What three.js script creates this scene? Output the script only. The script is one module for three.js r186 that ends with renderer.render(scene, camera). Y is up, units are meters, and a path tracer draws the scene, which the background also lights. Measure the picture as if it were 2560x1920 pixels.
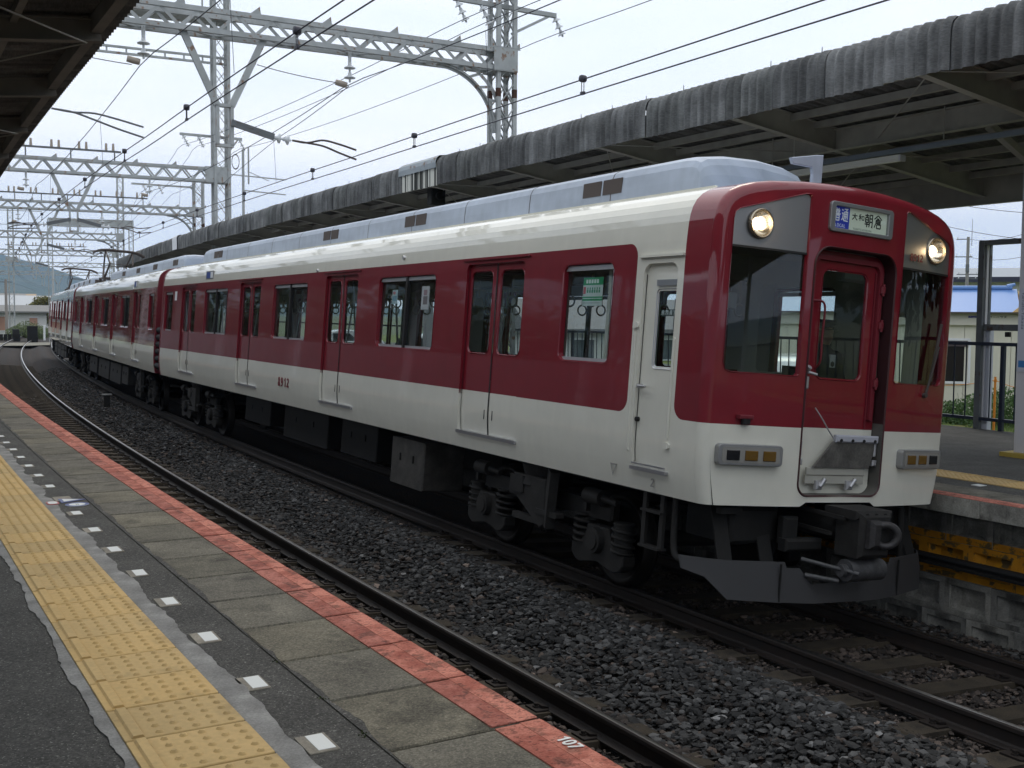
import * as THREE from 'three';
import { mergeGeometries, mergeVertices } from 'three/addons/utils/BufferGeometryUtils.js';
import { MarchingCubes } from 'three/addons/objects/MarchingCubes.js';
import { FontLoader } from 'three/addons/loaders/FontLoader.js';
import { TextGeometry } from 'three/addons/geometries/TextGeometry.js';

// ------------------------------------------------------------------ camera, sky, sun, exposure
const scene = new THREE.Scene();
const YAW = 0.5409, PITCH = 0.062, ROLL = 0.0073;
const camera = new THREE.PerspectiveCamera(2 * Math.atan(960 / 2774.5) * 180 / Math.PI, 4 / 3, 0.05, 12000);
camera.position.set(-6.904, 2.5813, 0);
{
  const f = new THREE.Vector3(Math.sin(YAW) * Math.cos(PITCH), -Math.sin(PITCH), -Math.cos(YAW) * Math.cos(PITCH));
  const r = new THREE.Vector3(Math.cos(YAW), 0, Math.sin(YAW));
  const u = new THREE.Vector3(Math.sin(YAW) * Math.sin(PITCH), Math.cos(PITCH), -Math.cos(YAW) * Math.sin(PITCH));
  camera.up.copy(u.multiplyScalar(Math.cos(ROLL)).addScaledVector(r, -Math.sin(ROLL)));
  camera.lookAt(camera.position.clone().add(f));
}
const renderer = new THREE.WebGLRenderer({ antialias: true });
renderer.toneMapping = THREE.LinearToneMapping;
renderer.toneMappingExposure = 1.1;
renderer.shadowMap.enabled = true;

// seeded random numbers and tileable noise
function rng(seed) { let a = seed >>> 0; return () => { a = (a + 0x6D2B79F5) | 0; let t = Math.imul(a ^ (a >>> 15), 1 | a); t = (t + Math.imul(t ^ (t >>> 7), 61 | t)) ^ t; return ((t ^ (t >>> 14)) >>> 0) / 4294967296; }; }
const rand = rng(8912);
const LAT = new Float32Array(65536); { const r = rng(77); for (let i = 0; i < 65536; i++) LAT[i] = r(); }
function vnoise(x, y, px, py, seed = 0) {
  const xi = Math.floor(x), yi = Math.floor(y), fx = x - xi, fy = y - yi, u = fx * fx * (3 - 2 * fx), v = fy * fy * (3 - 2 * fy);
  const h = (i, j) => LAT[(((i % px) + px) % px * 157 + ((j % py) + py) % py * 311 + seed * 1013) & 65535];
  const a = h(xi, yi), b = h(xi + 1, yi), c = h(xi, yi + 1), d = h(xi + 1, yi + 1);
  return a + (b - a) * u + (c - a) * v + (a - b - c + d) * u * v;
}
function fbm(u, v, per, oct, seed = 0, pery = per) { let s = 0, a = 0.5, n = 0; for (let o = 0; o < oct; o++) { s += a * vnoise(u * per, v * pery, per, pery, seed + o * 7); n += a; a *= 0.55; per *= 2; pery *= 2; } return s / n; }
const sst = (a, b, x) => { const t = Math.min(1, Math.max(0, (x - a) / (b - a))); return t * t * (3 - 2 * t); };

// overcast sky: pale, thin streaky cloud everywhere
{
  const w = 1024, h = 512, d = new Float32Array(w * h * 4);
  for (let j = 0; j < h; j++) for (let i = 0; i < w; i++) {
    const el = (j / h - 0.5) * 180, u = i / w, v = j / h;
    let c = 0.62 * fbm(u, v, 8, 5, 3, 24) + 0.38 * fbm(u, v, 20, 4, 9, 64);
    c = (c - 0.5) * 0.75;
    const lo = 1 - sst(0, 22, el);
    const k = (j * w + i) * 4;
    if (el >= -2) { d[k] = 1.10 + c * 1.0 + lo * 0.06; d[k + 1] = 1.15 + c * 0.72 + lo * 0.06; d[k + 2] = 1.21 + c * 0.40 + lo * 0.05; }
    else { d[k] = 0.10; d[k + 1] = 0.10; d[k + 2] = 0.095; }
    d[k + 3] = 1;
  }
  const t = new THREE.DataTexture(d, w, h, THREE.RGBAFormat, THREE.FloatType);
  t.mapping = THREE.EquirectangularReflectionMapping; t.magFilter = t.minFilter = THREE.LinearFilter; t.wrapS = THREE.RepeatWrapping; t.needsUpdate = true;
  scene.background = t; scene.environment = t;
}
const sun = new THREE.DirectionalLight(0xfff3e2, 0.9);
sun.position.set(62, 150, -110); sun.target.position.set(0, 0, -20);
sun.castShadow = true; sun.shadow.radius = 45;
Object.assign(sun.shadow.camera, { left: -60, right: 60, top: 60, bottom: -60, near: 1, far: 400 });
sun.shadow.mapSize.set(2048, 2048);
scene.add(sun, sun.target);
scene.fog = new THREE.FogExp2(0xa8cdff, 0.00017);

// ------------------------------------------------------------------ helpers
const CANT = 0.0744, NT = -3.4486, H1 = 1.2095, H2 = 0.9937, TR = 506.33, TR2 = 768.5, FK = 40.668;
const THK = Math.asin(FK / TR), SK = TR * THK, CX2 = TR * (1 - Math.cos(THK)) + TR2 * Math.cos(THK), CF2 = FK - TR2 * Math.sin(THK);
function TC(s) { // centre line of the train's track: place and heading after s metres
  if (s <= SK) { const th = s / TR; return [TR * (1 - Math.cos(th)), TR * Math.sin(th), th]; }
  const th = THK + (s - SK) / TR2; return [CX2 - TR2 * Math.cos(th), CF2 + TR2 * Math.sin(th), th];
}
function at(s, lat, y) { const [x, F, th] = TC(s); return new THREE.Vector3(x + lat * Math.cos(th), y, -(F - lat * Math.sin(th))); }
const flatMap = (s, l, y) => at(s, l, y);
const cantMap = (c0) => (s, l, y) => at(s, c0 + l * Math.cos(CANT) + y * Math.sin(CANT), -l * Math.sin(CANT) + y * Math.cos(CANT));
function place(o, s, lat, y, extra = 0) { const [, , th] = TC(s); o.position.copy(at(s, lat, y)); o.rotation.y = -th + extra; return o; }
function range(a, b, step) { const n = Math.max(1, Math.round((b - a) / step)), r = []; for (let i = 0; i <= n; i++) r.push(a + (b - a) * i / n); return r; }

const used = {};
const uniq = n => { used[n] = (used[n] || 0) + 1; return used[n] > 1 ? n + '_' + String(used[n] - 1).padStart(3, '0') : n; };
function thing(name, label, category, group) { const g = new THREE.Group(); g.name = uniq(name); g.userData = { label, category }; if (group) g.userData.group = group; scene.add(g); return g; }
function structG(name) { const g = new THREE.Group(); g.name = uniq(name); g.userData = { kind: 'structure' }; scene.add(g); return g; }
function part(name, geo, mat, parent, label) { const m = new THREE.Mesh(geo, mat); m.name = name; m.castShadow = m.receiveShadow = true; if (label) m.userData.label = label; parent.add(m); return m; }
function structM(name, geo, mat) { const m = part(uniq(name), geo, mat, scene); m.userData.kind = 'structure'; return m; }
function single(name, label, category, geo, mat, group) { const m = part(uniq(name), geo, mat, scene, label); m.userData.category = category; if (group) m.userData.group = group; return m; }

// box-mapped uv in metres
function boxUV(g, ou = 0, ov = 0) {
  const n = g.index ? g.toNonIndexed() : g, p = n.attributes.position, uv = new Float32Array(p.count * 2);
  const a = new THREE.Vector3(), b = new THREE.Vector3(), c = new THREE.Vector3();
  for (let i = 0; i < p.count; i += 3) {
    a.fromBufferAttribute(p, i); b.fromBufferAttribute(p, i + 1).sub(a); c.fromBufferAttribute(p, i + 2).sub(a); b.cross(c);
    const ax = Math.abs(b.x), ay = Math.abs(b.y), az = Math.abs(b.z);
    for (let k = 0; k < 3; k++) {
      const x = p.getX(i + k), y = p.getY(i + k), z = p.getZ(i + k);
      const [u, v] = ay >= ax && ay >= az ? [x, z] : ax >= az ? [z, y] : [x, y];
      uv[(i + k) * 2] = u + ou; uv[(i + k) * 2 + 1] = v + ov;
    }
  }
  n.setAttribute('uv', new THREE.BufferAttribute(uv, 2)); return n;
}
const merge = list => { const l = list.map(g => { const n = g.index ? g.toNonIndexed() : g; for (const k of Object.keys(n.attributes)) if (!['position', 'normal', 'uv'].includes(k)) n.deleteAttribute(k); return n; }); return mergeGeometries(l, false); };
function box(w, h, d, x = 0, y = 0, z = 0, rx = 0, ry = 0, rz = 0) { const g = new THREE.BoxGeometry(w, h, d); if (rx || ry || rz) g.applyMatrix4(new THREE.Matrix4().makeRotationFromEuler(new THREE.Euler(rx, ry, rz))); g.translate(x, y, z); return g; }
// box with chamfered edges
function cbox(w, h, d, b, x = 0, y = 0, z = 0) {
  const s = new THREE.Shape(), X = w / 2 - b, Y = h / 2 - b; s.moveTo(-X, -Y); s.lineTo(X, -Y); s.lineTo(X, Y); s.lineTo(-X, Y); s.closePath();
  const g = new THREE.ExtrudeGeometry(s, { depth: d - 2 * b, bevelEnabled: true, bevelThickness: b, bevelSize: b, bevelSegments: 1, curveSegments: 1 });
  g.translate(x, y, z - d / 2 + b); return g;
}
function cyl(r0, r1, p, q, seg = 10, open = false) { // tapered cylinder between two points
  const a = new THREE.Vector3(...(p.isVector3 ? p.toArray() : p)), b = new THREE.Vector3(...(q.isVector3 ? q.toArray() : q)), d = b.clone().sub(a), L = d.length();
  const g = new THREE.CylinderGeometry(r1, r0, L, seg, 1, open); g.applyQuaternion(new THREE.Quaternion().setFromUnitVectors(new THREE.Vector3(0, 1, 0), d.normalize())); g.translate((a.x + b.x) / 2, (a.y + b.y) / 2, (a.z + b.z) / 2); return g;
}
function bar(p, q, w, h, up = new THREE.Vector3(0, 1, 0)) { // rectangular bar between two points
  const a = p.isVector3 ? p : new THREE.Vector3(...p), b = q.isVector3 ? q : new THREE.Vector3(...q), d = b.clone().sub(a), L = d.length(); d.normalize();
  const x = new THREE.Vector3().crossVectors(up, d); if (x.lengthSq() < 1e-6) x.set(1, 0, 0); x.normalize(); const y = new THREE.Vector3().crossVectors(d, x);
  const g = new THREE.BoxGeometry(w, h, L); g.applyMatrix4(new THREE.Matrix4().makeBasis(x, y, d)); g.translate((a.x + b.x) / 2, (a.y + b.y) / 2, (a.z + b.z) / 2); return g;
}
function tube(pts, r, seg = 5, n = 0) { const c = new THREE.CatmullRomCurve3(pts); return new THREE.TubeGeometry(c, n || pts.length * 3, r, seg, false); }
function lathe(pts, seg = 14) { return new THREE.LatheGeometry(pts.map(p => new THREE.Vector2(p[0], p[1])), seg); }
function rrect(x0, y0, x1, y1, r, path = new THREE.Shape()) {
  const R = Array.isArray(r) ? r : [r, r, r, r]; // bl br tr tl
  path.moveTo(x0 + R[0], y0); path.lineTo(x1 - R[1], y0); if (R[1]) path.absarc(x1 - R[1], y0 + R[1], R[1], -Math.PI / 2, 0);
  path.lineTo(x1, y1 - R[2]); if (R[2]) path.absarc(x1 - R[2], y1 - R[2], R[2], 0, Math.PI / 2);
  path.lineTo(x0 + R[3], y1); if (R[3]) path.absarc(x0 + R[3], y1 - R[3], R[3], Math.PI / 2, Math.PI);
  path.lineTo(x0, y0 + R[0]); if (R[0]) path.absarc(x0 + R[0], y0 + R[0], R[0], Math.PI, Math.PI * 1.5); return path;
}
// sweep a profile of [lat, y] points along the line; smooth profile or creased
function sweep(prof, ss, map = flatMap, closed = false, caps = false) {
  const P = closed ? [...prof, prof[0]] : prof, pos = [], uv = [], L = [0];
  for (let i = 1; i < P.length; i++) L.push(L[i - 1] + Math.hypot(P[i][0] - P[i - 1][0], P[i][1] - P[i - 1][1]));
  const pt = (s, p) => map(s, p[0], p[1]);
  for (let i = 0; i < P.length - 1; i++) for (let j = 0; j < ss.length - 1; j++) {
    const a = pt(ss[j], P[i]), b = pt(ss[j + 1], P[i]), c = pt(ss[j + 1], P[i + 1]), d = pt(ss[j], P[i + 1]);
    for (const [v, s, l] of [[a, ss[j], L[i]], [c, ss[j + 1], L[i + 1]], [b, ss[j + 1], L[i]], [a, ss[j], L[i]], [d, ss[j], L[i + 1]], [c, ss[j + 1], L[i + 1]]]) { pos.push(v.x, v.y, v.z); uv.push(s, l); }
  }
  if (caps) { const tri = THREE.ShapeUtils.triangulateShape(prof.map(p => new THREE.Vector2(p[0], p[1])), []); for (const s of [ss[0], ss[ss.length - 1]]) for (const t of tri) for (const k of t) { const v = pt(s, prof[k]); pos.push(v.x, v.y, v.z); uv.push(prof[k][0], prof[k][1]); } }
  const g = new THREE.BufferGeometry(); g.setAttribute('position', new THREE.Float32BufferAttribute(pos, 3)); g.setAttribute('uv', new THREE.Float32BufferAttribute(uv, 2)); g.computeVertexNormals(); return g;
}
function smooth(g) { g = mergeVertices(g, 1e-4); g.computeVertexNormals(); return g; }
function weld(g) { const h = new THREE.BufferGeometry(); h.setAttribute('position', g.attributes.position); const uv = g.attributes.uv; // merge by position only, keep planar uv by averaging
  if (uv) h.setAttribute('uv', uv); const m = mergeVertices(h, 1e-4); m.computeVertexNormals(); return m; }
// flat shape cut along x and y lines, then bent by fn(x, y) -> [x, y, z]
function skin(shape, xs, ys, fn, flip = false, seg = 7) {
  const g = new THREE.ShapeGeometry(shape, seg), p = g.attributes.position, ix = g.index.array; let T = [];
  for (let i = 0; i < ix.length; i += 3) T.push([0, 1, 2].map(k => [p.getX(ix[i + k]), p.getY(ix[i + k])]));
  const cut = (T, ax, c) => { const out = []; for (const t of T) {
    const d = t.map(v => v[ax] - c); if (d.every(v => v <= 1e-7) || d.every(v => v >= -1e-7)) { out.push(t); continue; }
    for (const sg of [1, -1]) { const poly = []; for (let i = 0; i < 3; i++) { const a = t[i], b = t[(i + 1) % 3], da = d[i] * sg, db = d[(i + 1) % 3] * sg; if (da >= 0) poly.push(a); if ((da > 0 && db < 0) || (da < 0 && db > 0)) { const k = da / (da - db); poly.push([a[0] + (b[0] - a[0]) * k, a[1] + (b[1] - a[1]) * k]); } }
      for (let i = 1; i + 1 < poly.length; i++) out.push([poly[0], poly[i], poly[i + 1]]); } } return out; };
  for (const c of xs) T = cut(T, 0, c); for (const c of ys) T = cut(T, 1, c);
  const pos = [], uv = []; for (const t of T) { const q = flip ? [t[0], t[2], t[1]] : t; for (const v of q) { pos.push(...fn(v[0], v[1])); uv.push(v[0], v[1]); } }
  const o = new THREE.BufferGeometry(); o.setAttribute('position', new THREE.Float32BufferAttribute(pos, 3)); o.setAttribute('uv', new THREE.Float32BufferAttribute(uv, 2));
  return smooth(o);
}
// ring (frame) between two outlines given as point lists, extruded from f0 to f1
function strip(list0, list1, closed = true) { const pos = [], n = list0.length, m = closed ? n : n - 1; for (let i = 0; i < m; i++) { const j = (i + 1) % n, a = list0[i], b = list0[j], c = list1[j], d = list1[i]; pos.push(...a, ...b, ...c, ...a, ...c, ...d); } const g = new THREE.BufferGeometry(); g.setAttribute('position', new THREE.Float32BufferAttribute(pos, 3)); g.setAttribute('uv', new THREE.Float32BufferAttribute(new Float32Array(pos.length / 3 * 2), 2)); return smooth(g); }

// ------------------------------------------------------------------ textures and materials
function dtex(n, fn, rep = 1, srgb = true, m = n) {
  const d = new Uint8Array(n * m * 4);
  for (let j = 0; j < m; j++) for (let i = 0; i < n; i++) { const c = fn(i / n, j / m), k = (j * n + i) * 4; if (typeof c === 'number') d[k] = d[k + 1] = d[k + 2] = c * 255; else { d[k] = c[0] * 255; d[k + 1] = c[1] * 255; d[k + 2] = c[2] * 255; } d[k + 3] = 255; }
  const t = new THREE.DataTexture(d, n, m); t.wrapS = t.wrapT = THREE.RepeatWrapping; t.magFilter = THREE.LinearFilter; t.minFilter = THREE.LinearMipmapLinearFilter; t.generateMipmaps = true; if (srgb) t.colorSpace = THREE.SRGBColorSpace;
  if (Array.isArray(rep)) t.repeat.set(...rep); else t.repeat.set(rep, rep); t.needsUpdate = true; return t;
}
const lin = (r, g, b) => new THREE.Color().setRGB(r, g, b);
const M = (o) => new THREE.MeshStandardMaterial(o);
const mixc = (a, b, t) => a.map((v, i) => v + (b[i] - v) * t);
const grain = (n, seed, rep) => dtex(n, (u, v) => { const h = Math.sin((Math.floor(u * n) * 127.1 + Math.floor(v * n) * 311.7 + seed) * 12.9898) * 43758.5453; return 0.5 * (h - Math.floor(h)) + 0.5 * fbm(u, v, 32, 3, seed); }, rep, false);
const fineBump = grain(512, 3, 2.2);
const asphaltMap = dtex(1024, (u, v) => { const f = fbm(u, v, 200, 2, 1), c = fbm(u, v, 6, 4, 5), sp = fbm(u, v, 300, 1, 8) > 0.86 ? 0.22 : 0; const k = 0.285 + (f - 0.5) * 0.2 + (c - 0.5) * 0.12 + sp; return [k * 1.0, k * 0.995, k * 0.96]; }, 0.7);
const slabMap = dtex(1024, (u, v) => { const f = fbm(u, v, 180, 2, 11), c = fbm(u, v, 5, 5, 15), st = sst(0.55, 0.75, fbm(u, v, 9, 4, 19)), sp = fbm(u, v, 260, 1, 18) > 0.9 ? 0.15 : 0; const k = 0.435 + (f - 0.5) * 0.22 + (c - 0.5) * 0.20 - st * 0.07 + sp; return [k * 1.03, k, k * 0.90]; }, 0.9);
const salmonMap = dtex(1024, (u, v) => { const c = fbm(u, v, 10, 5, 21), f = fbm(u, v, 140, 2, 25), w = sst(0.60, 0.75, fbm(u, v, 16, 5, 29)) * 0.55, dk = sst(0.60, 0.76, fbm(u, v, 60, 4, 31)) * 0.4; let q = mixc([0.80, 0.515, 0.44], [0.66, 0.37, 0.305], sst(0.3, 0.75, c)); q = mixc(q, [0.42, 0.27, 0.22], w); q = mixc(q, [0.26, 0.15, 0.12], dk); return q.map(x => Math.max(0, x + (f - 0.5) * 0.16)); }, [1, 1.3]);
const tileMap = dtex(512, (u, v) => { const c = fbm(u, v, 5, 4, 41), f = fbm(u, v, 90, 2, 45), d = sst(0.58, 0.8, fbm(u, v, 12, 4, 47)) * 0.09; const k = 1 + (c - 0.5) * 0.09 + (f - 0.5) * 0.08 - d; return [0.83 * k, 0.71 * k, 0.485 * k]; }, 0.8);
const mortarMap = dtex(512, (u, v) => { const k = 0.56 + (fbm(u, v, 7, 5, 51) - 0.5) * 0.26 + (fbm(u, v, 120, 2, 55) - 0.5) * 0.12; return [k * 1.0, k * 1.0, k * 0.985]; }, 1.4);
const soilMap = dtex(1024, (u, v) => { const c = fbm(u, v, 10, 5, 61), f = fbm(u, v, 120, 3, 65); const k = 0.165 + (f - 0.5) * 0.2; return mixc([k * 1.25, k * 1.0, k * 0.84], [k * 0.95, k * 0.95, k * 0.97], sst(0.35, 0.65, c)); }, 0.9);
const soilBump = dtex(1024, (u, v) => fbm(u, v, 60, 4, 67), 0.9, false);
const rustMap = dtex(512, (u, v) => { const c = fbm(u, v, 12, 5, 71); return mixc([0.175, 0.135, 0.115], [0.115, 0.10, 0.092], c); }, 1.2);
const grimeMap = dtex(512, (u, v) => { const c = fbm(u, v, 9, 5, 81), f = fbm(u, v, 90, 2, 85); const k = 0.22 + (c - 0.5) * 0.16 + (f - 0.5) * 0.06; return [k * 1.03, k, k * 0.97]; }, 1);
const asbMap = dtex(1024, (u, v) => { // weathered asbestos-cement sheet: dark lichen, streaks running down
  const c = fbm(u, v, 14, 5, 91, 5), st = fbm(u, v, 70, 3, 95, 3), f = fbm(u, v, 200, 2, 97); const k = 0.43 + (c - 0.5) * 0.26 + (st - 0.5) * 0.24 + (f - 0.5) * 0.12; return [k * 0.99, k, k * 1.0]; }, [0.25, 0.6]);
const steelMap = dtex(512, (u, v) => { const c = fbm(u, v, 8, 5, 101), r = sst(0.66, 0.78, fbm(u, v, 14, 5, 105)); return mixc([0.655 + (c - 0.5) * 0.14, 0.67 + (c - 0.5) * 0.14, 0.675 + (c - 0.5) * 0.14], [0.47, 0.33, 0.24], r * 0.7); }, 0.6);
const grayMap = dtex(256, (u, v) => { const k = 0.655 + (fbm(u, v, 8, 5, 107) - 0.5) * 0.16; return [k, k * 1.01, k]; }, 0.5);
const wallMap = dtex(512, (u, v) => { const c = fbm(u, v, 8, 5, 111), f = fbm(u, v, 100, 2, 115), d = sst(0.5, 0.72, fbm(u, v, 6, 5, 117, 3)); const k = 0.44 + (c - 0.5) * 0.26 + (f - 0.5) * 0.1 - d * 0.14; return [k * 1.01, k, k * 0.96]; }, 1.1);
const yelMap = dtex(512, (u, v) => { const c = fbm(u, v, 8, 5, 121), w = sst(0.56, 0.68, fbm(u, v, 11, 5, 125)); return mixc([0.80 + (c - 0.5) * 0.2, 0.55 + (c - 0.5) * 0.2, 0.09], [0.28, 0.26, 0.22], w * 0.8); }, 1.1);
const waveBump = dtex(512, (u, v) => fbm(u, v, 7, 2, 131, 5), [0.35, 0.9], false);
const paintDirt = (r, g, b, k = 0.05) => dtex(512, (u, v) => { const c = 1 + (fbm(u, v, 6, 5, 141) - 0.5) * k * 2 + (fbm(u, v, 60, 3, 145, 8) - 0.5) * k; return [r * c, g * c, b * c]; }, [0.22, 0.6]);

const mat = {
  asphalt: M({ map: asphaltMap, bumpMap: fineBump, bumpScale: 0.004, roughness: 0.93 }),
  slab: [0, 1, 2, 3].map(i => M({ map: slabMap, color: lin(...[[1, 1, 1], [0.88, 0.88, 0.86], [1.08, 1.06, 1.0], [0.95, 0.95, 0.97]][i].map(x => x * 0.92)), bumpMap: fineBump, bumpScale: 0.004, roughness: 0.95 })),
  salmon: [0, 1, 2].map(i => M({ map: salmonMap, color: lin(...[[1, 1, 1], [0.78, 0.76, 0.8], [0.86, 0.8, 0.8]][i]), bumpMap: fineBump, bumpScale: 0.003, roughness: 0.9 })),
  tile: [0, 1, 2].map(i => M({ map: tileMap, color: lin(...[[1, 1, 1], [0.92, 0.93, 0.95], [1.05, 1.03, 0.98]][i].map(x => x * 0.9)), roughness: 0.75, bumpMap: fineBump, bumpScale: 0.0012 })),
  mortar: M({ map: mortarMap, bumpMap: fineBump, bumpScale: 0.003, roughness: 0.95 }),
  pad: M({ map: mortarMap, color: lin(0.95, 0.88, 0.76), roughness: 0.95 }),
  whitePaint: M({ color: lin(0.74, 0.77, 0.76), roughness: 0.6 }),
  soil: M({ map: soilMap, bumpMap: soilBump, bumpScale: 0.03, roughness: 1 }),
  rail: M({ map: rustMap, roughness: 0.62, metalness: 0.25 }),
  railTop: M({ color: lin(0.42, 0.42, 0.42), roughness: 0.28, metalness: 1 }),
  sleeper: M({ map: slabMap, color: lin(0.25, 0.205, 0.165), bumpMap: fineBump, bumpScale: 0.003, roughness: 0.95 }),
  iron: M({ map: rustMap, color: lin(0.75, 0.72, 0.7), roughness: 0.7, metalness: 0.3 }),
  under: M({ map: grimeMap, color: lin(0.46, 0.45, 0.44), roughness: 0.75, metalness: 0.1 }),
  underDark: M({ map: grimeMap, color: lin(0.15, 0.148, 0.145), roughness: 0.8 }),
  wheel: M({ map: grimeMap, color: lin(0.35, 0.31, 0.28), roughness: 0.55, metalness: 0.5 }),
  steel: M({ map: steelMap, roughness: 0.62, metalness: 0.15 }),
  steelDark: M({ map: steelMap, color: lin(0.35, 0.36, 0.38), roughness: 0.6, metalness: 0.2 }),
  rustPaint: M({ map: rustMap, color: lin(3.2, 1.8, 1.25), roughness: 0.8 }),
  porcelain: M({ color: lin(0.62, 0.65, 0.68), roughness: 0.22 }),
  porcelainTan: M({ color: lin(0.34, 0.29, 0.24), roughness: 0.3 }),
  wire: M({ color: lin(0.06, 0.06, 0.075), roughness: 0.6, metalness: 0.5 }),
  asb: [0, 1, 2, 3].map(i => M({ map: asbMap, color: lin(...[[1, 1, 1], [0.84, 0.84, 0.85], [1.12, 1.12, 1.13], [0.93, 0.94, 0.93]][i].map(x => x * 0.95)), bumpMap: fineBump, bumpScale: 0.006, roughness: 0.96 })),
  asbRoof: M({ map: asbMap, color: lin(0.85, 0.82, 0.78), roughness: 0.97 }),
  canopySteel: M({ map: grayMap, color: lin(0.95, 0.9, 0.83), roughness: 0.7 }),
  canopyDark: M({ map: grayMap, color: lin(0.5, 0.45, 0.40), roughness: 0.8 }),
  pillar: M({ color: lin(0.60, 0.60, 0.64), roughness: 0.45 }),
  block: [0, 1, 2].map(i => M({ map: wallMap, color: lin(...[[1.15, 1.15, 1.15], [0.9, 0.9, 0.9], [1.4, 1.39, 1.35]][i]), bumpMap: fineBump, bumpScale: 0.005, roughness: 0.95 })),
  blockYellow: M({ map: yelMap, bumpMap: fineBump, bumpScale: 0.004, roughness: 0.85 }),
  lip: M({ map: wallMap, color: lin(1.8, 1.8, 1.76), bumpMap: fineBump, bumpScale: 0.006, roughness: 0.95 }),
  fence: M({ color: lin(0.012, 0.02, 0.045), roughness: 0.4 }),
  cream: new THREE.MeshPhysicalMaterial({ map: paintDirt(0.885, 0.878, 0.83, 0.03), roughness: 0.5, specularIntensity: 0.5, clearcoat: 1, clearcoatRoughness: 0.035, bumpMap: waveBump, bumpScale: 0.0022 }),
  red: new THREE.MeshPhysicalMaterial({ map: paintDirt(0.485, 0.085, 0.145, 0.06), roughness: 0.5, specularIntensity: 0.5, clearcoat: 1, clearcoatRoughness: 0.035, bumpMap: waveBump, bumpScale: 0.0022 }),
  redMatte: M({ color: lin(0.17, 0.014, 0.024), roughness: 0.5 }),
  roofGray: M({ map: paintDirt(0.66, 0.70, 0.76, 0.08), roughness: 0.55 }),
  vent: M({ color: lin(0.07, 0.055, 0.05), roughness: 0.8 }),
  rubber: M({ color: lin(0.012, 0.012, 0.013), roughness: 0.7 }),
  stainless: M({ color: lin(0.5, 0.5, 0.52), roughness: 0.32, metalness: 0.9 }),
  plate: M({ color: lin(0.30, 0.30, 0.31), roughness: 0.42, metalness: 0.75 }),
  alu: M({ color: lin(0.55, 0.55, 0.57), roughness: 0.38, metalness: 0.7 }),
  glass: new THREE.MeshPhysicalMaterial({ color: lin(0.82, 0.88, 0.87), roughness: 0.015, metalness: 0, transmission: 1, thickness: 0, ior: 1.52, side: THREE.DoubleSide }),
  glassDark: new THREE.MeshPhysicalMaterial({ color: lin(0.70, 0.77, 0.76), roughness: 0.015, metalness: 0, transmission: 1, thickness: 0, ior: 1.55, side: THREE.DoubleSide }),
  inner: M({ color: lin(0.50, 0.49, 0.44), roughness: 0.7 }),
  innerDark: M({ color: lin(0.10, 0.10, 0.10), roughness: 0.8 }),
  floor: M({ color: lin(0.12, 0.10, 0.09), roughness: 0.7 }),
  seat: M({ color: lin(0.13, 0.03, 0.03), roughness: 0.95 }),
  strap: M({ color: lin(0.5, 0.46, 0.36), roughness: 0.6 }),
  amber: M({ color: lin(0.15, 0.08, 0.012), roughness: 0.25 }),
  blackLens: M({ color: lin(0.015, 0.015, 0.018), roughness: 0.15 }),
  paper: M({ color: lin(0.72, 0.73, 0.75), roughness: 0.8 }),
};
function canvasTex(w, h, draw) { const c = document.createElement('canvas'); c.width = w; c.height = h; const x = c.getContext('2d'); draw(x, w, h); const t = new THREE.CanvasTexture(c); t.colorSpace = THREE.SRGBColorSpace; t.anisotropy = 8; return t; }
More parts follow.
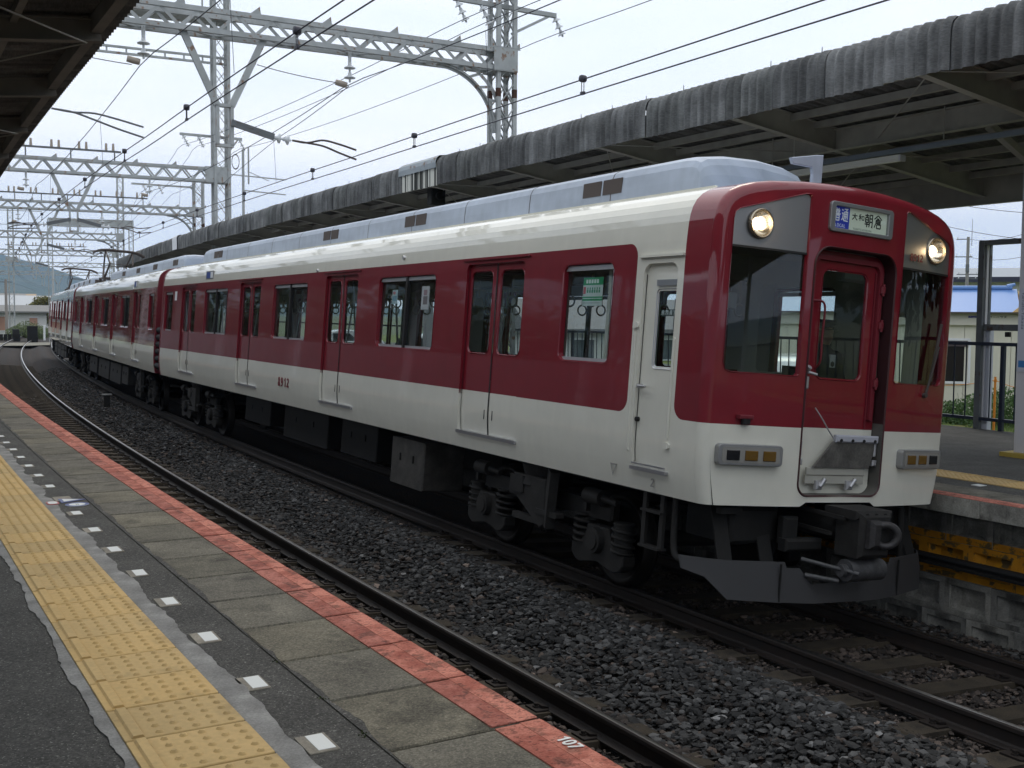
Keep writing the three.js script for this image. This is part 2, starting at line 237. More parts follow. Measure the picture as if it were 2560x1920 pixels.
// characters drawn as strokes on a 100 x 100 grid
const GLYPH = {
  fu: [[30, 4, 37, 16], [68, 4, 60, 16], [14, 20, 86, 20], [38, 20, 38, 46], [62, 20, 62, 46], [22, 26, 28, 40], [78, 26, 72, 40], [4, 48, 96, 48], [26, 58, 26, 98], [26, 58, 76, 58, 76, 98], [26, 77, 76, 77], [26, 96, 76, 96]],
  tsu: [[10, 8, 22, 20], [6, 38, 24, 38, 22, 74], [22, 74, 4, 90], [22, 74, 40, 92, 98, 94], [40, 6, 84, 6, 66, 20], [42, 26, 42, 84], [42, 26, 88, 26, 88, 82], [42, 44, 88, 44], [42, 62, 88, 62], [65, 26, 65, 82]],
  dai: [[6, 34, 94, 34], [50, 4, 50, 34, 34, 70, 6, 96], [50, 38, 66, 72, 94, 96]],
  wa: [[44, 6, 10, 20], [4, 36, 54, 36], [28, 14, 28, 98], [28, 40, 6, 74], [30, 46, 50, 66], [62, 28, 62, 86], [62, 28, 94, 28, 94, 86], [62, 80, 94, 80]],
  asa: [[4, 14, 52, 14], [28, 2, 28, 26], [10, 28, 46, 28, 46, 62, 10, 62, 10, 28], [10, 45, 46, 45], [2, 76, 54, 76], [28, 62, 28, 98], [62, 8, 62, 60, 54, 96], [62, 8, 92, 8, 92, 94, 82, 90], [62, 34, 92, 34], [62, 58, 92, 58]],
  kura: [[50, 2, 6, 32], [50, 2, 94, 32], [36, 26, 64, 26], [26, 36, 76, 36, 76, 58, 26, 58], [26, 47, 76, 47], [26, 36, 26, 60, 8, 92], [36, 68, 36, 96], [36, 68, 82, 68, 82, 96], [36, 95, 82, 95]],
  jo: [[74, 4, 20, 12], [6, 26, 94, 26], [30, 18, 30, 60], [68, 18, 68, 60], [10, 44, 90, 44], [4, 60, 96, 60], [50, 10, 50, 98], [46, 62, 8, 92], [54, 62, 92, 92]],
  mu: [[8, 8, 44, 8, 26, 24], [4, 34, 50, 34, 42, 48], [28, 34, 28, 92, 18, 88], [26, 50, 6, 78], [64, 2, 52, 24], [60, 14, 96, 14], [88, 14, 52, 48], [60, 22, 96, 48], [54, 62, 92, 62, 88, 94, 78, 90], [72, 50, 68, 72, 50, 98]],
  inn: [[28, 6, 72, 6, 72, 26, 28, 26, 28, 6], [20, 34, 80, 34, 80, 78, 20, 78, 20, 34], [20, 48, 80, 48], [20, 63, 80, 63], [36, 82, 10, 98], [64, 82, 92, 98]],
  shitsu: [[50, 0, 50, 10], [6, 24, 6, 12, 94, 12, 94, 24], [22, 28, 80, 28], [48, 28, 26, 50, 74, 48], [62, 38, 80, 54], [18, 68, 82, 68], [50, 54, 50, 94], [4, 94, 96, 94]],
  su: [[14, 14, 84, 14, 50, 60, 8, 94], [54, 56, 90, 92]], bar: [[8, 50, 92, 50]], pa: [[32, 22, 8, 84], [62, 22, 92, 84], [86, 4, 94, 8, 92, 16, 84, 18, 80, 10, 86, 4]], ha: [[32, 22, 8, 84], [62, 22, 92, 84]], u: [[50, 4, 50, 22], [12, 44, 12, 22, 88, 22, 84, 52, 42, 96]],
};
function glyph(x, name, px, py, sx, sy, lw, col) { x.strokeStyle = col; x.lineWidth = lw; x.lineCap = 'butt'; x.lineJoin = 'miter'; for (const st of GLYPH[name]) { x.beginPath(); for (let i = 0; i < st.length; i += 2) { const X = px + st[i] / 100 * sx, Y = py + st[i + 1] / 100 * sy; i ? x.lineTo(X, Y) : x.moveTo(X, Y); } x.stroke(); } }
const font = await new FontLoader().loadAsync('fonts/droid/droid_sans_bold.typeface.json');
function textGeo(t, h, depth = 0.003, sx = 1) { const g = new TextGeometry(t, { font, size: h, depth, curveSegments: 5 }); g.computeBoundingBox(); const b = g.boundingBox; g.translate(-(b.min.x + b.max.x) / 2, -(b.min.y + b.max.y) / 2, 0); g.scale(sx, 1, 1); return g; }
// ------------------------------------------------------------------ ground and ballast bed
const far = (a, b) => [...range(a, Math.min(b, 60), 1), ...(b > 60 ? range(62, b, 4) : [])];
{ // ground to the horizon
  const g = new THREE.PlaneGeometry(8400, 8400, 1, 1); g.rotateX(-Math.PI / 2); boxUV(g); 
  const gm = dtex(512, (u, v) => { const c = fbm(u, v, 8, 5, 151), f = fbm(u, v, 80, 3, 155); return mixc([0.36, 0.37, 0.30], [0.30, 0.36, 0.20], sst(0.4, 0.6, c)).map(x => x + (f - 0.5) * 0.1); }, 0.05);
  structM('ground', boxUV(g), M({ map: gm, roughness: 1 })).position.y = -0.75;
}
// height of the ballast across the line: follows the cant of each track, heaped between the tracks
const tanC = Math.tan(CANT);
function bedY(l) {
  const a = -(l - NT) * tanC - 0.185, b = -l * tanC - 0.185;
  const ridge = 0.13 * Math.exp(-((l + 1.62) ** 2) / 0.16);
  return a + (b - a) * sst(-2.45, -0.95, l) + ridge;
}
{
  const ls = range(-5.3, 1.9, 0.12);
  structM('ballast_bed', smooth(sweep(ls.map(l => [l, bedY(l) - 0.02]), far(-14, 190))), mat.soil);
}
// loose stones
function stoneGeo(seed) {
  const r = rng(seed), g = new THREE.IcosahedronGeometry(1, 0), p = g.attributes.position, key = {}; const sx = 0.6 + r() * 0.6, sy = 0.38 + r() * 0.34, sz = 0.9 + r() * 0.8;
  for (let i = 0; i < p.count; i++) { const k = [p.getX(i), p.getY(i), p.getZ(i)].map(v => v.toFixed(2)).join(); key[k] ??= 0.55 + r() * 0.65; p.setXYZ(i, p.getX(i) * key[k] * sx, p.getY(i) * key[k] * sy, p.getZ(i) * key[k] * sz); }
  g.computeVertexNormals(); return g;
}
{
  const r = rng(4242), spots = [];
  const inView = (v) => { const d = v.clone().sub(camera.position); const f = new THREE.Vector3(); camera.getWorldDirection(f); const z = d.dot(f); return z > 0.5 && d.angleTo(f) < 0.52; };
  camera.updateMatrixWorld();
  const scatter = (s0, s1, l0, l1, dens, k0, k1, brown) => { const n = Math.round((s1 - s0) * (l1 - l0) * dens); for (let i = 0; i < n; i++) { const s = s0 + r() * (s1 - s0), l = l0 + r() * (l1 - l0); const y = bedY(l) - 0.012 + r() * 0.03; const v = at(s, l, y); if (!inView(v)) continue; const onRail = Math.abs(Math.abs(l - NT) - 0.7525) < 0.09 || Math.abs(Math.abs(l) - 0.7525) < 0.09; if (onRail) continue; const sl = ((s % 0.59) + 0.59) % 0.59; spots.push([v, k0 + Math.pow(r(), 1.5) * (k1 - k0), brown + (Math.abs(l - NT) < 0.95 || Math.abs(l) < 0.95 ? 0.35 : 0) + (Math.abs(l + 2.5) < 0.25 || Math.abs(l + 1.0) < 0.2 ? 0.3 : 0), l, s]); } };
  scatter(1.5, 9, -2.38, -1.12, 1250, 0.014, 0.043, 0.12); scatter(1.5, 9, -2.66, -2.3, 900, 0.007, 0.026, 0.75); scatter(1.5, 9, -1.2, -0.85, 900, 0.007, 0.024, 0.75);
  scatter(9, 20, -2.4, -1.1, 800, 0.017, 0.044, 0.15); scatter(9, 20, -2.64, -0.88, 250, 0.01, 0.026, 0.5);
  scatter(20, 55, -2.62, -0.86, 300, 0.02, 0.042, 0.2);
  scatter(2, 14, -4.92, -2.78, 900, 0.012, 0.030, 0.45);
  scatter(14, 40, -4.92, -2.78, 260, 0.016, 0.036, 0.5);
  scatter(2.5, 10, -0.66, 1.78, 900, 0.012, 0.032, 0.6);
  const vars = 6, per = spots.length; const geos = [...Array(vars)].map((_, i) => stoneGeo(i * 31 + 5));
  const sm = M({ color: 0xffffff, roughness: 0.86 });
  const ins = geos.map(g => { const m = new THREE.InstancedMesh(g, sm, Math.ceil(per / vars)); m.castShadow = m.receiveShadow = true; return m; });
  const q = new THREE.Quaternion(), e = new THREE.Euler(), sc = new THREE.Vector3(), mm = new THREE.Matrix4(), col = new THREE.Color(); const cnt = Array(vars).fill(0);
  for (const [v, k, br, l, s] of spots) {
    // sleepers of each track stay clear of most stones
    const near = Math.abs(l - NT) < 1.2, tr = Math.abs(l) < 1.2; const ph = near ? (s - 5.86) / 0.592 : (s - 5.27) / 0.6; const d = Math.abs(ph - Math.round(ph)) * 0.6;
    if ((near || tr) && d < 0.11 && r() < (Math.abs(l - (near ? NT : 0)) > 1.0 ? 0.6 : 0.93)) continue;
    const i = Math.floor(r() * vars); if (cnt[i] >= ins[i].count) continue;
    e.set(r() * 0.8 - 0.4, r() * 6.28, r() * 0.8 - 0.4); q.setFromEuler(e); sc.set(k, k, k); mm.compose(v, q, sc); ins[i].setMatrixAt(cnt[i], mm);
    const b = 0.016 + Math.pow(r(), 2.6) * 0.095 + (r() < 0.009 ? 0.18 : 0), t = r() < br ? 1 : 0; col.setRGB(b * (t ? 1.2 : 1.0), b * (t ? 0.92 : 0.985), b * (t ? 0.76 : 0.97)); ins[i].setColorAt(cnt[i], col); cnt[i]++;
  }
  const bg = new THREE.Group(); bg.name = 'ballast_stones'; bg.userData = { kind: 'stuff', label: 'dark crushed stone ballast heaped along the tracks', category: 'ballast' }; scene.add(bg);
  ins.forEach((m, i) => { m.count = cnt[i]; m.name = 'stone_layer'; bg.add(m); });
}
// ------------------------------------------------------------------ rails, sleepers
const railProf = [[-0.0635, -0.153], [0.0635, -0.153], [0.0635, -0.142], [0.02, -0.128], [0.009, -0.115], [0.009, -0.05], [0.018, -0.040], [0.0325, -0.034], [0.0325, -0.010], [0.026, -0.001], [-0.026, -0.001], [-0.0325, -0.010], [-0.0325, -0.034], [-0.018, -0.040], [-0.009, -0.05], [-0.009, -0.115], [-0.02, -0.128], [-0.0635, -0.142]];
const sleeperGeo = (() => { const s = new THREE.Shape(); s.moveTo(-0.13, 0); s.lineTo(0.13, 0); s.lineTo(0.095, 0.18); s.lineTo(-0.095, 0.18); s.closePath(); const g = new THREE.ExtrudeGeometry(s, { depth: 2.36, bevelEnabled: true, bevelSize: 0.012, bevelThickness: 0.02, bevelSegments: 1 }); g.translate(0, -0.18, -1.18); g.rotateY(Math.PI / 2); return boxUV(g); })();
const clipGeo = (() => { const l = []; for (const sx of [-1, 1]) { l.push(cbox(0.11, 0.022, 0.15, 0.004, sx * 0.115, 0.012, 0)); l.push(cyl(0.016, 0.016, [sx * 0.125, 0.015, 0], [sx * 0.125, 0.052, 0], 6)); l.push(cyl(0.026, 0.024, [sx * 0.125, 0.022, 0], [sx * 0.125, 0.034, 0], 6)); l.push(box(0.06, 0.012, 0.09, sx * 0.075, 0.032, 0, 0, 0, sx * 0.18)); } return boxUV(merge(l)); })();
function track(name, c0, s0, s1, slFrom, slTo, slPh, pitch) {
  const g = structG(name), map = cantMap(c0), ss = far(s0, s1);
  for (const sg of [-1, 1]) {
    const r = part('rail', sweep(railProf.map(p => [p[0] + sg * 0.7525, p[1]]), ss, map, true), mat.rail, g);
    part('running_surface', sweep([[sg * 0.7525 - 0.024, 0.0015], [sg * 0.7525 - 0.012, 0.003], [sg * 0.7525 + 0.012, 0.003], [sg * 0.7525 + 0.024, 0.0015]], ss, map), mat.railTop, r);
  }
  const n0 = Math.ceil((slFrom - slPh) / pitch), n1 = Math.floor((slTo - slPh) / pitch);
  for (let i = n0; i <= n1; i++) {
    const s = slPh + i * pitch, m = part('sleeper', sleeperGeo, mat.sleeper, g), [, , th] = TC(s);
    m.position.copy(map(s, 0, -0.158)); m.rotation.set(0, -th, -CANT, 'YXZ');
    if (s < 30) for (const sg of [-1, 1]) { const f = part('rail_fastening', clipGeo, mat.iron, m); f.position.set(sg * 0.7525, 0.002, 0); }
  }
  return g;
}
track('railway_track', NT, -14, 190, 1.5, 62, 5.86, 0.592);
track('railway_track', 0, -14, 190, 1.5, 12, 5.27, 0.6);

// ------------------------------------------------------------------ near platform
const edgeL = -4.925, slabIn = -5.49;
{
  const p = structG('near_platform');
  part('platform_body', sweep([[slabIn, H1], [slabIn, H1 - 0.125], [-5.25, H1 - 0.125], [-5.25, -0.6], [-13.5, -0.6], [-13.5, H1]], far(-14, 90), flatMap, true), mat.asphalt, p);
  // concrete edge slabs, each with its painted edge
  const r = rng(31);
  for (let i = -34; i < 90; i++) {
    const s = 4.11 + i * 0.5125 + 0.256, w = edgeL - slabIn - 0.004, j = r() * 0.006;
    const b = cbox(w - 0.006 - j, 0.12, 0.5125 - 0.007 - r() * 0.005, 0.006, 0, -0.06, 0);
    const m = part('edge_slab', boxUV(b, r() * 9, r() * 9), mat.slab[Math.floor(r() * 4)], p); place(m, s, (edgeL + slabIn) / 2 + j / 2 + r() * 0.004, H1 + (r() - 0.5) * 0.004);
    const e = cbox(0.178 + r() * 0.004, 0.007, 0.500 - r() * 0.005, 0.002, 0, 0.0015, 0), e2 = box(0.004, 0.075, 0.498, 0.0885, -0.042, 0);
    const pe = part('painted_edge', boxUV(merge([e, e2]), r() * 7, r() * 7), mat.salmon[1 + Math.floor(r() * 2)], m); pe.position.set(w / 2 - 0.0905, 0, 0);
    // the outer half of the paint was renewed
    const o = part('repainted_strip', boxUV(cbox(0.078, 0.004, 0.503, 0.0008, 0, 0.0042, 0), r() * 7, r() * 7), mat.salmon[0], m); o.position.set(w / 2 - 0.044, 0, 0);
  }
  // yellow warning tiles
  const dome = (x, z) => { const g = new THREE.CylinderGeometry(0.0075, 0.0145, 0.008, 10); g.translate(x, 0.004, z); return g; };
  const tl = [cbox(0.386, 0.02, 0.3030, 0.003, 0, -0.01, 0)];
  for (let a = 0; a < 5; a++) for (let b = 0; b < 5; b++) tl.push(dome(0.193 - 0.035 - a * 0.0595, (b - 2) * 0.0605));
  const bs = new THREE.Shape(); bs.moveTo(-0.021, 0); bs.lineTo(-0.015, 0.009); bs.lineTo(0.015, 0.009); bs.lineTo(0.021, 0); const bg = new THREE.ExtrudeGeometry(bs, { depth: 0.285, bevelEnabled: false }); bg.translate(-0.193 + 0.042, 0, -0.1425); tl.push(bg);
  const tileG = [0, 1, 2, 3].map(i => boxUV(merge(tl.map(g => g.clone())), i * 1.7, i * 0.9));
  for (let i = -34; i < 62; i++) { const m = part('warning_tile', tileG[Math.floor(r() * 4)], mat.tile[Math.floor(r() * 3)], p); place(m, 3.23 + (i + 0.5) * 0.3095, -5.993, H1 + 0.010 + (r() - 0.5) * 0.0015); }
  // ragged mortar left and right of the tiles
  const ragged = (l0, l1, seed, amp, y) => { const rr = rng(seed), pos = [], uv = []; const ss = range(-8, 22, 0.035); const e = ss.map((s, i) => l1 + (fbm(i / 860, 0.3, 90, 4, seed) - 0.5) * amp + (rr() - 0.5) * 0.007 + (fbm(i / 860, 0.7, 300, 2, seed + 3) - 0.5) * 0.018).map(v => l1 > l0 ? Math.max(v, l0 + 0.003) : Math.min(v, l0 - 0.003)); for (let i = 0; i < ss.length - 1; i++) { const a = at(ss[i], l0, y), b = at(ss[i + 1], l0, y), c = at(ss[i + 1], e[i + 1], y), d = at(ss[i], e[i], y); for (const [v, s, l] of [[a, ss[i], l0], [b, ss[i + 1], l0], [c, ss[i + 1], e[i + 1]], [a, ss[i], l0], [c, ss[i + 1], e[i + 1]], [d, ss[i], e[i]]]) { pos.push(v.x, v.y, v.z); uv.push(s, l); } } const g = new THREE.BufferGeometry(); g.setAttribute('position', new THREE.Float32BufferAttribute(pos, 3)); g.setAttribute('uv', new THREE.Float32BufferAttribute(uv, 2)); g.computeVertexNormals(); return g; };
  part('mortar_joint', ragged(-5.797, -5.712, 211, 0.075, H1 + 0.0045), mat.mortar, p); part('asphalt_overlap', ragged(-5.492, -5.470, 231, 0.06, H1 + 0.0045), mat.asphalt, p);
  part('mortar_joint', ragged(-6.188, -6.232, 223, 0.06, H1 + 0.0045), mat.mortar, p);
  // white boarding marks on mortar pads
  for (let i = -6; i < 22; i++) {
    const s = 3.24 + i * 0.659; if (Math.abs(s - 8.35) < 0.3) continue; const w = 0.092 + r() * 0.014, d = 0.155 + r() * 0.02;
    const pd = part('marker_pad', boxUV(cbox(w, 0.006, d, 0.002, 0, 0, 0), r() * 5, r() * 5), mat.pad, p); place(pd, s + 0.01, -5.658 + r() * 0.006, H1 + 0.0015, (r() - 0.5) * 0.05);
    const wm = part('white_marker', cbox(0.058, 0.004, 0.132, 0.001), mat.whitePaint, pd); wm.position.set(0.012, 0.0025, -0.004);
  }
  // boarding stickers: a triangle, a disc and a small red badge
  const st = (draw) => M({ map: canvasTex(256, 256, draw), roughness: 0.6 });
  const disc = part('round_sticker', new THREE.CylinderGeometry(0.08, 0.08, 0.003, 32), [mat.whitePaint, st((x) => { x.fillStyle = '#5d6a9c'; x.fillRect(0, 0, 256, 256); x.fillStyle = '#dfe4e4'; x.beginPath(); x.arc(128, 128, 88, 0, 7); x.fill(); x.fillStyle = '#7b8a86'; x.fillRect(80, 112, 96, 10); x.fillRect(80, 132, 96, 10); }), mat.whitePaint], p); place(disc, 8.21, -5.588, H1 + 0.005);
  const ts = new THREE.Shape(); ts.moveTo(-0.09, -0.095); ts.lineTo(0.09, 0); ts.lineTo(-0.09, 0.095); ts.closePath(); const tg = new THREE.ExtrudeGeometry(ts, { depth: 0.003, bevelEnabled: false }); tg.rotateX(-Math.PI / 2);
  place(part('triangle_sticker', tg, M({ color: lin(0.14, 0.17, 0.34), roughness: 0.6 }), p), 8.42, -5.585, H1 + 0.003);
  const ti = new THREE.Shape(); ti.moveTo(-0.068, -0.058); ti.lineTo(0.04, 0); ti.lineTo(-0.068, 0.058); ti.closePath(); const tig = new THREE.ExtrudeGeometry(ti, { depth: 0.004, bevelEnabled: false }); tig.rotateX(-Math.PI / 2); place(part('triangle_sticker', tig, mat.whitePaint, p), 8.42, -5.585, H1 + 0.0045);
  place(part('sticker_backing', boxUV(cbox(0.12, 0.004, 0.2, 0.001)), mat.pad, p), 8.53, -5.64, H1 + 0.002);
  const rb = new THREE.ExtrudeGeometry(rrect(-0.04, -0.07, 0.04, 0.07, 0.035), { depth: 0.004, bevelEnabled: false }); rb.rotateX(-Math.PI / 2); place(part('red_badge', rb, M({ color: lin(0.5, 0.16, 0.16), roughness: 0.6 }), p), 8.33, -5.735, H1 + 0.006);
  const rw = new THREE.ExtrudeGeometry(rrect(-0.03, -0.055, 0.03, 0.055, 0.028), { depth: 0.005, bevelEnabled: false }); rw.rotateX(-Math.PI / 2); place(part('red_badge', rw, mat.whitePaint, p), 8.33, -5.735, H1 + 0.0065);
  // number painted on the edge
  const tn = textGeo('107', 0.05, 0.0015, 0.9); tn.rotateX(-Math.PI / 2); tn.rotateY(-Math.PI / 2); place(part('painted_number', tn, mat.whitePaint, p), 2.845, -4.962, H1 + 0.0105);
  // small weeds in the joints behind the slabs
  const wm = M({ color: lin(0.06, 0.075, 0.03), roughness: 0.9, side: THREE.DoubleSide });
  for (const [s, l] of [[4.12, -5.5], [3.63, -5.49], [3.25, -5.5], [5.7, -5.48]]) { const bl = []; for (let k = 0; k < 14; k++) { const a = r() * 6.28, h = 0.003 + r() * 0.006, q = new THREE.PlaneGeometry(0.006, h); q.translate(0, h / 2, 0); q.rotateX((r() - 0.5) * 1.8); q.rotateY(a); q.translate((r() - 0.5) * 0.03, 0, (r() - 0.5) * 0.05); bl.push(q); } place(single('weed', 'tiny green weed growing in the slab joint ' + { 4.12: 'near the middle white marker', 3.63: 'second from the frame bottom', 3.25: 'closest to the frame bottom', 5.7: 'farthest along the platform' }[s], 'weed', merge(bl), wm, 'weeds in the platform joints'), s, l, H1); }
}
// ------------------------------------------------------------------ far platform
{
  const p = structG('far_platform'), r = rng(57);
  part('platform_body', sweep([[2.07, H2], [6.99, H2], [6.99, -0.6], [1.86, -0.6], [1.86, H2 - 0.16], [2.07, H2 - 0.16]], far(-30, 64), flatMap, true, true), mat.asphalt, p);
  for (let i = -34; i < 56; i++) { // coping slabs with a painted edge
    const L = 1.02, s = 6.13 + i * L + L / 2, w = 0.575;
    if (s > 64) break;
    const m = part('coping_slab', boxUV(cbox(w, 0.155, L - 0.006, 0.008, 0, -0.0775, 0), r() * 9, r() * 9), mat.lip, p); place(m, s, 1.487 + w / 2, H2);
    const e = part('painted_edge', boxUV(cbox(0.17, 0.006, L - 0.008, 0.001, 0, 0.001, 0), r() * 7, r() * 7), mat.salmon[Math.floor(r() * 3)], m); e.position.set(-w / 2 + 0.09, 0, 0);
    const t = part('grey_top', boxUV(cbox(w - 0.19, 0.004, L - 0.01, 0.001, 0, 0.0005, 0), r() * 7, r() * 7), mat.slab[i & 3], m); t.position.set(0.09, 0, 0);
  }
  const dome = (x, z) => { const g = new THREE.CylinderGeometry(0.0085, 0.0145, 0.006, 6); g.translate(x, 0.003, z); return g; };
  const tl = [cbox(0.396, 0.02, 0.2965, 0.002, 0, -0.01, 0)]; for (let a = 0; a < 5; a++) for (let b = 0; b < 5; b++) tl.push(dome(-0.16 + a * 0.06, (b - 2) * 0.06)); tl.push(box(0.03, 0.006, 0.28, 0.165, 0.003, 0));
  const tg = [0, 1, 2].map(i => boxUV(merge(tl.map(g => g.clone())), i * 1.3, i));
  for (let i = 0; i < 30; i++) place(part('warning_tile', tg[i % 3], mat.tile[Math.floor(r() * 3)], p), 2.0 + i * 0.3, 2.62, H2 + 0.009);
  for (let i = 0; i < 10; i++) { place(part('white_marker', cbox(0.1, 0.005, 0.1, 0.001), mat.whitePaint, p), 6.73 + (i - 5) * 0.9, 2.27, H2 + 0.003); }
  // face of hollow-fronted concrete blocks in running bond
  const blk = (() => { const W = 0.245, Hh = 0.163, s = rrect(-W, -Hh, W, Hh, 0.004), hole = new THREE.Path(); rrect(-W + 0.055, -Hh + 0.05, W - 0.055, Hh - 0.05, 0.006, hole); s.holes.push(hole); const fr = new THREE.ExtrudeGeometry(s, { depth: 0.05, bevelEnabled: true, bevelSize: 0.006, bevelThickness: 0.006, bevelSegments: 1, curveSegments: 2 }); const l = [fr, box(2 * W - 0.002, 2 * Hh - 0.002, 0.1, 0, 0, -0.055)];
    // sloping cheeks of the hollow
    const x0 = W - 0.05, x1 = W - 0.15, y0 = Hh - 0.045, y1 = Hh - 0.09; const q = (a, b, c, d) => { const g = new THREE.BufferGeometry(); g.setAttribute('position', new THREE.Float32BufferAttribute([...a, ...b, ...c, ...a, ...c, ...d], 3)); g.setAttribute('uv', new THREE.Float32BufferAttribute(new Float32Array(12), 2)); g.computeVertexNormals(); return g; };
    l.push(q([-x0, -y0, 0.045], [-x1, -y1, 0.0], [-x1, y1, 0.0], [-x0, y0, 0.045]), q([-x0, -y0, 0.045], [x0, -y0, 0.045], [x1, -y1, 0], [-x1, -y1, 0]));
    const g = merge(l); g.rotateY(-Math.PI / 2); return g; })();
  const bg = [0, 1, 2, 3].map(i => boxUV(blk.clone(), i * 0.7, i * 1.3));
  for (let row = 0; row < 4; row++) for (let i = -10; i < 12; i++) {
    const s = 6.175 + 0.246 + i * 0.492 + (row % 2 ? 0.246 : 0), y = 0.695 - row * 0.335; if (s > 10.5) continue;
    const m = part('wall_block', bg[Math.floor(r() * 4)], row === 1 ? mat.blockYellow : mat.block[Math.floor(r() * 3)], p); place(m, s, 1.80, y - (row > 1 ? 0.005 : 0)); m.rotation.y += 0; 
    if (row === 0) { const b = part('yellow_paint', boxUV(box(0.004, 0.062, 0.478, 0, 0, 0), r() * 5, 0), mat.blockYellow, m); b.position.set(-0.0595, -0.13, 0); }
  }
  part('cable_pipe', sweep([...Array(8)].map((_, k) => [1.70 + 0.035 * Math.cos(k * Math.PI / 4), 0.36 + 0.035 * Math.sin(k * Math.PI / 4)]), far(-6, 30), flatMap, true), mat.rubber, p);
  part('pipe_shelf', sweep([[1.64, 0.325], [1.80, 0.325], [1.80, 0.30], [1.64, 0.30]], far(-6, 30), flatMap, true), mat.underDark, p);
}
// ------------------------------------------------------------------ train
const YB = 1.03, YM = 1.665, YT = 3.105, YR = 3.25, FR_R = 0.085;
const sideX = y => 1.3667 - (y < 1.5 ? 0.061 * ((1.5 - y) / 0.47) ** 2 : 0) - (y > 3.0 ? 0.012 * ((y - 3.0) / 0.25) ** 2 : 0);
const ROOF = [[1.3547, 3.25], [1.346, 3.31], [1.328, 3.37], [1.295, 3.43], [1.24, 3.485], [1.165, 3.53], [1.06, 3.566], [0.9, 3.598], [0.6, 3.63], [0.3, 3.648], [0, 3.654]];
const sag = x => -0.15 * (1 - (x / 1.37) ** 2);
const ysCuts = [1.10, 1.17, 1.24, 1.31, 1.38, 1.45, 1.52, 3.05, 3.15, 3.2];
const sideFn = (sg, d = 0) => (s, y) => [sg * (sideX(y) - d), y, -s];
const rect = (x0, y0, x1, y1, r) => { const p = new THREE.Path(); rrect(x0, y0, x1, y1, r, p); return p; };
const outlinePts = (path, n = 8) => path.getPoints(n).slice(0, -1);

function bandWithNotches(x0, x1, y0, y1, notches, holes, r = 0, lead = false) { // notches cut from the bottom edge upwards: [a, b, top, corner]
  const s = new THREE.Shape(); const rl = lead ? 0.12 : 0;
  s.moveTo(x0 + rl, y0);
  for (const [a, b, top, c] of notches) { s.lineTo(a, y0); s.lineTo(a, top - c); s.absarc(a + c, top - c, c, Math.PI, Math.PI / 2, true); s.lineTo(b - c, top); s.absarc(b - c, top - c, c, Math.PI / 2, 0, true); s.lineTo(b, y0); }
  s.lineTo(x1, y0); s.lineTo(x1, y1); s.lineTo(x0 + rl, y1); if (rl) s.absarc(x0 + rl, y1 - rl, rl, Math.PI / 2, Math.PI); s.lineTo(x0, y0 + rl); if (rl) s.absarc(x0 + rl, y0 + rl, rl, Math.PI, Math.PI * 1.5);
  for (const h of holes) s.holes.push(rect(...h)); return s;
}
function bandWithTopNotches(x0, x1, y0, y1, notches) { const s = new THREE.Shape(); s.moveTo(x0, y0); s.lineTo(x1, y0); s.lineTo(x1, y1); for (const [a, b, bot] of [...notches].reverse()) { s.lineTo(b, y1); s.lineTo(b, bot); s.lineTo(a, bot); s.lineTo(a, y1); } s.lineTo(x0, y1); s.closePath(); return s; }
const cornerFill = (x, y, dx, dy, r) => { const s = new THREE.Shape(); s.moveTo(x, y); s.lineTo(x + dx * r, y); for (let k = 1; k <= 7; k++) { const a = k / 7 * Math.PI / 2; s.lineTo(x + dx * r * (1 - Math.sin(a)), y + dy * r * (1 - Math.cos(a))); } s.closePath(); return s; };

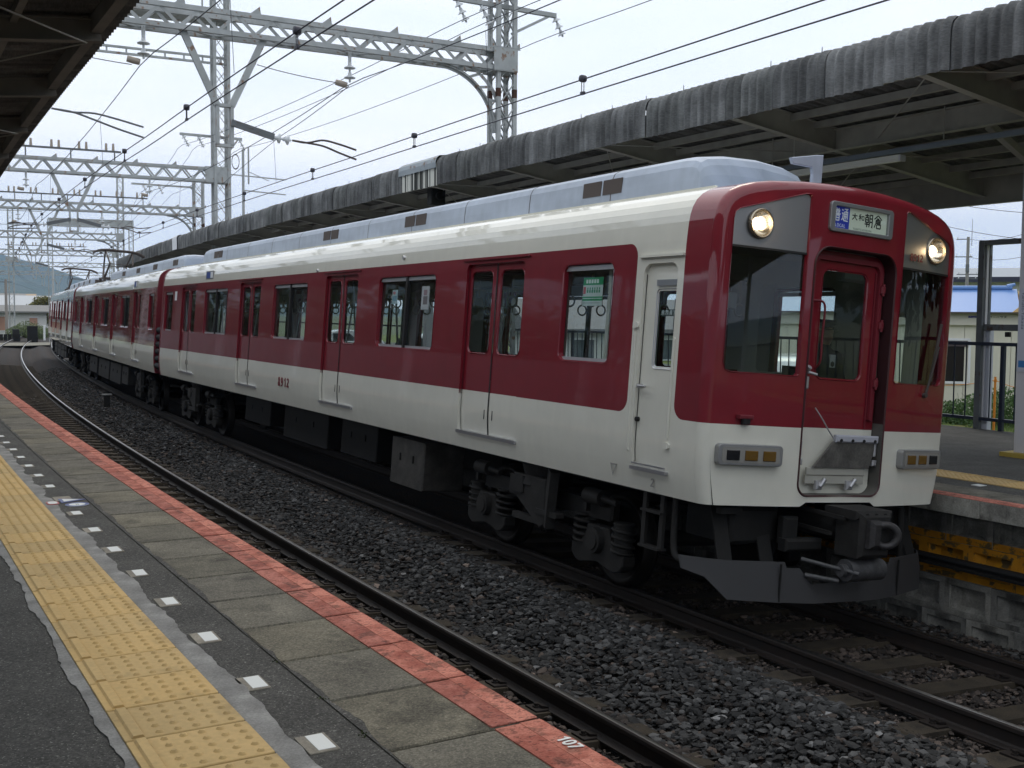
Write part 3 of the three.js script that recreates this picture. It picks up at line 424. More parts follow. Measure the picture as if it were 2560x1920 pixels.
function coilGeo(x, y0, y1, z, r) { const pts = [], n = 26, turns = 4.2; for (let i = 0; i <= n; i++) { const a = i / n * turns * 6.283; pts.push(new THREE.Vector3(x + Math.cos(a) * r, y0 + (y1 - y0) * i / n, z + Math.sin(a) * r)); } return new THREE.TubeGeometry(new THREE.CatmullRomCurve3(pts), 64, 0.017, 5); }
function makeBogie(parent, s0) {
  const z = -s0; const fr = [];
  for (const sg of [-1, 1]) {
    fr.push(cbox(0.10, 0.16, 2.5, 0.02, sg * 0.98, 0.70, z)); fr.push(cbox(0.10, 0.10, 0.5, 0.02, sg * 0.98, 0.62, z));
    for (const a of [-1.1, 1.1]) {
      // gull-wing spring seat under the axle box
      const w = new THREE.Shape(); w.moveTo(-0.42, 0.34); w.quadraticCurveTo(-0.22, 0.34, -0.17, 0.55); w.lineTo(0.17, 0.55); w.quadraticCurveTo(0.22, 0.34, 0.42, 0.34); w.lineTo(0.42, 0.27); w.quadraticCurveTo(0.36, 0.17, 0.22, 0.20); w.lineTo(0, 0.24); w.lineTo(-0.22, 0.20); w.quadraticCurveTo(-0.36, 0.17, -0.42, 0.27); w.closePath();
      const wg = new THREE.ExtrudeGeometry(w, { depth: 0.12, bevelEnabled: true, bevelSize: 0.01, bevelThickness: 0.01, bevelSegments: 1 }); wg.rotateY(Math.PI / 2); wg.translate(sg * 1.0 - 0.06, 0, z + a); fr.push(wg);
      fr.push(cyl(0.125, 0.12, [sg * 1.06, 0.43, z + a], [sg * 1.13, 0.43, z + a], 18), cyl(0.09, 0.085, [sg * 1.13, 0.43, z + a], [sg * 1.145, 0.43, z + a], 14));
      for (const b of [-0.32, 0.32]) { fr.push(cyl(0.10, 0.10, [sg * 1.0, 0.62, z + a + b], [sg * 1.0, 0.64, z + a + b], 14)); fr.push(b * a < 0 ? coilGeo(sg * 1.0, 0.35, 0.62, z + a + b, 0.085) : cyl(0.088, 0.088, [sg * 1.0, 0.36, z + a + b], [sg * 1.0, 0.62, z + a + b], 16)); fr.push(coilGeo(sg * 1.0, 0.35, 0.62, z + a + b, 0.10)); }
      fr.push(cyl(0.075, 0.075, [sg * 1.12, 0.835, z + a - 0.13], [sg * 1.12, 0.835, z + a + 0.13], 14), cyl(0.035, 0.03, [sg * 1.12, 0.835, z + a + 0.13], [sg * 1.12, 0.82, z + a + 0.36], 8), box(0.05, 0.16, 0.05, sg * 1.1, 0.76, z + a - 0.16));
    }
    fr.push(cyl(0.27, 0.25, [sg * 0.98, 0.80, z], [sg * 0.98, 0.88, z], 20), cyl(0.23, 0.27, [sg * 0.98, 0.88, z], [sg * 0.98, 1.0, z], 20));
    const b = new THREE.Shape(); b.moveTo(-0.36, 0.88); b.lineTo(0.26, 0.88); b.lineTo(0.26, 0.70); b.lineTo(-0.30, 0.42); b.lineTo(-0.38, 0.46); b.closePath(); const bg = new THREE.ExtrudeGeometry(b, { depth: 0.07, bevelEnabled: true, bevelSize: 0.012, bevelThickness: 0.012, bevelSegments: 1 }); bg.rotateY(Math.PI / 2); bg.translate(sg * 1.18 - 0.035, 0, z); fr.push(bg);
    fr.push(cbox(0.03, 0.17, 0.27, 0.012, sg * 1.235, 0.79, z - 0.17));
    fr.push(bar([sg * 1.22, 1.0, z + 0.50], [sg * 1.18, 0.44, z + 0.40], 0.09, 0.16), bar([sg * 1.17, 0.46, z - 0.28], [sg * 1.17, 0.46, z + 0.42], 0.07, 0.06), cbox(0.1, 0.05, 0.4, 0.01, sg * 1.19, 0.57, z + 0.42));
  }
  fr.push(box(1.9, 0.14, 0.36, 0, 0.72, z)); for (const a of [-1.1, 1.1]) fr.push(cyl(0.08, 0.08, [-0.9, 0.43, z + a], [0.9, 0.43, z + a], 10));
  const m = part('bogie', boxUV(merge(fr)), mat.under, parent);
  for (const a of [-1.1, 1.1]) for (const sg of [-1, 1]) { const g = lathe([[0.0, -0.06], [0.1, -0.07], [0.13, -0.03], [0.36, -0.02], [0.37, -0.06], [0.43, -0.065], [0.43, 0.03], [0.455, 0.04], [0.455, 0.065], [0.36, 0.065], [0.1, 0.03], [0, 0.03]], 36); g.rotateZ(sg * Math.PI / 2); g.translate(sg * 0.76, 0.43, z + a); part('wheel', g, mat.wheel, m); }
  return m;
}
const hz = (y) => y; // readability
function doorLeaf(parent, sg, a, b, name) { // one sliding leaf between s = a and s = b
  const D = 0.040, fn = sideFn(sg, D), wy0 = 2.085, wy1 = 2.953, m = 0.095;
  const up = bandWithNotches(a, b, YM, 3.045, [], [[a + m, wy0, b - m, wy1, 0.07]]);
  const leaf = part(name, skin(up, [], ysCuts, fn, sg > 0), mat.red, parent);
  part('lower_panel', skin(bandWithNotches(a, b, 1.215, YM, [], []), [], ysCuts, fn, sg > 0), mat.cream, leaf);
  part('door_window', skin(rrect(a + m - 0.01, wy0 - 0.01, b - m + 0.01, wy1 + 0.01, 0.07), [], [], sideFn(sg, D + 0.008), sg > 0), mat.glass, leaf);
  const o = outlinePts(rrect(a + m, wy0, b - m, wy1, 0.07)); const ring = (e, d) => { const p = outlinePts(rrect(a + m - e, wy0 - e, b - m + e, wy1 + e, 0.07 + e)); return p.map(q => [sg * (sideX(q.y) - d), q.y, -q.x]); };
  part('window_bead', mergeGeometries([strip(ring(0.016, D), ring(0.010, D - 0.008)), strip(ring(0.010, D - 0.008), ring(0.0, D + 0.008))]), mat.red, leaf);
  return leaf;
}
function makeCar(name, label, opt) {
  const g = thing(name, label, 'train car', 'cars of the red and cream train');
  const L = 20, lead = opt.lead;
  const dc = lead ? [3.585, 8.15, 12.725, 17.40] : [3.145, 7.715, 12.285, 16.855];
  const doors = dc.map(c => [c - 0.645, c + 0.645]);
  const wins = lead ? [[1.37, 2.19, 1], [5.03, 6.74, 2], [9.62, 11.33, 2], [14.25, 15.98, 2], [18.95, 19.72, 1]] : [[0.4, 1.17, 1], [4.575, 6.285, 2], [9.145, 10.855, 2], [13.715, 15.425, 2], [18.83, 19.6, 1]];
  const s0 = lead ? 1.02 : 0.0, sA = lead ? 0.0663 : 0.0;
  for (const sg of [-1, 1]) {
    const fl = sg > 0, fn = sideFn(sg);
    const top = bandWithNotches(s0, L, YM, YT, doors.map(([a, b]) => [a, b, 3.035, 0.06]), wins.map(w => [w[0], 2.075, w[1], 2.955, 0.07]), 0, lead);
    part('red_side_panel', skin(top, [], ysCuts, fn, fl), mat.red, g);
    const nt = doors.map(([a, b]) => [a, b, 1.222]); if (lead) nt.unshift([0.45, 0.91, 1.262]);
    part('cream_skirt_panel', skin(bandWithTopNotches(sA, L, YB, YM, nt), [], ysCuts, fn, fl), mat.cream, g);
    part('cream_cantrail', skin(bandWithNotches(lead ? 0.37 : 0, L, YT, YR, [], []), [], ysCuts, fn, fl), mat.cream, g);
    if (lead) {
      const v = bandWithNotches(0.37, 1.02, YM, YT, [[0.45, 0.91, 2.925, 0.09]], []);
      const cf = [cornerFill(1.02, YM, 1, 1, 0.12), cornerFill(1.02, YT, 1, -1, 0.12), cornerFill(0.37, YM, -1, 1, 0.12)];
      part('cream_cab_panel', mergeGeometries([v, ...cf].map(s => skin(s, [], ysCuts, fn, fl))), mat.cream, g);
      const a = new THREE.Shape(); a.moveTo(sA, YM); a.lineTo(0.25, YM); a.absarc(0.25, YM + 0.12, 0.12, -Math.PI / 2, 0); a.lineTo(0.37, YR); a.lineTo(sA, YR); a.closePath();
      part('red_cab_panel', skin(a, [], ysCuts, fn, fl), mat.red, g);
      // crew door
      const D = 0.035, cd = bandWithNotches(0.45, 0.91, 1.25, 2.93, [], [[0.482, 2.07, 0.735, 2.70, 0.03]]);
      const c = part('crew_door', skin(cd, [], ysCuts, sideFn(sg, D), fl), mat.cream, g);
      part('door_window', skin(rrect(0.472, 2.06, 0.745, 2.71, 0.03), [], [], sideFn(sg, D + 0.012), fl), mat.glass, c);
      const fo = outlinePts(rrect(0.466, 2.054, 0.751, 2.716, 0.04)).map(q => [sg * (sideX(q.y) - D + 0.007), q.y, -q.x]), fi = outlinePts(rrect(0.486, 2.074, 0.731, 2.696, 0.03)).map(q => [sg * (sideX(q.y) - D - 0.01), q.y, -q.x]);
      part('window_frame', strip(fo, fi), mat.alu, c);
      part('window_visor', box(0.02, 0.05, 0.27, sg * (1.3667 - D + 0.008), 2.765, -0.61), mat.stainless, c);
      part('handle', merge([cyl(0.012, 0.009, [sg * 1.375, 1.90, -0.87], [sg * 1.395, 1.90, -0.74], 8), cyl(0.018, 0.018, [sg * 1.33, 1.90, -0.87], [sg * 1.38, 1.90, -0.87], 8)]), mat.stainless, c);
      part('lock', cyl(0.02, 0.02, [sg * 1.33, 1.62, -0.885], [sg * 1.36, 1.62, -0.885], 10), mat.rubber, c);
      // reveal round the crew door
      const path = bandWithNotches(0.45, 0.91, 1.262, 2.925, [], []); const pts = []; for (const y of range(1.262, 2.835, 0.1)) pts.push([0.91, y]); for (let k = 0; k <= 6; k++) { const t = k / 6 * Math.PI / 2; pts.push([0.82 + 0.09 * Math.cos(t), 2.835 + 0.09 * Math.sin(t)]); } for (let k = 0; k <= 6; k++) { const t = Math.PI / 2 + k / 6 * Math.PI / 2; pts.push([0.54 + 0.09 * Math.cos(t), 2.835 + 0.09 * Math.sin(t)]); } for (const y of range(2.835, 1.262, -0.1)) pts.push([0.45, y]);
      part('door_reveal', strip(pts.map(q => [sg * sideX(q[1]), q[1], -q[0]]), pts.map(q => [sg * (sideX(q[1]) - D - 0.005), q[1], -q[0]]), false), mat.cream, c);
      part('door_seal', strip(range(1.262, 2.84, 0.1).map(y => [sg * (sideX(y) - D + 0.004), y, -0.902]), range(1.262, 2.84, 0.1).map(y => [sg * (sideX(y) - D + 0.004), y, -0.912]), false), mat.rubber, c);
      part('rain_strip', merge([box(0.03, 0.02, 0.60, sg * 1.376, 2.985, -0.67)]), mat.cream, c);
      part('door_sill', merge([cbox(0.05, 0.03, 0.50, 0.006, sg * 1.352, 1.213, -0.66), box(0.03, 0.012, 0.46, sg * 1.345, 1.252, -0.68)]), mat.stainless, c);
      for (const [zz, y0, y1] of [[0.965, 1.36, 2.35], [0.425, 1.50, 2.30]]) part('grab_rail', merge([cyl(0.013, 0.013, [sg * (zz > 0.9 ? 1.366 : 1.372), y0, -zz], [sg * 1.372, y1, -zz], 8), cyl(0.013, 0.013, [sg * 1.33, y0 - 0.03, -zz + 0.02], [sg * 1.366, y0, -zz], 8), cyl(0.013, 0.013, [sg * 1.33, y1 + 0.02, -zz], [sg * 1.372, y1, -zz], 8), cbox(0.05, 0.05, 0.075, 0.012, sg * 1.365, zz > 0.9 ? y1 + 0.06 : y0 - 0.06, -zz)]), mat.cream, g);
    }
    // passenger doors
    doors.forEach(([a, b], i) => {
      const mid = (a + b) / 2;
      const l1 = doorLeaf(g, sg, a - 0.02, mid - 0.004, 'door_leaf'); doorLeaf(g, sg, mid + 0.004, b + 0.02, 'door_leaf');
      const ys = range(1.222, 2.975, 0.08), pts = []; for (const y of ys) pts.push([a, y]); for (let k = 1; k <= 5; k++) { const t = Math.PI - k / 5 * Math.PI / 2; pts.push([a + 0.06 + 0.06 * Math.cos(t), 2.975 + 0.06 * Math.sin(t)]); } for (let k = 0; k <= 5; k++) { const t = Math.PI / 2 - k / 5 * Math.PI / 2; pts.push([b - 0.06 + 0.06 * Math.cos(t), 2.975 + 0.06 * Math.sin(t)]); } for (const y of [...ys].reverse()) pts.push([b, y]);
      const up = pts.filter(p => p[1] >= YM - 0.05), out = q => [sg * sideX(q[1]), q[1], -q[0]], inn = q => [sg * (sideX(q[1]) - 0.05), q[1], -q[0]];
      part('door_reveal', strip(up.map(out), up.map(inn), false), mat.red, l1);
      for (const e of [a, b]) part('door_reveal', strip(range(1.222, 1.665, 0.05).map(y => out([e, y])), range(1.222, 1.665, 0.05).map(y => inn([e, y])), false), mat.cream, l1);
      const sy = range(1.222, 3.03, 0.08); const seal = (s, w, d) => strip(sy.map(y => [sg * (sideX(y) - d), y, -(s - w)]), sy.map(y => [sg * (sideX(y) - d), y, -(s + w)]), false);
      part('door_seal', mergeGeometries([seal(mid, 0.012, 0.034), seal(a + 0.006, 0.006, 0.033), seal(b - 0.006, 0.004, 0.033)]), mat.rubber, l1);
      part('door_sill', cbox(0.055, 0.034, 1.34, 0.008, sg * 1.338, 1.205, -mid), mat.stainless, g);
      part('rain_strip', cbox(0.028, 0.016, 1.48, 0.004, sg * 1.374, 3.082, -mid), mat.red, g);
      for (const o of [-0.09, 0.09]) part('finger_slot', box(0.004, 0.10, 0.012, sg * (sideX(1.43) - 0.038), 1.43, -(mid + o)), mat.rubber, l1);
    });
    // side windows
    wins.forEach(([a, b, n], i) => {
      const y0 = 2.075, y1 = 2.955; const ring = (e, d, r) => outlinePts(rrect(a - e, y0 - e, b + e, y1 + e, r)).map(q => [sg * (sideX(q.y) - d), q.y, -q.x]);
      const w = part('side_window', skin(rrect(a - 0.02, y0 - 0.02, b + 0.02, y1 + 0.02, 0.06), [], [], sideFn(sg, 0.045), fl), lead && sg < 0 ? mat.glass : mat.glass, g);
      part('window_reveal', mergeGeometries([strip(ring(0.014, -0.004, 0.084), ring(0.0, 0.0, 0.07)), strip(ring(0.0, 0.0, 0.07), ring(-0.004, 0.05, 0.07))]), mat.red, w);
      part('sash_bar', box(0.03, 0.045, b - a, sg * 1.33, 2.925, -(a + b) / 2), mat.alu, w);
      if (n === 2) part('mullion', box(0.05, 0.88, 0.05, sg * 1.335, 2.515, -(a + b) / 2), mat.rubber, w); 
      part('sash_bar', box(0.03, 0.03, b - a, sg * 1.325, 2.09, -(a + b) / 2), mat.alu, w);
    });
    // inner lining with openings
    const lin_ = bandWithNotches(lead ? 0.25 : 0.06, L - 0.06, 1.2, 3.2, doors.map(([a, b]) => [a - 0.02, b + 0.02, 3.03, 0.05]), [...wins.map(w => [w[0] - 0.03, 2.05, w[1] + 0.03, 2.98, 0.06]), ...(lead ? [[0.44, 2.05, 0.78, 2.74, 0.03]] : [])]);
    part('inner_lining', skin(lin_, [], [], (s, y) => [sg * 1.27, y, -s], fl), mat.inner, g);
    // long seats between doors
    const bays = [[lead ? 1.75 : 0.15, doors[0][0] - 0.15], [doors[0][1] + 0.15, doors[1][0] - 0.15], [doors[1][1] + 0.15, doors[2][0] - 0.15], [doors[2][1] + 0.15, doors[3][0] - 0.15], [doors[3][1] + 0.15, L - 0.15]];
    for (const [a, b] of bays) { if (b - a < 0.5) continue; const m = (a + b) / 2; const st = part('bench_seat', merge([cbox(0.52, 0.16, b - a, 0.04, sg * 0.98, 1.55, -m), cbox(0.10, 0.5, b - a, 0.03, sg * 1.2, 1.85, -m)]), mat.seat, g); if (b - a > 1.6) part('seat_rail', merge([cyl(0.016, 0.016, [sg * 0.74, 1.62, -a], [sg * 0.9, 3.1, -a], 8), cyl(0.016, 0.016, [sg * 0.74, 1.62, -b], [sg * 0.9, 3.1, -b], 8), cyl(0.014, 0.014, [sg * 0.95, 2.93, -a], [sg * 0.95, 2.93, -b], 8)]), mat.stainless, st); }
    // hanging straps
    const sr = part('strap_rail', cyl(0.016, 0.016, [sg * 0.62, 3.02, -1.8], [sg * 0.62, 3.02, -(L - 0.4)], 8), mat.stainless, g);
    if (lead) for (let s = 2.0; s < L - 0.5; s += 0.42) { const r = new THREE.TorusGeometry(0.062, 0.011, 6, 14); r.translate(sg * 0.62, 2.70, -s); part('strap', merge([r, box(0.028, 0.22, 0.006, sg * 0.62, 2.87, -s)]), mat.strap, sr); }
    // small marker lamp dots and sign on the cantrail
    for (const s of lead ? [6.0, 9.2] : [4.0]) part('side_lamp', cyl(0.028, 0.024, [sg * 1.35, s === 6 ? 3.19 : 3.13, -s], [sg * 1.385, s === 6 ? 3.19 : 3.13, -s], 12), mat.alu, g);
    const ds = part('side_sign', box(0.012, 0.165, 0.58, sg * 1.358, 3.245, lead ? -15.72 : -3.6), mat.plate, g); part('sign_face', box(0.004, 0.12, 0.3, sg * 1.3655, 3.245, lead ? -15.80 : -3.7), M({ color: lin(0.03, 0.08, 0.32), roughness: 0.4 }), ds); part('sign_face', box(0.004, 0.12, 0.2, sg * 1.3655, 3.245, lead ? -15.55 : -3.45), mat.paper, ds);
  }
  // roof, starting behind the front fillet
  const rf = (half) => { const pts = ROOF; return [...pts.map(p => [-p[0], p[1]]), ...[...pts].reverse().slice(1).map(p => [p[0], p[1]])]; };
  const RP = rf(); const loc = (s, l, y) => new THREE.Vector3(l, y, -s);
  const isCream = (i) => Math.abs((RP[i][0] + RP[i + 1][0]) / 2) > 0.98;
  const roofStrip = (a, b, i0, i1) => smooth(sweep(RP.slice(i0, i1 + 1), range(a, b, 1.6), loc));
  const ic = RP.findIndex(p => p[0] > -0.75), jc = RP.length - 1 - ic;
  const rs = lead ? 0.37 : 0;
  part('roof', mergeGeometries([roofStrip(rs, L, 0, ic), roofStrip(rs, L, jc, RP.length - 1)]), mat.cream, g);
  part('roof_deck', roofStrip(lead ? 0.2 : 0, L, ic, jc), mat.roofGray, g);
  // gutter between the cream roof edge and the deck
  for (const sg of [-1, 1]) part('roof_gutter', cbox(0.03, 0.02, L - 0.6, 0.006, sg * 1.0, 3.585, -L / 2 - 0.2), mat.cream, g);
  // air conditioner cover
  const acP = [[-0.65, 0], [-0.648, 0.18], [-0.64, 0.30], [-0.61, 0.365], [-0.55, 0.405], [-0.35, 0.435], [0, 0.45], [0.35, 0.435], [0.55, 0.405], [0.61, 0.365], [0.64, 0.30], [0.648, 0.18], [0.65, 0]];
  const acS = opt.acTo, ramps = [[0.62, 0], [0.622, 0.55], [0.635, 0.76], [0.67, 0.90], [0.73, 0.965], [0.82, 0.99], [0.95, 1]]; const base = lead ? 0.58 : opt.acFrom - 0.62;
  const rows = [...ramps.map(([s, k]) => [s + base, k]), ...range(3 + base, acS - 2.2, 1.5).map(s => [s, 1]), ...[...ramps].reverse().map(([s, k]) => [acS - (s - 0.62), k])];
  { const pos = []; const P = (r, p) => { const k = r[1]; return [p[0] * (0.90 + 0.10 * k), 3.60 + p[1] * k, -r[0] + (base === 0.58 && r[0] < 3 ? 0.10 * (1 - (p[0] / 0.65) ** 2) : 0)]; }; for (let j = 0; j < rows.length - 1; j++) for (let i = 0; i < acP.length - 1; i++) { const a = P(rows[j], acP[i]), b = P(rows[j + 1], acP[i]), c = P(rows[j + 1], acP[i + 1]), d = P(rows[j], acP[i + 1]); pos.push(...a, ...c, ...b, ...a, ...d, ...c); } const ag = new THREE.BufferGeometry(); ag.setAttribute('position', new THREE.Float32BufferAttribute(pos, 3)); const uv = []; for (let i = 0; i < pos.length; i += 3) uv.push(pos[i + 2], pos[i] + pos[i + 1]); ag.setAttribute('uv', new THREE.Float32BufferAttribute(uv, 2)); ag.computeVertexNormals();
    const ac = part('air_conditioner_cover', smooth(ag), mat.roofGray, g);
    for (const s of opt.vents) for (const sg of [-1, 1]) for (const o of [-0.185, 0.185]) { const v = part('vent_grille', cbox(0.012, 0.15, 0.335, 0.003), mat.vent, ac); v.position.set(sg * 0.646, 3.835, -(s + o)); v.rotation.z = sg * 0.03; }
    for (let s = 2 + base; s < acS - 1; s += 1.63) part('cover_seam', sweep(acP.map(p => [p[0] * 1.002, 3.602 + p[1]]), [s, s + 0.014], loc), mat.vent, ac);
  }
  // floor, ceiling, end walls
  part('floor', box(2.5, 0.08, L - 0.1, 0, 1.17, -L / 2 - (lead ? 0.05 : 0)), mat.floor, g);
  part('ceiling', merge([box(2.0, 0.03, L - 0.4, 0, 3.30, -L / 2 - 0.1), box(0.5, 0.03, L - 0.4, -1.05, 3.22, -L / 2 - 0.1, 0, 0, 0.35), box(0.5, 0.03, L - 0.4, 1.05, 3.22, -L / 2 - 0.1, 0, 0, -0.35)]), mat.inner, g);
  const endShape = () => { const s = new THREE.Shape(); const pts = [...[1.03, 1.2, 1.4, 1.665, 2.4, 3.1].map(y => [-sideX(y), y]), ...RP, ...[3.1, 2.4, 1.665, 1.4, 1.2, 1.03].map(y => [sideX(y), y])]; pts.forEach((p, i) => i ? s.lineTo(...p) : s.moveTo(...p)); s.closePath(); s.holes.push(rect(-0.4, 1.2, 0.4, 3.05, 0.05)); return s; };
  for (const s of lead ? [L] : [0, L]) {
    const eg = new THREE.ExtrudeGeometry(endShape(), { depth: 0.09, bevelEnabled: false }); eg.scale(1.0, 1.0, 1); eg.translate(0, 0, s ? -L : 0 - 0.0 - 0.0); if (!s) eg.translate(0, 0, 0); const e = part('end_wall', eg, mat.redMatte, g); e.position.z = s ? -0.07 : -0.02; e.scale.set(1.003, 1.0015, 1);
    if (s) { // gangway bellows and hanging hoses
      const bw = []; for (let k = 0; k < 7; k++) { const sh = rrect(-0.62 - (k % 2) * 0.05, 1.1 - (k % 2) * 0.04, 0.62 + (k % 2) * 0.05, 3.2 + (k % 2) * 0.04, 0.1), h = rect(-0.4, 1.2, 0.4, 3.05, 0.05); sh.holes.push(h); const q = new THREE.ExtrudeGeometry(sh, { depth: 0.085, bevelEnabled: false }); q.translate(0, 0, -L - 0.07 - k * 0.095); bw.push(q); } part('gangway_bellows', merge(bw), mat.rubber, e);
      const hs = []; for (const sg of [-1, 1]) { for (let k = 0; k < 6; k++) { hs.push(cyl(0.07, 0.07, [sg * 1.27, 1.22 + k * 0.17, -L - 0.06], [sg * 1.27, 1.22 + k * 0.17, -L - 0.63], 10), box(0.04, 0.2, 0.5, sg * 1.24, 1.22 + k * 0.17, -L - 0.35)); } } part('inter_car_guard', merge(hs), mat.rubber, e);
    }
  }
  // underframe
  part('underframe', merge([box(2.3, 0.12, L - 0.9, 0, 1.05, -L / 2 - 0.2), box(0.3, 0.2, L - 2, 0, 0.92, -L / 2 - 0.2)]), mat.underDark, g);
  makeBogie(g, 2.855); makeBogie(g, 17.145);
  const eq = (s0, s1, y0, y1, sg = -1, m = mat.under) => { const b = part('equipment_box', boxUV(cbox(0.55, y1 - y0, s1 - s0, 0.015, sg * (m === mat.underDark ? 0.62 : 0.95), (y0 + y1) / 2, -(s0 + s1) / 2), s0, y0), m, g); part('latch', merge([0.3, 0.7].map(k => cbox(0.02, 0.09, 0.025, 0.004, sg * (m === mat.underDark ? 0.9 : 1.232), y0 + (y1 - y0) * 0.6, -(s0 + (s1 - s0) * k)))), mat.underDark, b); };
  if (lead) { eq(5.32, 6.30, 0.37, 0.95, -1, M({ map: grimeMap, color: lin(1.15, 1.12, 1.05), roughness: 0.75 })); eq(7.6, 9.0, 0.45, 0.95, -1, mat.underDark); eq(9.6, 11.8, 0.42, 0.96, -1, mat.underDark); eq(12.6, 14.2, 0.5, 0.95, -1, mat.underDark); eq(6.2, 12.0, 0.45, 0.95, 1, mat.underDark); }
  else { eq(5.0, 6.2, 0.45, 0.95); eq(6.5, 8.9, 0.38, 0.95); eq(9.2, 11.9, 0.38, 0.95); eq(12.4, 14.6, 0.42, 0.95); eq(6.2, 12.0, 0.45, 0.95, 1, mat.underDark); }
  return g;
}
function setCar(g, sf) {
  const A = at(sf + 2.855, 0, 0), B = at(sf + 17.145, 0, 0), t = B.clone().sub(A).normalize(), rt = new THREE.Vector3(-t.z, 0, t.x), up = new THREE.Vector3(0, 1, 0);
  const X = rt.clone().multiplyScalar(Math.cos(CANT)).addScaledVector(up, -Math.sin(CANT)), Y = rt.clone().multiplyScalar(Math.sin(CANT)).addScaledVector(up, Math.cos(CANT));
  new THREE.Matrix4().makeBasis(X, Y, t.clone().negate()).setPosition(A.addScaledVector(t, -2.855)).decompose(g.position, g.quaternion, g.scale);
}
function pantograph(g, s) {
  const z = -s, l = []; for (const [dx, dz] of [[-0.55, -0.7], [0.55, -0.7], [-0.55, 0.7], [0.55, 0.7]]) l.push(cyl(0.06, 0.05, [dx, 3.62, z + dz], [dx, 3.86, z + dz], 10));
  l.push(bar([-0.6, 3.88, z - 0.7], [0.6, 3.88, z - 0.7], 0.06, 0.06), bar([-0.6, 3.88, z + 0.7], [0.6, 3.88, z + 0.7], 0.06, 0.06), bar([-0.55, 3.88, z - 0.7], [-0.55, 3.88, z + 0.7], 0.06, 0.06), bar([0.55, 3.88, z - 0.7], [0.55, 3.88, z + 0.7], 0.06, 0.06));
  const p = part('pantograph', merge(l), mat.vent, g), a = [];
  for (const sg of [-1, 1]) for (const d of [-1, 1]) { a.push(cyl(0.042, 0.034, [sg * 0.5, 3.9, z + d * 0.2], [sg * 0.42, 4.42, z + d * 0.95], 8), cyl(0.032, 0.028, [sg * 0.42, 4.42, z + d * 0.95], [sg * 0.5, 4.93, z + d * 0.10], 8)); }
  a.push(cyl(0.016, 0.016, [-0.42, 4.42, z + 0.95], [0.42, 4.42, z + 0.95], 6), cyl(0.016, 0.016, [-0.42, 4.42, z - 0.95], [0.42, 4.42, z - 0.95], 6)); part('pantograph_arm', merge(a), mat.vent, p);
  const h = []; for (const d of [-0.14, 0.14]) h.push(tube([[-0.95, 4.84, z + d], [-0.75, 4.94, z + d], [-0.5, 4.985, z + d], [0, 4.99, z + d], [0.5, 4.985, z + d], [0.75, 4.94, z + d], [0.95, 4.84, z + d]].map(v => new THREE.Vector3(...v)), 0.05, 6)); part('collector_head', merge(h), mat.vent, p);
  part('roof_equipment', merge([cbox(0.5, 0.28, 0.8, 0.03, 0.3, 3.78, z - 1.7), cbox(0.35, 0.2, 0.5, 0.03, -0.45, 3.75, z - 1.6), cyl(0.05, 0.05, [-0.3, 3.7, z - 2], [-0.3, 3.7, z + 2], 8)]), mat.vent, p);
}
const carA = makeCar('train_car', 'leading red and cream train car with lit headlights, numbered 8912', { lead: true, acTo: 19.4, vents: [2.75, 7.37, 10.76, 18.0] });
const carB = makeCar('train_car', 'second red and cream train car coupled behind the leading car', { lead: false, acFrom: 0.9, acTo: 15.2, vents: [2.0, 5.2, 8.4, 11.6] });
pantograph(carB, 18.4);
const S1 = 6.5204;
setCar(carA, S1); setCar(carB, S1 + 20.70);
const carC = carB.clone(); carC.name = uniq('train_car'); carC.userData = { label: 'third red and cream train car, farthest one visible on the curve', category: 'train car', group: 'cars of the red and cream train' }; scene.add(carC); setCar(carC, S1 + 41.4);

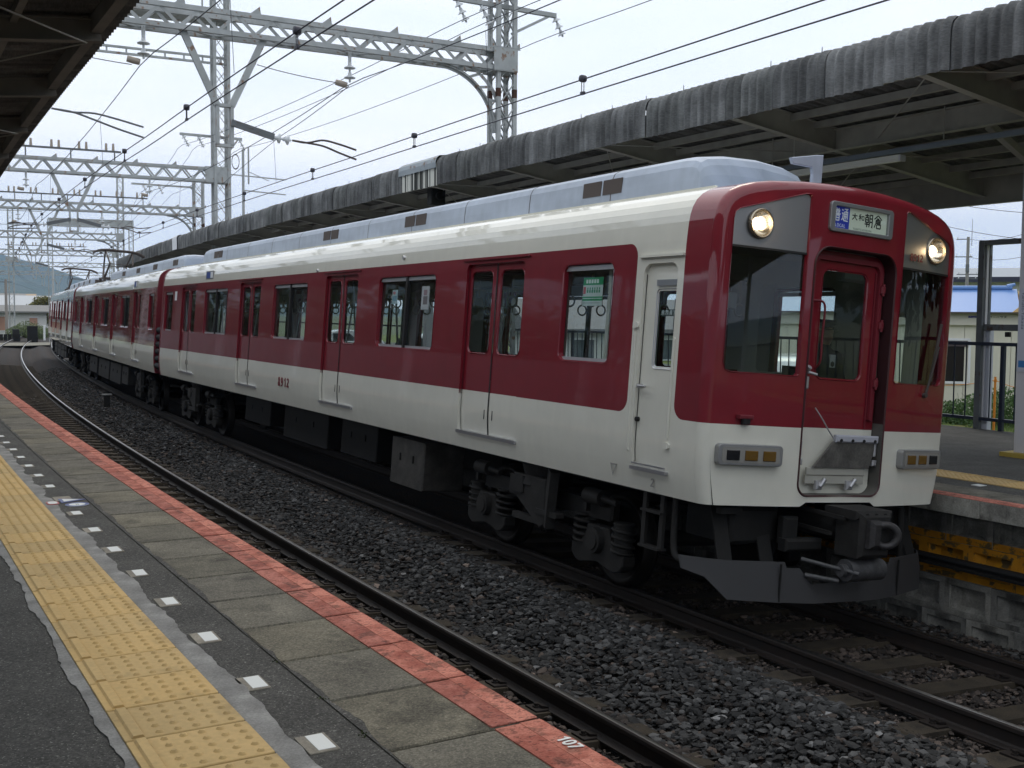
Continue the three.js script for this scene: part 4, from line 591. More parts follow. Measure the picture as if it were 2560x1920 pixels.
// ---- front of the leading car
{
  const g = carA, XS = range(-1.3, 1.3, 0.13), fn = (d = 0) => (x, y) => [x, y, -(sag(x) + d)];
  // outline with normals
  const O = [...[1.03, 1.1, 1.2, 1.3, 1.4, 1.5, 1.665, 1.9, 2.2, 2.5, 2.8, 3.0, 3.15].map(y => [sideX(y), y]), ...ROOF];
  const N = O.map((p, i) => { const a = O[Math.max(0, i - 1)], b = O[Math.min(O.length - 1, i + 1)]; let t = [b[0] - a[0], b[1] - a[1]]; if (i === O.length - 1) t = [-1, 0]; const l = Math.hypot(...t); return [t[1] / l, -t[0] / l]; });
  const I = O.map((p, i) => [p[0] - N[i][0] * FR_R, p[1] - N[i][1] * FR_R]); I[0][1] = 1.03;
  const iM = 6; // outline sample at the red and cream border
  const winL = (sg, path) => { const pts = [[0.56, 2.08], [1.165, 2.08], [1.215, 2.097], [1.235, 2.15], [1.235, 3.26], [1.222, 3.31], [1.185, 3.34], [0.60, 3.52], [0.56, 3.52], [0.54, 3.50], [0.54, 2.10]]; pts.forEach((p, i) => i ? path.lineTo(sg * p[0], p[1]) : path.moveTo(sg * p[0], p[1])); path.closePath(); return path; };
  // red upper face
  const s = new THREE.Shape(); const R = I.slice(iM); s.moveTo(0.455, YM); s.lineTo(R[0][0], YM); for (const p of R.slice(1)) s.lineTo(p[0], p[1]); for (const p of [...R].reverse().slice(1)) s.lineTo(-p[0], p[1]); s.lineTo(-0.455, YM); s.lineTo(-0.455, 2.98); s.absarc(-0.305, 2.98, 0.15, Math.PI, Math.PI / 2, true); s.lineTo(0.305, 3.13); s.absarc(0.305, 2.98, 0.15, Math.PI / 2, 0, true); s.closePath();
  for (const sg of [-1, 1]) { s.holes.push(winL(sg, new THREE.Path())); }
  s.holes.push(rect(-0.342, 3.275, 0.342, 3.488, 0.02));
  part('red_front_panel', skin(s, XS, [], fn(), true), mat.red, g);
  // cream lower face with a notch for the coupler
  const c = new THREE.Shape(); c.moveTo(0.42, 1.03); for (const p of I.slice(0, iM + 1)) c.lineTo(p[0], p[1]); c.lineTo(0.455, YM); c.lineTo(0.455, 1.22); c.absarc(0.355, 1.22, 0.10, 0, -Math.PI / 2, true); c.lineTo(-0.355, 1.12); c.absarc(-0.355, 1.22, 0.10, -Math.PI / 2, Math.PI, true); c.lineTo(-0.455, YM); for (const p of I.slice(0, iM + 1).reverse()) c.lineTo(-p[0], p[1]); c.lineTo(-0.42, 1.03); c.lineTo(-0.36, 1.065); c.lineTo(0.36, 1.065); c.closePath();
  part('cream_front_panel', skin(c, XS, [], fn(), true), mat.cream, g);
  // rounded edge from the face to the sides and roof
  const fil = (i0, i1, sg) => { const pos = [], K = 8; const P = (i, k) => { const a = k / K * Math.PI / 2, sx = i <= 12 ? 1.2817 : I[i][0]; return [sg * (I[i][0] + N[i][0] * FR_R * Math.sin(a)), I[i][1] + N[i][1] * FR_R * Math.sin(a) * (i === 0 ? 0 : 1), -(sag(sx) + FR_R * (1 - Math.cos(a)))]; }; for (let i = i0; i < i1; i++) for (let k = 0; k < K; k++) { const a = P(i, k), b = P(i + 1, k), d = P(i, k + 1), e = P(i + 1, k + 1); pos.push(...a, ...b, ...e, ...a, ...e, ...d); }
    // carry the roof edge back to the cream roof
    for (let i = Math.max(i0, 12); i < i1; i++) { const a = P(i, K), b = P(i + 1, K), d = [a[0], a[1], -0.37], e = [b[0], b[1], -0.37]; if (i >= 13) pos.push(...a, ...b, ...e, ...a, ...e, ...d); }
    const q = new THREE.BufferGeometry(); q.setAttribute('position', new THREE.Float32BufferAttribute(pos, 3)); const uv = []; for (let i = 0; i < pos.length; i += 3) uv.push(pos[i] + pos[i + 2], pos[i + 1]); q.setAttribute('uv', new THREE.Float32BufferAttribute(uv, 2)); return smooth(q); };
  for (const sg of [-1, 1]) { part('red_corner', fil(iM, O.length - 1, sg), mat.red, g); part('cream_corner', fil(0, iM, sg), mat.cream, g); }
  // windscreens with a steel plate above
  for (const sg of [-1, 1]) {
    const gl = new THREE.Shape(); [[0.53, 2.07], [1.245, 2.07], [1.245, 3.06], [0.53, 3.06]].forEach((p, i) => i ? gl.lineTo(sg * p[0], p[1]) : gl.moveTo(sg * p[0], p[1])); gl.closePath();
    const w = part('windscreen', skin(gl, XS, [], fn(0.03), sg > 0), mat.glassDark, g);
    const pl = new THREE.Shape(); [[0.53, 3.06], [1.245, 3.06], [1.245, 3.32], [1.2, 3.36], [0.58, 3.535], [0.53, 3.535]].forEach((p, i) => i ? pl.lineTo(sg * p[0], p[1]) : pl.moveTo(sg * p[0], p[1])); pl.closePath(); const hh = new THREE.Path(); hh.absarc(sg * 0.995, 3.245, 0.108, 0, Math.PI * 2); pl.holes.push(hh);
    const plate = part('steel_plate', skin(pl, XS, [], fn(0.012), sg > 0, 24), mat.plate, g);
    part('plate_joint', skin(new THREE.Shape([[0.53, 3.045], [1.25, 3.045], [1.25, 3.062], [0.53, 3.062]].map(p => new THREE.Vector2(sg * p[0], p[1]))), XS, [], fn(0.006), sg > 0), mat.rubber, plate);
    const wp = winL(sg, new THREE.Path()).getPoints(2).slice(0, -1); const rg = (d, e) => wp.map(p => { const cx = sg * 0.9, cy = 2.8; return [p.x + (p.x - cx) * e, p.y + (p.y - cy) * e, -(sag(p.x) + d)]; });
    part('windscreen_reveal', strip(rg(0, 0), rg(0.035, 0)), mat.red, w); part('windscreen_bead', mergeGeometries([strip(rg(-0.004, 0.014), rg(-0.010, 0.007)), strip(rg(-0.010, 0.007), rg(0.0, 0))]), mat.red, w);
    if (sg > 0) { const n = textGeo('8912', 0.062, 0.002, 0.95); n.rotateY(0.10); n.translate(0.72, 3.155, -(sag(0.72) - 0.002)); part('car_number', n, mat.redMatte, plate); }
    // headlamp
    const hx = sg * 0.995, hs = -sag(0.995); const ring = lathe([[0.090, -0.045], [0.100, 0.016], [0.112, 0.020], [0.120, 0.006], [0.118, -0.012]], 36); ring.rotateX(Math.PI / 2); ring.translate(hx, 3.245, hs);
    const h = part('headlight', ring, M({ color: lin(0.42, 0.36, 0.28), roughness: 0.25, metalness: 0.9 }), g);
    const bowl = lathe([[0.0, -0.075], [0.035, -0.07], [0.065, -0.05], [0.088, -0.015], [0.096, 0.004]], 30); bowl.rotateX(Math.PI / 2); bowl.translate(hx, 3.245, hs - 0.005); part('reflector', bowl, M({ color: lin(0.85, 0.8, 0.7), roughness: 0.12, metalness: 1 }), h);
    const bulb = new THREE.SphereGeometry(0.050, 18, 12); bulb.scale(1, 1, 0.55); bulb.translate(hx - 0.012, 3.243, hs - 0.03); part('lamp_bulb', bulb, M({ color: 0xffffff, emissive: lin(1.0, 0.86, 0.64), emissiveIntensity: 4 }), h);
    const lens = new THREE.SphereGeometry(0.20, 24, 6, 0, Math.PI * 2, 0, 0.49); lens.rotateX(Math.PI / 2); lens.translate(hx, 3.245, hs - 0.165); part('lens', lens, new THREE.MeshPhysicalMaterial({ color: 0xffffff, transmission: 1, thickness: 0, roughness: 0.05, ior: 1.45 }), h);
    const pl_ = new THREE.PointLight(0xffdca8, 0.05, 12); pl_.position.set(hx, 3.245, hs + 0.08); pl_.castShadow = true; pl_.name = 'headlight_glow'; h.add(pl_);
    // marker lamp unit
    const mx = sg * 0.957, mz = -sag(0.957); const ms = rrect(-0.288, -0.077, 0.288, 0.077, 0.028); const mg = new THREE.ExtrudeGeometry(ms, { depth: 0.075, bevelEnabled: true, bevelSize: 0.006, bevelThickness: 0.008, bevelSegments: 2 }); mg.translate(0, 0, -0.03); mg.rotateY(sg * 0.15); mg.translate(mx, 1.434, mz); const mu = part('marker_lamp', mg, M({ color: lin(0.33, 0.33, 0.33), roughness: 0.4, metalness: 0.6 }), g);
    const fm = new THREE.ExtrudeGeometry(rrect(-0.262, -0.062, 0.262, 0.062, 0.024), { depth: 0.004, bevelEnabled: false }); fm.translate(0, 0, 0.053); fm.rotateY(sg * 0.15); fm.translate(mx, 1.434, mz); part('lamp_face', fm, M({ color: lin(0.28, 0.27, 0.25), roughness: 0.6 }), mu);
    for (let k = 0; k < 3; k++) { const lg = cbox(0.115, 0.078, 0.012, 0.004, sg * (0.165 - k * 0.165), -0.002, 0.062); lg.rotateY(sg * 0.15); lg.translate(mx, 1.434, mz); part('lamp_lens', lg, k === 0 ? mat.blackLens : mat.amber, mu); }
  }
  // destination sign
  {
    const fr = rrect(-0.352, 3.265, 0.352, 3.498, 0.03); fr.holes.push(rect(-0.305, 3.288, 0.305, 3.472, 0.012)); const fg = new THREE.ExtrudeGeometry(fr, { depth: 0.05, bevelEnabled: true, bevelSize: 0.004, bevelThickness: 0.004, bevelSegments: 1 }); fg.translate(0, 0, 0.110); const sgn = part('destination_sign', fg, M({ color: lin(0.30, 0.30, 0.31), roughness: 0.4, metalness: 0.6 }), g);
    const tx = canvasTex(1024, 310, (x, w, h) => {
      x.fillStyle = '#d7dacb'; x.fillRect(0, 0, w, h); x.fillStyle = '#2e3cae'; x.fillRect(0, 0, 300, h);
      glyph(x, 'fu', 18, 22, 118, 180, 17, '#e6e2ea'); glyph(x, 'tsu', 146, 22, 130, 180, 17, '#e6e2ea');
      x.fillStyle = '#cfcfe6'; x.font = 'bold 62px sans-serif'; x.fillText('LOCAL', 40, 282);
      glyph(x, 'dai', 345, 62, 110, 96, 15, '#1c1c1a'); glyph(x, 'wa', 470, 62, 110, 96, 13, '#1c1c1a'); glyph(x, 'asa', 590, 40, 160, 190, 19, '#161614'); glyph(x, 'kura', 765, 40, 165, 190, 18, '#161614');
      x.fillStyle = '#7f867c'; x.font = 'bold 40px sans-serif'; x.fillText('YAMATO-ASAKURA', 380, 288);
    });
    const pg = new THREE.PlaneGeometry(0.61, 0.185); pg.translate(0, 3.38, 0.137); part('sign_face', pg, M({ map: tx, roughness: 0.7, emissive: 0xffffff, emissiveMap: tx, emissiveIntensity: 0.10 }), sgn);
    part('sign_glass', (() => { const q = new THREE.PlaneGeometry(0.61, 0.185); q.translate(0, 3.38, 0.148); return q; })(), mat.glass, sgn);
  }
  // recess with the gangway door
  const rec = (e, z) => { const p = []; const b = 0.455 - e, t = 3.13 - e, r = 0.15 - e, y0 = 1.12 + e, rb = 0.10 - e * 0.6; for (let k = 0; k <= 6; k++) { const a = -Math.PI / 2 - k / 6 * Math.PI / 2; p.push([-b + rb + rb * Math.cos(a), y0 + rb + rb * Math.sin(a)]); } for (const y of range(y0 + rb + 0.1, t - r - 0.05, 0.2)) p.push([-b, y]); for (let k = 0; k <= 8; k++) { const a = Math.PI - k / 8 * Math.PI / 2; p.push([-b + r + r * Math.cos(a), t - r + r * Math.sin(a)]); } for (let k = 0; k <= 8; k++) { const a = Math.PI / 2 - k / 8 * Math.PI / 2; p.push([b - r + r * Math.cos(a), t - r + r * Math.sin(a)]); } for (const y of range(t - r - 0.05, y0 + rb + 0.1, -0.2)) p.push([b, y]); for (let k = 0; k <= 6; k++) { const a = -k / 6 * Math.PI / 2; p.push([b - rb + rb * Math.cos(a), y0 + rb + rb * Math.sin(a)]); } return p.map(q => [q[0], q[1], typeof z === 'function' ? z(q[0]) : z]); };
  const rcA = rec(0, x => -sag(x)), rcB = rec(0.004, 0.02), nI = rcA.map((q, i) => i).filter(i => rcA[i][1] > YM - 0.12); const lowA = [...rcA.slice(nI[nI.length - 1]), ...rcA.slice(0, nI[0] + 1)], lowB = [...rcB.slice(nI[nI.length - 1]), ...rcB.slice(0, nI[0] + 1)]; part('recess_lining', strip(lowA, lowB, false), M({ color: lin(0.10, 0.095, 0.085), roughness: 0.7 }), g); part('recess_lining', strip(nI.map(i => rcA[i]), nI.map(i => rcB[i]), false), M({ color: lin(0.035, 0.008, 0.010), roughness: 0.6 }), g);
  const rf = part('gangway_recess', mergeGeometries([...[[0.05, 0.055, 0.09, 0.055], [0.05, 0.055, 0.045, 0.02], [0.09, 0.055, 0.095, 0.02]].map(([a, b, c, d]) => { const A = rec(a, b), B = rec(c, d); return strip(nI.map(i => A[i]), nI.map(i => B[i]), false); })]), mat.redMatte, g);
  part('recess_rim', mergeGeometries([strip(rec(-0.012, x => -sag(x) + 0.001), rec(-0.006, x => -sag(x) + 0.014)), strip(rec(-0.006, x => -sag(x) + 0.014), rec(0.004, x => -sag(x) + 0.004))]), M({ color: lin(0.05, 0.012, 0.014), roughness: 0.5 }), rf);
  const dl = new THREE.Shape(); dl.moveTo(-0.445, YM); dl.lineTo(0.445, YM); dl.lineTo(0.445, 3.12); dl.lineTo(-0.445, 3.12); dl.closePath(); dl.holes.push(rect(-0.248, 2.08, 0.248, 2.96, 0.06)); const dg = new THREE.ExtrudeGeometry(dl, { depth: 0.02, bevelEnabled: false }); dg.translate(0, 0, 0.002); const gd = part('gangway_door', dg, mat.red, g);
  part('door_window', (() => { const q = new THREE.PlaneGeometry(0.50, 0.89); q.translate(0, 2.52, 0.006); return q; })(), mat.glassDark, gd);
  const wr = (e, z) => outlinePts(rrect(-0.248 - e, 2.08 - e, 0.248 + e, 2.96 + e, 0.06 + e)).map(q => [q.x, q.y, z]); part('window_bead', mergeGeometries([strip(wr(0.018, 0.022), wr(0.012, 0.03)), strip(wr(0.012, 0.03), wr(0, 0.012))]), mat.red, gd);
  part('door_edge', merge([box(0.012, 1.32, 0.018, -0.345, 2.33, 0.026), box(0.012, 1.32, 0.018, 0.345, 2.33, 0.026)]), mat.redMatte, gd);
  part('grab_rail', tube([[-0.36, 2.70, 0.03], [-0.30, 2.70, 0.07], [-0.265, 2.68, 0.075], [-0.262, 2.4, 0.075], [-0.262, 2.2, 0.07], [-0.27, 2.15, 0.03]].map(v => new THREE.Vector3(...v)), 0.010, 6, 30), mat.redMatte, gd);
  part('door_handle', merge([cyl(0.012, 0.012, [-0.39, 2.12, 0.06], [-0.30, 2.10, 0.09], 8), cbox(0.05, 0.10, 0.03, 0.008, -0.385, 2.03, 0.06), cyl(0.022, 0.022, [-0.385, 2.12, 0.05], [-0.385, 2.16, 0.09], 10)]), mat.alu, gd);
  for (const [y, x] of [[2.85, 0.40], [2.55, 0.41], [2.06, 0.40], [2.88, -0.40]]) part('door_latch', merge([cbox(0.05, 0.06, 0.04, 0.01, x, y, 0.06), cyl(0.012, 0.012, [x, y - 0.05, 0.07], [x, y + 0.05, 0.07], 8)]), mat.redMatte, gd);
  // lower half of the recess: folding footplate
  part('lower_back', (() => { const q = new THREE.PlaneGeometry(0.89, 0.545); q.translate(0, 1.3925, 0.021); return q; })(), mat.cream, gd);
  const fp = new THREE.Shape([[-0.27, 1.345], [0.36, 1.345], [0.43, 1.56], [-0.06, 1.56]].map(p => new THREE.Vector2(...p))); const fpg = new THREE.ExtrudeGeometry(fp, { depth: 0.012, bevelEnabled: true, bevelSize: 0.003, bevelThickness: 0.003, bevelSegments: 1 }); fpg.translate(0, 0, 0.085);
  const foot = part('footplate', fpg, M({ map: grimeMap, color: lin(2.3, 2.3, 2.2), roughness: 0.7 }), g);
  part('hinge', cbox(0.49, 0.062, 0.05, 0.012, 0.195, 1.588, 0.095), M({ color: lin(0.42, 0.43, 0.48), roughness: 0.5 }), foot);
  part('hinge_bolts', merge([0.0, 0.13, 0.26, 0.39].map(x => cyl(0.014, 0.014, [x, 1.575, 0.115], [x, 1.575, 0.126], 10))), mat.rubber, foot);
  part('lower_flap', merge([cbox(0.66, 0.062, 0.02, 0.004, 0.005, 1.313, 0.075), cbox(0.66, 0.07, 0.018, 0.004, 0.005, 1.243, 0.068)]), M({ color: lin(0.42, 0.41, 0.36), roughness: 0.6 }), foot);
  for (const x of [-0.19, 0.155]) part('latch', merge([cbox(0.07, 0.075, 0.05, 0.012, x, 1.20, 0.085), cyl(0.018, 0.018, [x, 1.19, 0.11], [x + 0.04, 1.255, 0.12], 8)]), mat.alu, foot);
  for (const x of [-0.42, 0.42]) part('side_bracket', merge([cbox(0.03, 0.11, 0.05, 0.008, x, 1.50, 0.08), cbox(0.05, 0.05, 0.05, 0.01, x, 1.39, 0.085)]), mat.alu, foot);
  part('chain', tube([[-0.26, 1.83, 0.06], [-0.2, 1.74, 0.09], [-0.13, 1.65, 0.1], [-0.065, 1.585, 0.1]].map(v => new THREE.Vector3(...v)), 0.006, 5), mat.alu, foot);
  // handrails, small fittings
  part('front_step', cbox(0.14, 0.03, 0.06, 0.006, -1.02, 1.73, -sag(1.02) + 0.02), mat.redMatte, g); part('front_step', cbox(0.07, 0.05, 0.05, 0.01, -1.01, 1.695, -sag(1.02) + 0.02), mat.rubber, g);
  part('wiper', merge([cyl(0.012, 0.010, [0.98, 1.99, 0.10], [1.10, 2.42, 0.10], 6), cyl(0.02, 0.02, [0.98, 1.99, 0.06], [0.98, 1.99, 0.11], 8), cyl(0.014, 0.014, [1.04, 2.12, 0.085], [1.14, 2.62, 0.075], 6)]), mat.vent, g);
  // roof antenna
  const an = new THREE.Shape([[-0.30, 0.20], [-0.02, 0.26], [0.05, 0.27], [0.05, -0.06], [-0.05, -0.06], [-0.045, 0.10], [-0.06, 0.16], [-0.28, 0.16]].map(p => new THREE.Vector2(...p))); const ang = new THREE.ExtrudeGeometry(an, { depth: 0.03, bevelEnabled: true, bevelSize: 0.006, bevelThickness: 0.006, bevelSegments: 1 }); ang.translate(0.02, 3.72, -0.45); part('roof_antenna', ang, mat.roofGray, g);
  // car number on the side, small marks
  [...'8912'].forEach((ch, i) => { const num = textGeo(ch, 0.145, 0.006, 1.05); num.rotateY(-Math.PI / 2); num.translate(-1.364, 1.388, -10.5 + (i - 1.5) * 0.15); part('car_number', num, mat.redMatte, g); });
  const two = textGeo('2', 0.07, 0.003); two.rotateY(-Math.PI / 2); two.translate(-sideX(1.16) - 0.001, 1.115, -0.62); part('small_mark', two, M({ color: lin(0.30, 0.29, 0.27), roughness: 0.6 }), g);
  const tri = new THREE.Shape([[-0.05, 0.05], [0.05, 0.05], [0, -0.055]].map(p => new THREE.Vector2(...p))); tri.holes.push(new THREE.Path([[-0.034, 0.04], [0.034, 0.04], [0, -0.034]].map(p => new THREE.Vector2(...p)))); const trg = new THREE.ExtrudeGeometry(tri, { depth: 0.003, bevelEnabled: false }); trg.rotateY(-Math.PI / 2); trg.translate(-sideX(1.22) - 0.001, 1.16, -1.18); part('small_mark', trg, M({ color: lin(0.30, 0.29, 0.27), roughness: 0.6 }), g);
  // notices in the windows
  const sticker = (s0, s1, y0, y1, draw, w = 256, h = 256) => { const q = new THREE.PlaneGeometry(s1 - s0, y1 - y0); q.rotateY(-Math.PI / 2); q.translate(-1.312, (y0 + y1) / 2, -(s0 + s1) / 2); part('window_notice', q, M({ map: canvasTex(w, h, draw), roughness: 0.7, side: THREE.DoubleSide }), g); };
  sticker(1.60, 1.93, 2.58, 2.84, (x, w, h) => { x.fillStyle = '#c9d3d2'; x.fillRect(0, 0, w, h); x.fillStyle = '#1f9360'; x.fillRect(0, 0, w, 68); x.fillRect(0, 172, w, 38); x.fillStyle = '#dfe8e4'; for (let k = 0; k < 5; k++) x.fillRect(36 + k * 34, 18, 26, 34); x.fillStyle = '#c25561'; x.fillRect(6, 84, 32, 64); x.fillStyle = '#2f8f68'; for (let k = 0; k < 6; k++) { x.fillRect(56 + k * 30, 90, 14, 20); x.fillRect(52 + k * 30, 112, 20, 26); } x.fillStyle = '#e7efee'; x.fillRect(0, 186, w, 5); x.fillStyle = '#8a9494'; x.fillRect(10, 226, w - 40, 6); });
  sticker(5.30, 5.52, 2.55, 2.83, (x, w, h) => { x.fillStyle = '#d8d2d8'; x.fillRect(0, 0, w, h); x.fillStyle = '#b48f9c'; x.fillRect(70, 40, 110, 60); x.fillStyle = '#8d7f86'; x.fillRect(60, 110, 140, 90); });
  sticker(6.25, 6.42, 2.62, 2.80, (x, w, h) => { x.fillStyle = '#b9cdd6'; x.fillRect(0, 0, w, h); x.fillStyle = '#c86a6a'; x.fillRect(30, 30, 120, 50); x.fillStyle = '#7da3b8'; x.fillRect(30, 110, 190, 90); });
  { const t = canvasTex(512, 128, (x, w, h) => { x.clearRect(0, 0, w, h); x.fillStyle = '#3a3f40'; x.fillRect(0, 0, w, h); ['jo', 'mu', 'inn', 'shitsu'].forEach((n, i) => glyph(x, n, 12 + i * 124, 14, 110, 100, 12, '#d2d6d8')); }); const q = new THREE.PlaneGeometry(0.22, 0.055); q.rotateY(-Math.PI / 2); q.translate(-1.305, 2.52, -0.61); part('window_notice', q, M({ map: t, roughness: 0.7 }), g); }
  // white poster on the rear of the side
  part('white_notice', box(0.004, 0.20, 0.20, -1.3695, 2.86, -18.62), mat.paper, g);
  // cab: desk, partition, seat
  part('cab_desk', merge([cbox(1.0, 0.75, 0.42, 0.04, 0.78, 1.6, -0.32), cbox(0.6, 0.5, 0.4, 0.04, -0.9, 1.55, -0.3), box(0.9, 0.02, 0.3, 0.78, 2.0, -0.2)]), mat.innerDark, g);
  const pt = new THREE.Shape([[-1.27, 1.2], [1.27, 1.2], [1.27, 3.2], [-1.27, 3.2]].map(p => new THREE.Vector2(...p))); pt.holes.push(rect(-1.12, 2.0, -0.5, 2.95, 0.05), rect(-0.32, 1.95, 0.3, 2.95, 0.05), rect(0.48, 2.1, 1.1, 2.95, 0.05)); const ptg = new THREE.ExtrudeGeometry(pt, { depth: 0.05, bevelEnabled: false }); ptg.translate(0, 0, -1.58); part('cab_partition', ptg, mat.inner, g);
  part('cab_seat', merge([cbox(0.46, 0.08, 0.42, 0.03, 0.78, 1.62, -1.02), cbox(0.44, 0.5, 0.08, 0.03, 0.78, 1.92, -1.24), cyl(0.04, 0.04, [0.78, 1.2, -1.02], [0.78, 1.6, -1.02], 10)]), mat.innerDark, g);
  part('cab_fittings', merge([cbox(0.12, 0.16, 0.05, 0.01, 0.1, 2.75, -1.52), cbox(0.25, 0.32, 0.06, 0.01, -0.42, 2.55, -1.52), cbox(0.3, 0.22, 0.1, 0.02, 0.5, 3.05, -0.4)]), mat.alu, g);
  // under the front: coupler, plough, pipes, steps
  const K = mat.under;
  const cp = part('coupler', merge([cbox(0.34, 0.36, 0.30, 0.03, 0, 0.86, 0.42), cbox(0.40, 0.07, 0.36, 0.015, 0, 1.02, 0.36), cyl(0.10, 0.10, [0, 0.86, -0.6], [0, 0.86, 0.3], 14), cbox(0.22, 0.1, 0.1, 0.02, 0, 0.70, 0.40), bar([-0.2, 1.0, -0.3], [-0.2, 0.98, 0.42], 0.04, 0.03), bar([-0.22, 0.86, -0.3], [-0.22, 0.84, 0.3], 0.03, 0.03)]), K, g);
  const tor = new THREE.TorusGeometry(0.10, 0.035, 10, 24); tor.scale(1, 0.85, 1); tor.rotateY(-0.5); tor.translate(0.06, 0.87, 0.60); part('coupler_head', merge([tor, cbox(0.12, 0.22, 0.12, 0.03, -0.06, 0.88, 0.58)]), M({ map: grimeMap, color: lin(1.2, 1.2, 1.3), roughness: 0.55, metalness: 0.3 }), cp);
  part('coupler_bolts', merge([-0.1, 0, 0.1].map(x => cyl(0.02, 0.02, [x, 1.02, 0.53], [x, 1.02, 0.555], 8))), mat.underDark, cp);
  part('brake_cylinder', merge([cyl(0.088, 0.088, [-0.18, 0.57, 0.44], [0.20, 0.57, 0.44], 20), cyl(0.05, 0.05, [-0.24, 0.57, 0.44], [-0.18, 0.57, 0.44], 12), cyl(0.018, 0.018, [-0.42, 0.62, 0.2], [-0.14, 0.56, 0.55], 8), cyl(0.02, 0.02, [-0.42, 0.5, 0.25], [-0.22, 0.48, 0.42], 8)]), M({ map: grimeMap, color: lin(1.6, 1.7, 1.9), roughness: 0.5 }), cp);
  { // plough plate: upper and lower edge along a bent line
    const prof = [[-1.33, 0.60, 0.50, -0.20], [-1.22, 0.60, 0.46, -0.05], [-1.08, 0.60, 0.30, 0.07], [-0.66, 0.60, 0.285, 0.20], [-0.60, 0.60, 0.285, 0.21], [-0.58, 0.55, 0.285, 0.215], [-0.46, 0.55, 0.28, 0.235], [-0.34, 0.42, 0.275, 0.25], [0.34, 0.42, 0.275, 0.25], [0.46, 0.55, 0.28, 0.235], [0.58, 0.55, 0.285, 0.215], [0.60, 0.60, 0.285, 0.21], [0.66, 0.60, 0.285, 0.20], [1.08, 0.60, 0.30, 0.07], [1.22, 0.60, 0.46, -0.05], [1.33, 0.60, 0.50, -0.20]];
    const T = 0.02, a = prof.map(p => [p[0], p[1], p[3]]), b = prof.map(p => [p[0], p[2], p[3] + 0.04]), a2 = prof.map(p => [p[0], p[1], p[3] - T]), b2 = prof.map(p => [p[0], p[2], p[3] + 0.04 - T]);
    const pl = part('snow_plough', mergeGeometries([strip(a, b, false), strip(a2, b2, false), strip(a, a2, false), strip(b, b2, false)]), M({ map: grimeMap, color: lin(0.95, 1.0, 1.1), roughness: 0.6 }), g);
    for (const x of [-1.05, -0.62, 0.62, 1.05]) part('plough_bracket', bar([x * 0.98, 1.0, -0.15], [x, 0.56, 0.02], 0.13, 0.02), mat.underDark, pl); for (const x of [-0.66, 0.66]) part('plough_joint', box(0.012, 0.30, 0.012, x, 0.44, 0.235), mat.underDark, pl);
  }
  for (const q of [cbox(0.5, 0.3, 0.6, 0.03, -0.7, 0.85, -0.35), cbox(0.16, 0.22, 0.1, 0.02, -0.45, 0.83, 0.05), cbox(0.4, 0.1, 0.12, 0.02, -0.35, 0.72, 0.1), cbox(0.5, 0.35, 0.6, 0.03, 0.75, 0.85, -0.35), bar([-1.12, 0.98, -0.02], [-0.9, 0.98, -0.02], 0.06, 0.05), cyl(0.03, 0.03, [0.9, 1.0, 0.0], [0.95, 0.45, 0.0], 8)]) part('under_cab_gear', q, mat.underDark, g);
  for (const sg of [-1, 1]) { part('boarding_steps', merge([bar([sg * 1.25, 1.02, -0.80], [sg * 1.25, 0.56, -0.80], 0.03, 0.05), bar([sg * 1.25, 1.02, -0.56], [sg * 1.25, 0.56, -0.56], 0.03, 0.05), bar([sg * 1.25, 0.57, -0.82], [sg * 1.25, 0.57, -0.54], 0.09, 0.02), bar([sg * 1.25, 0.87, -0.82], [sg * 1.25, 0.87, -0.54], 0.09, 0.02)]), K, g);
    part('brake_pipe', tube([[sg * 1.2, 1.02, -0.46], [sg * 1.2, 0.8, -0.46], [sg * 1.2, 0.62, -0.45], [sg * 1.2, 0.55, -0.42], [sg * 1.18, 0.52, -0.36]].map(v => new THREE.Vector3(...v)), 0.028, 8, 24), K, g); }
}
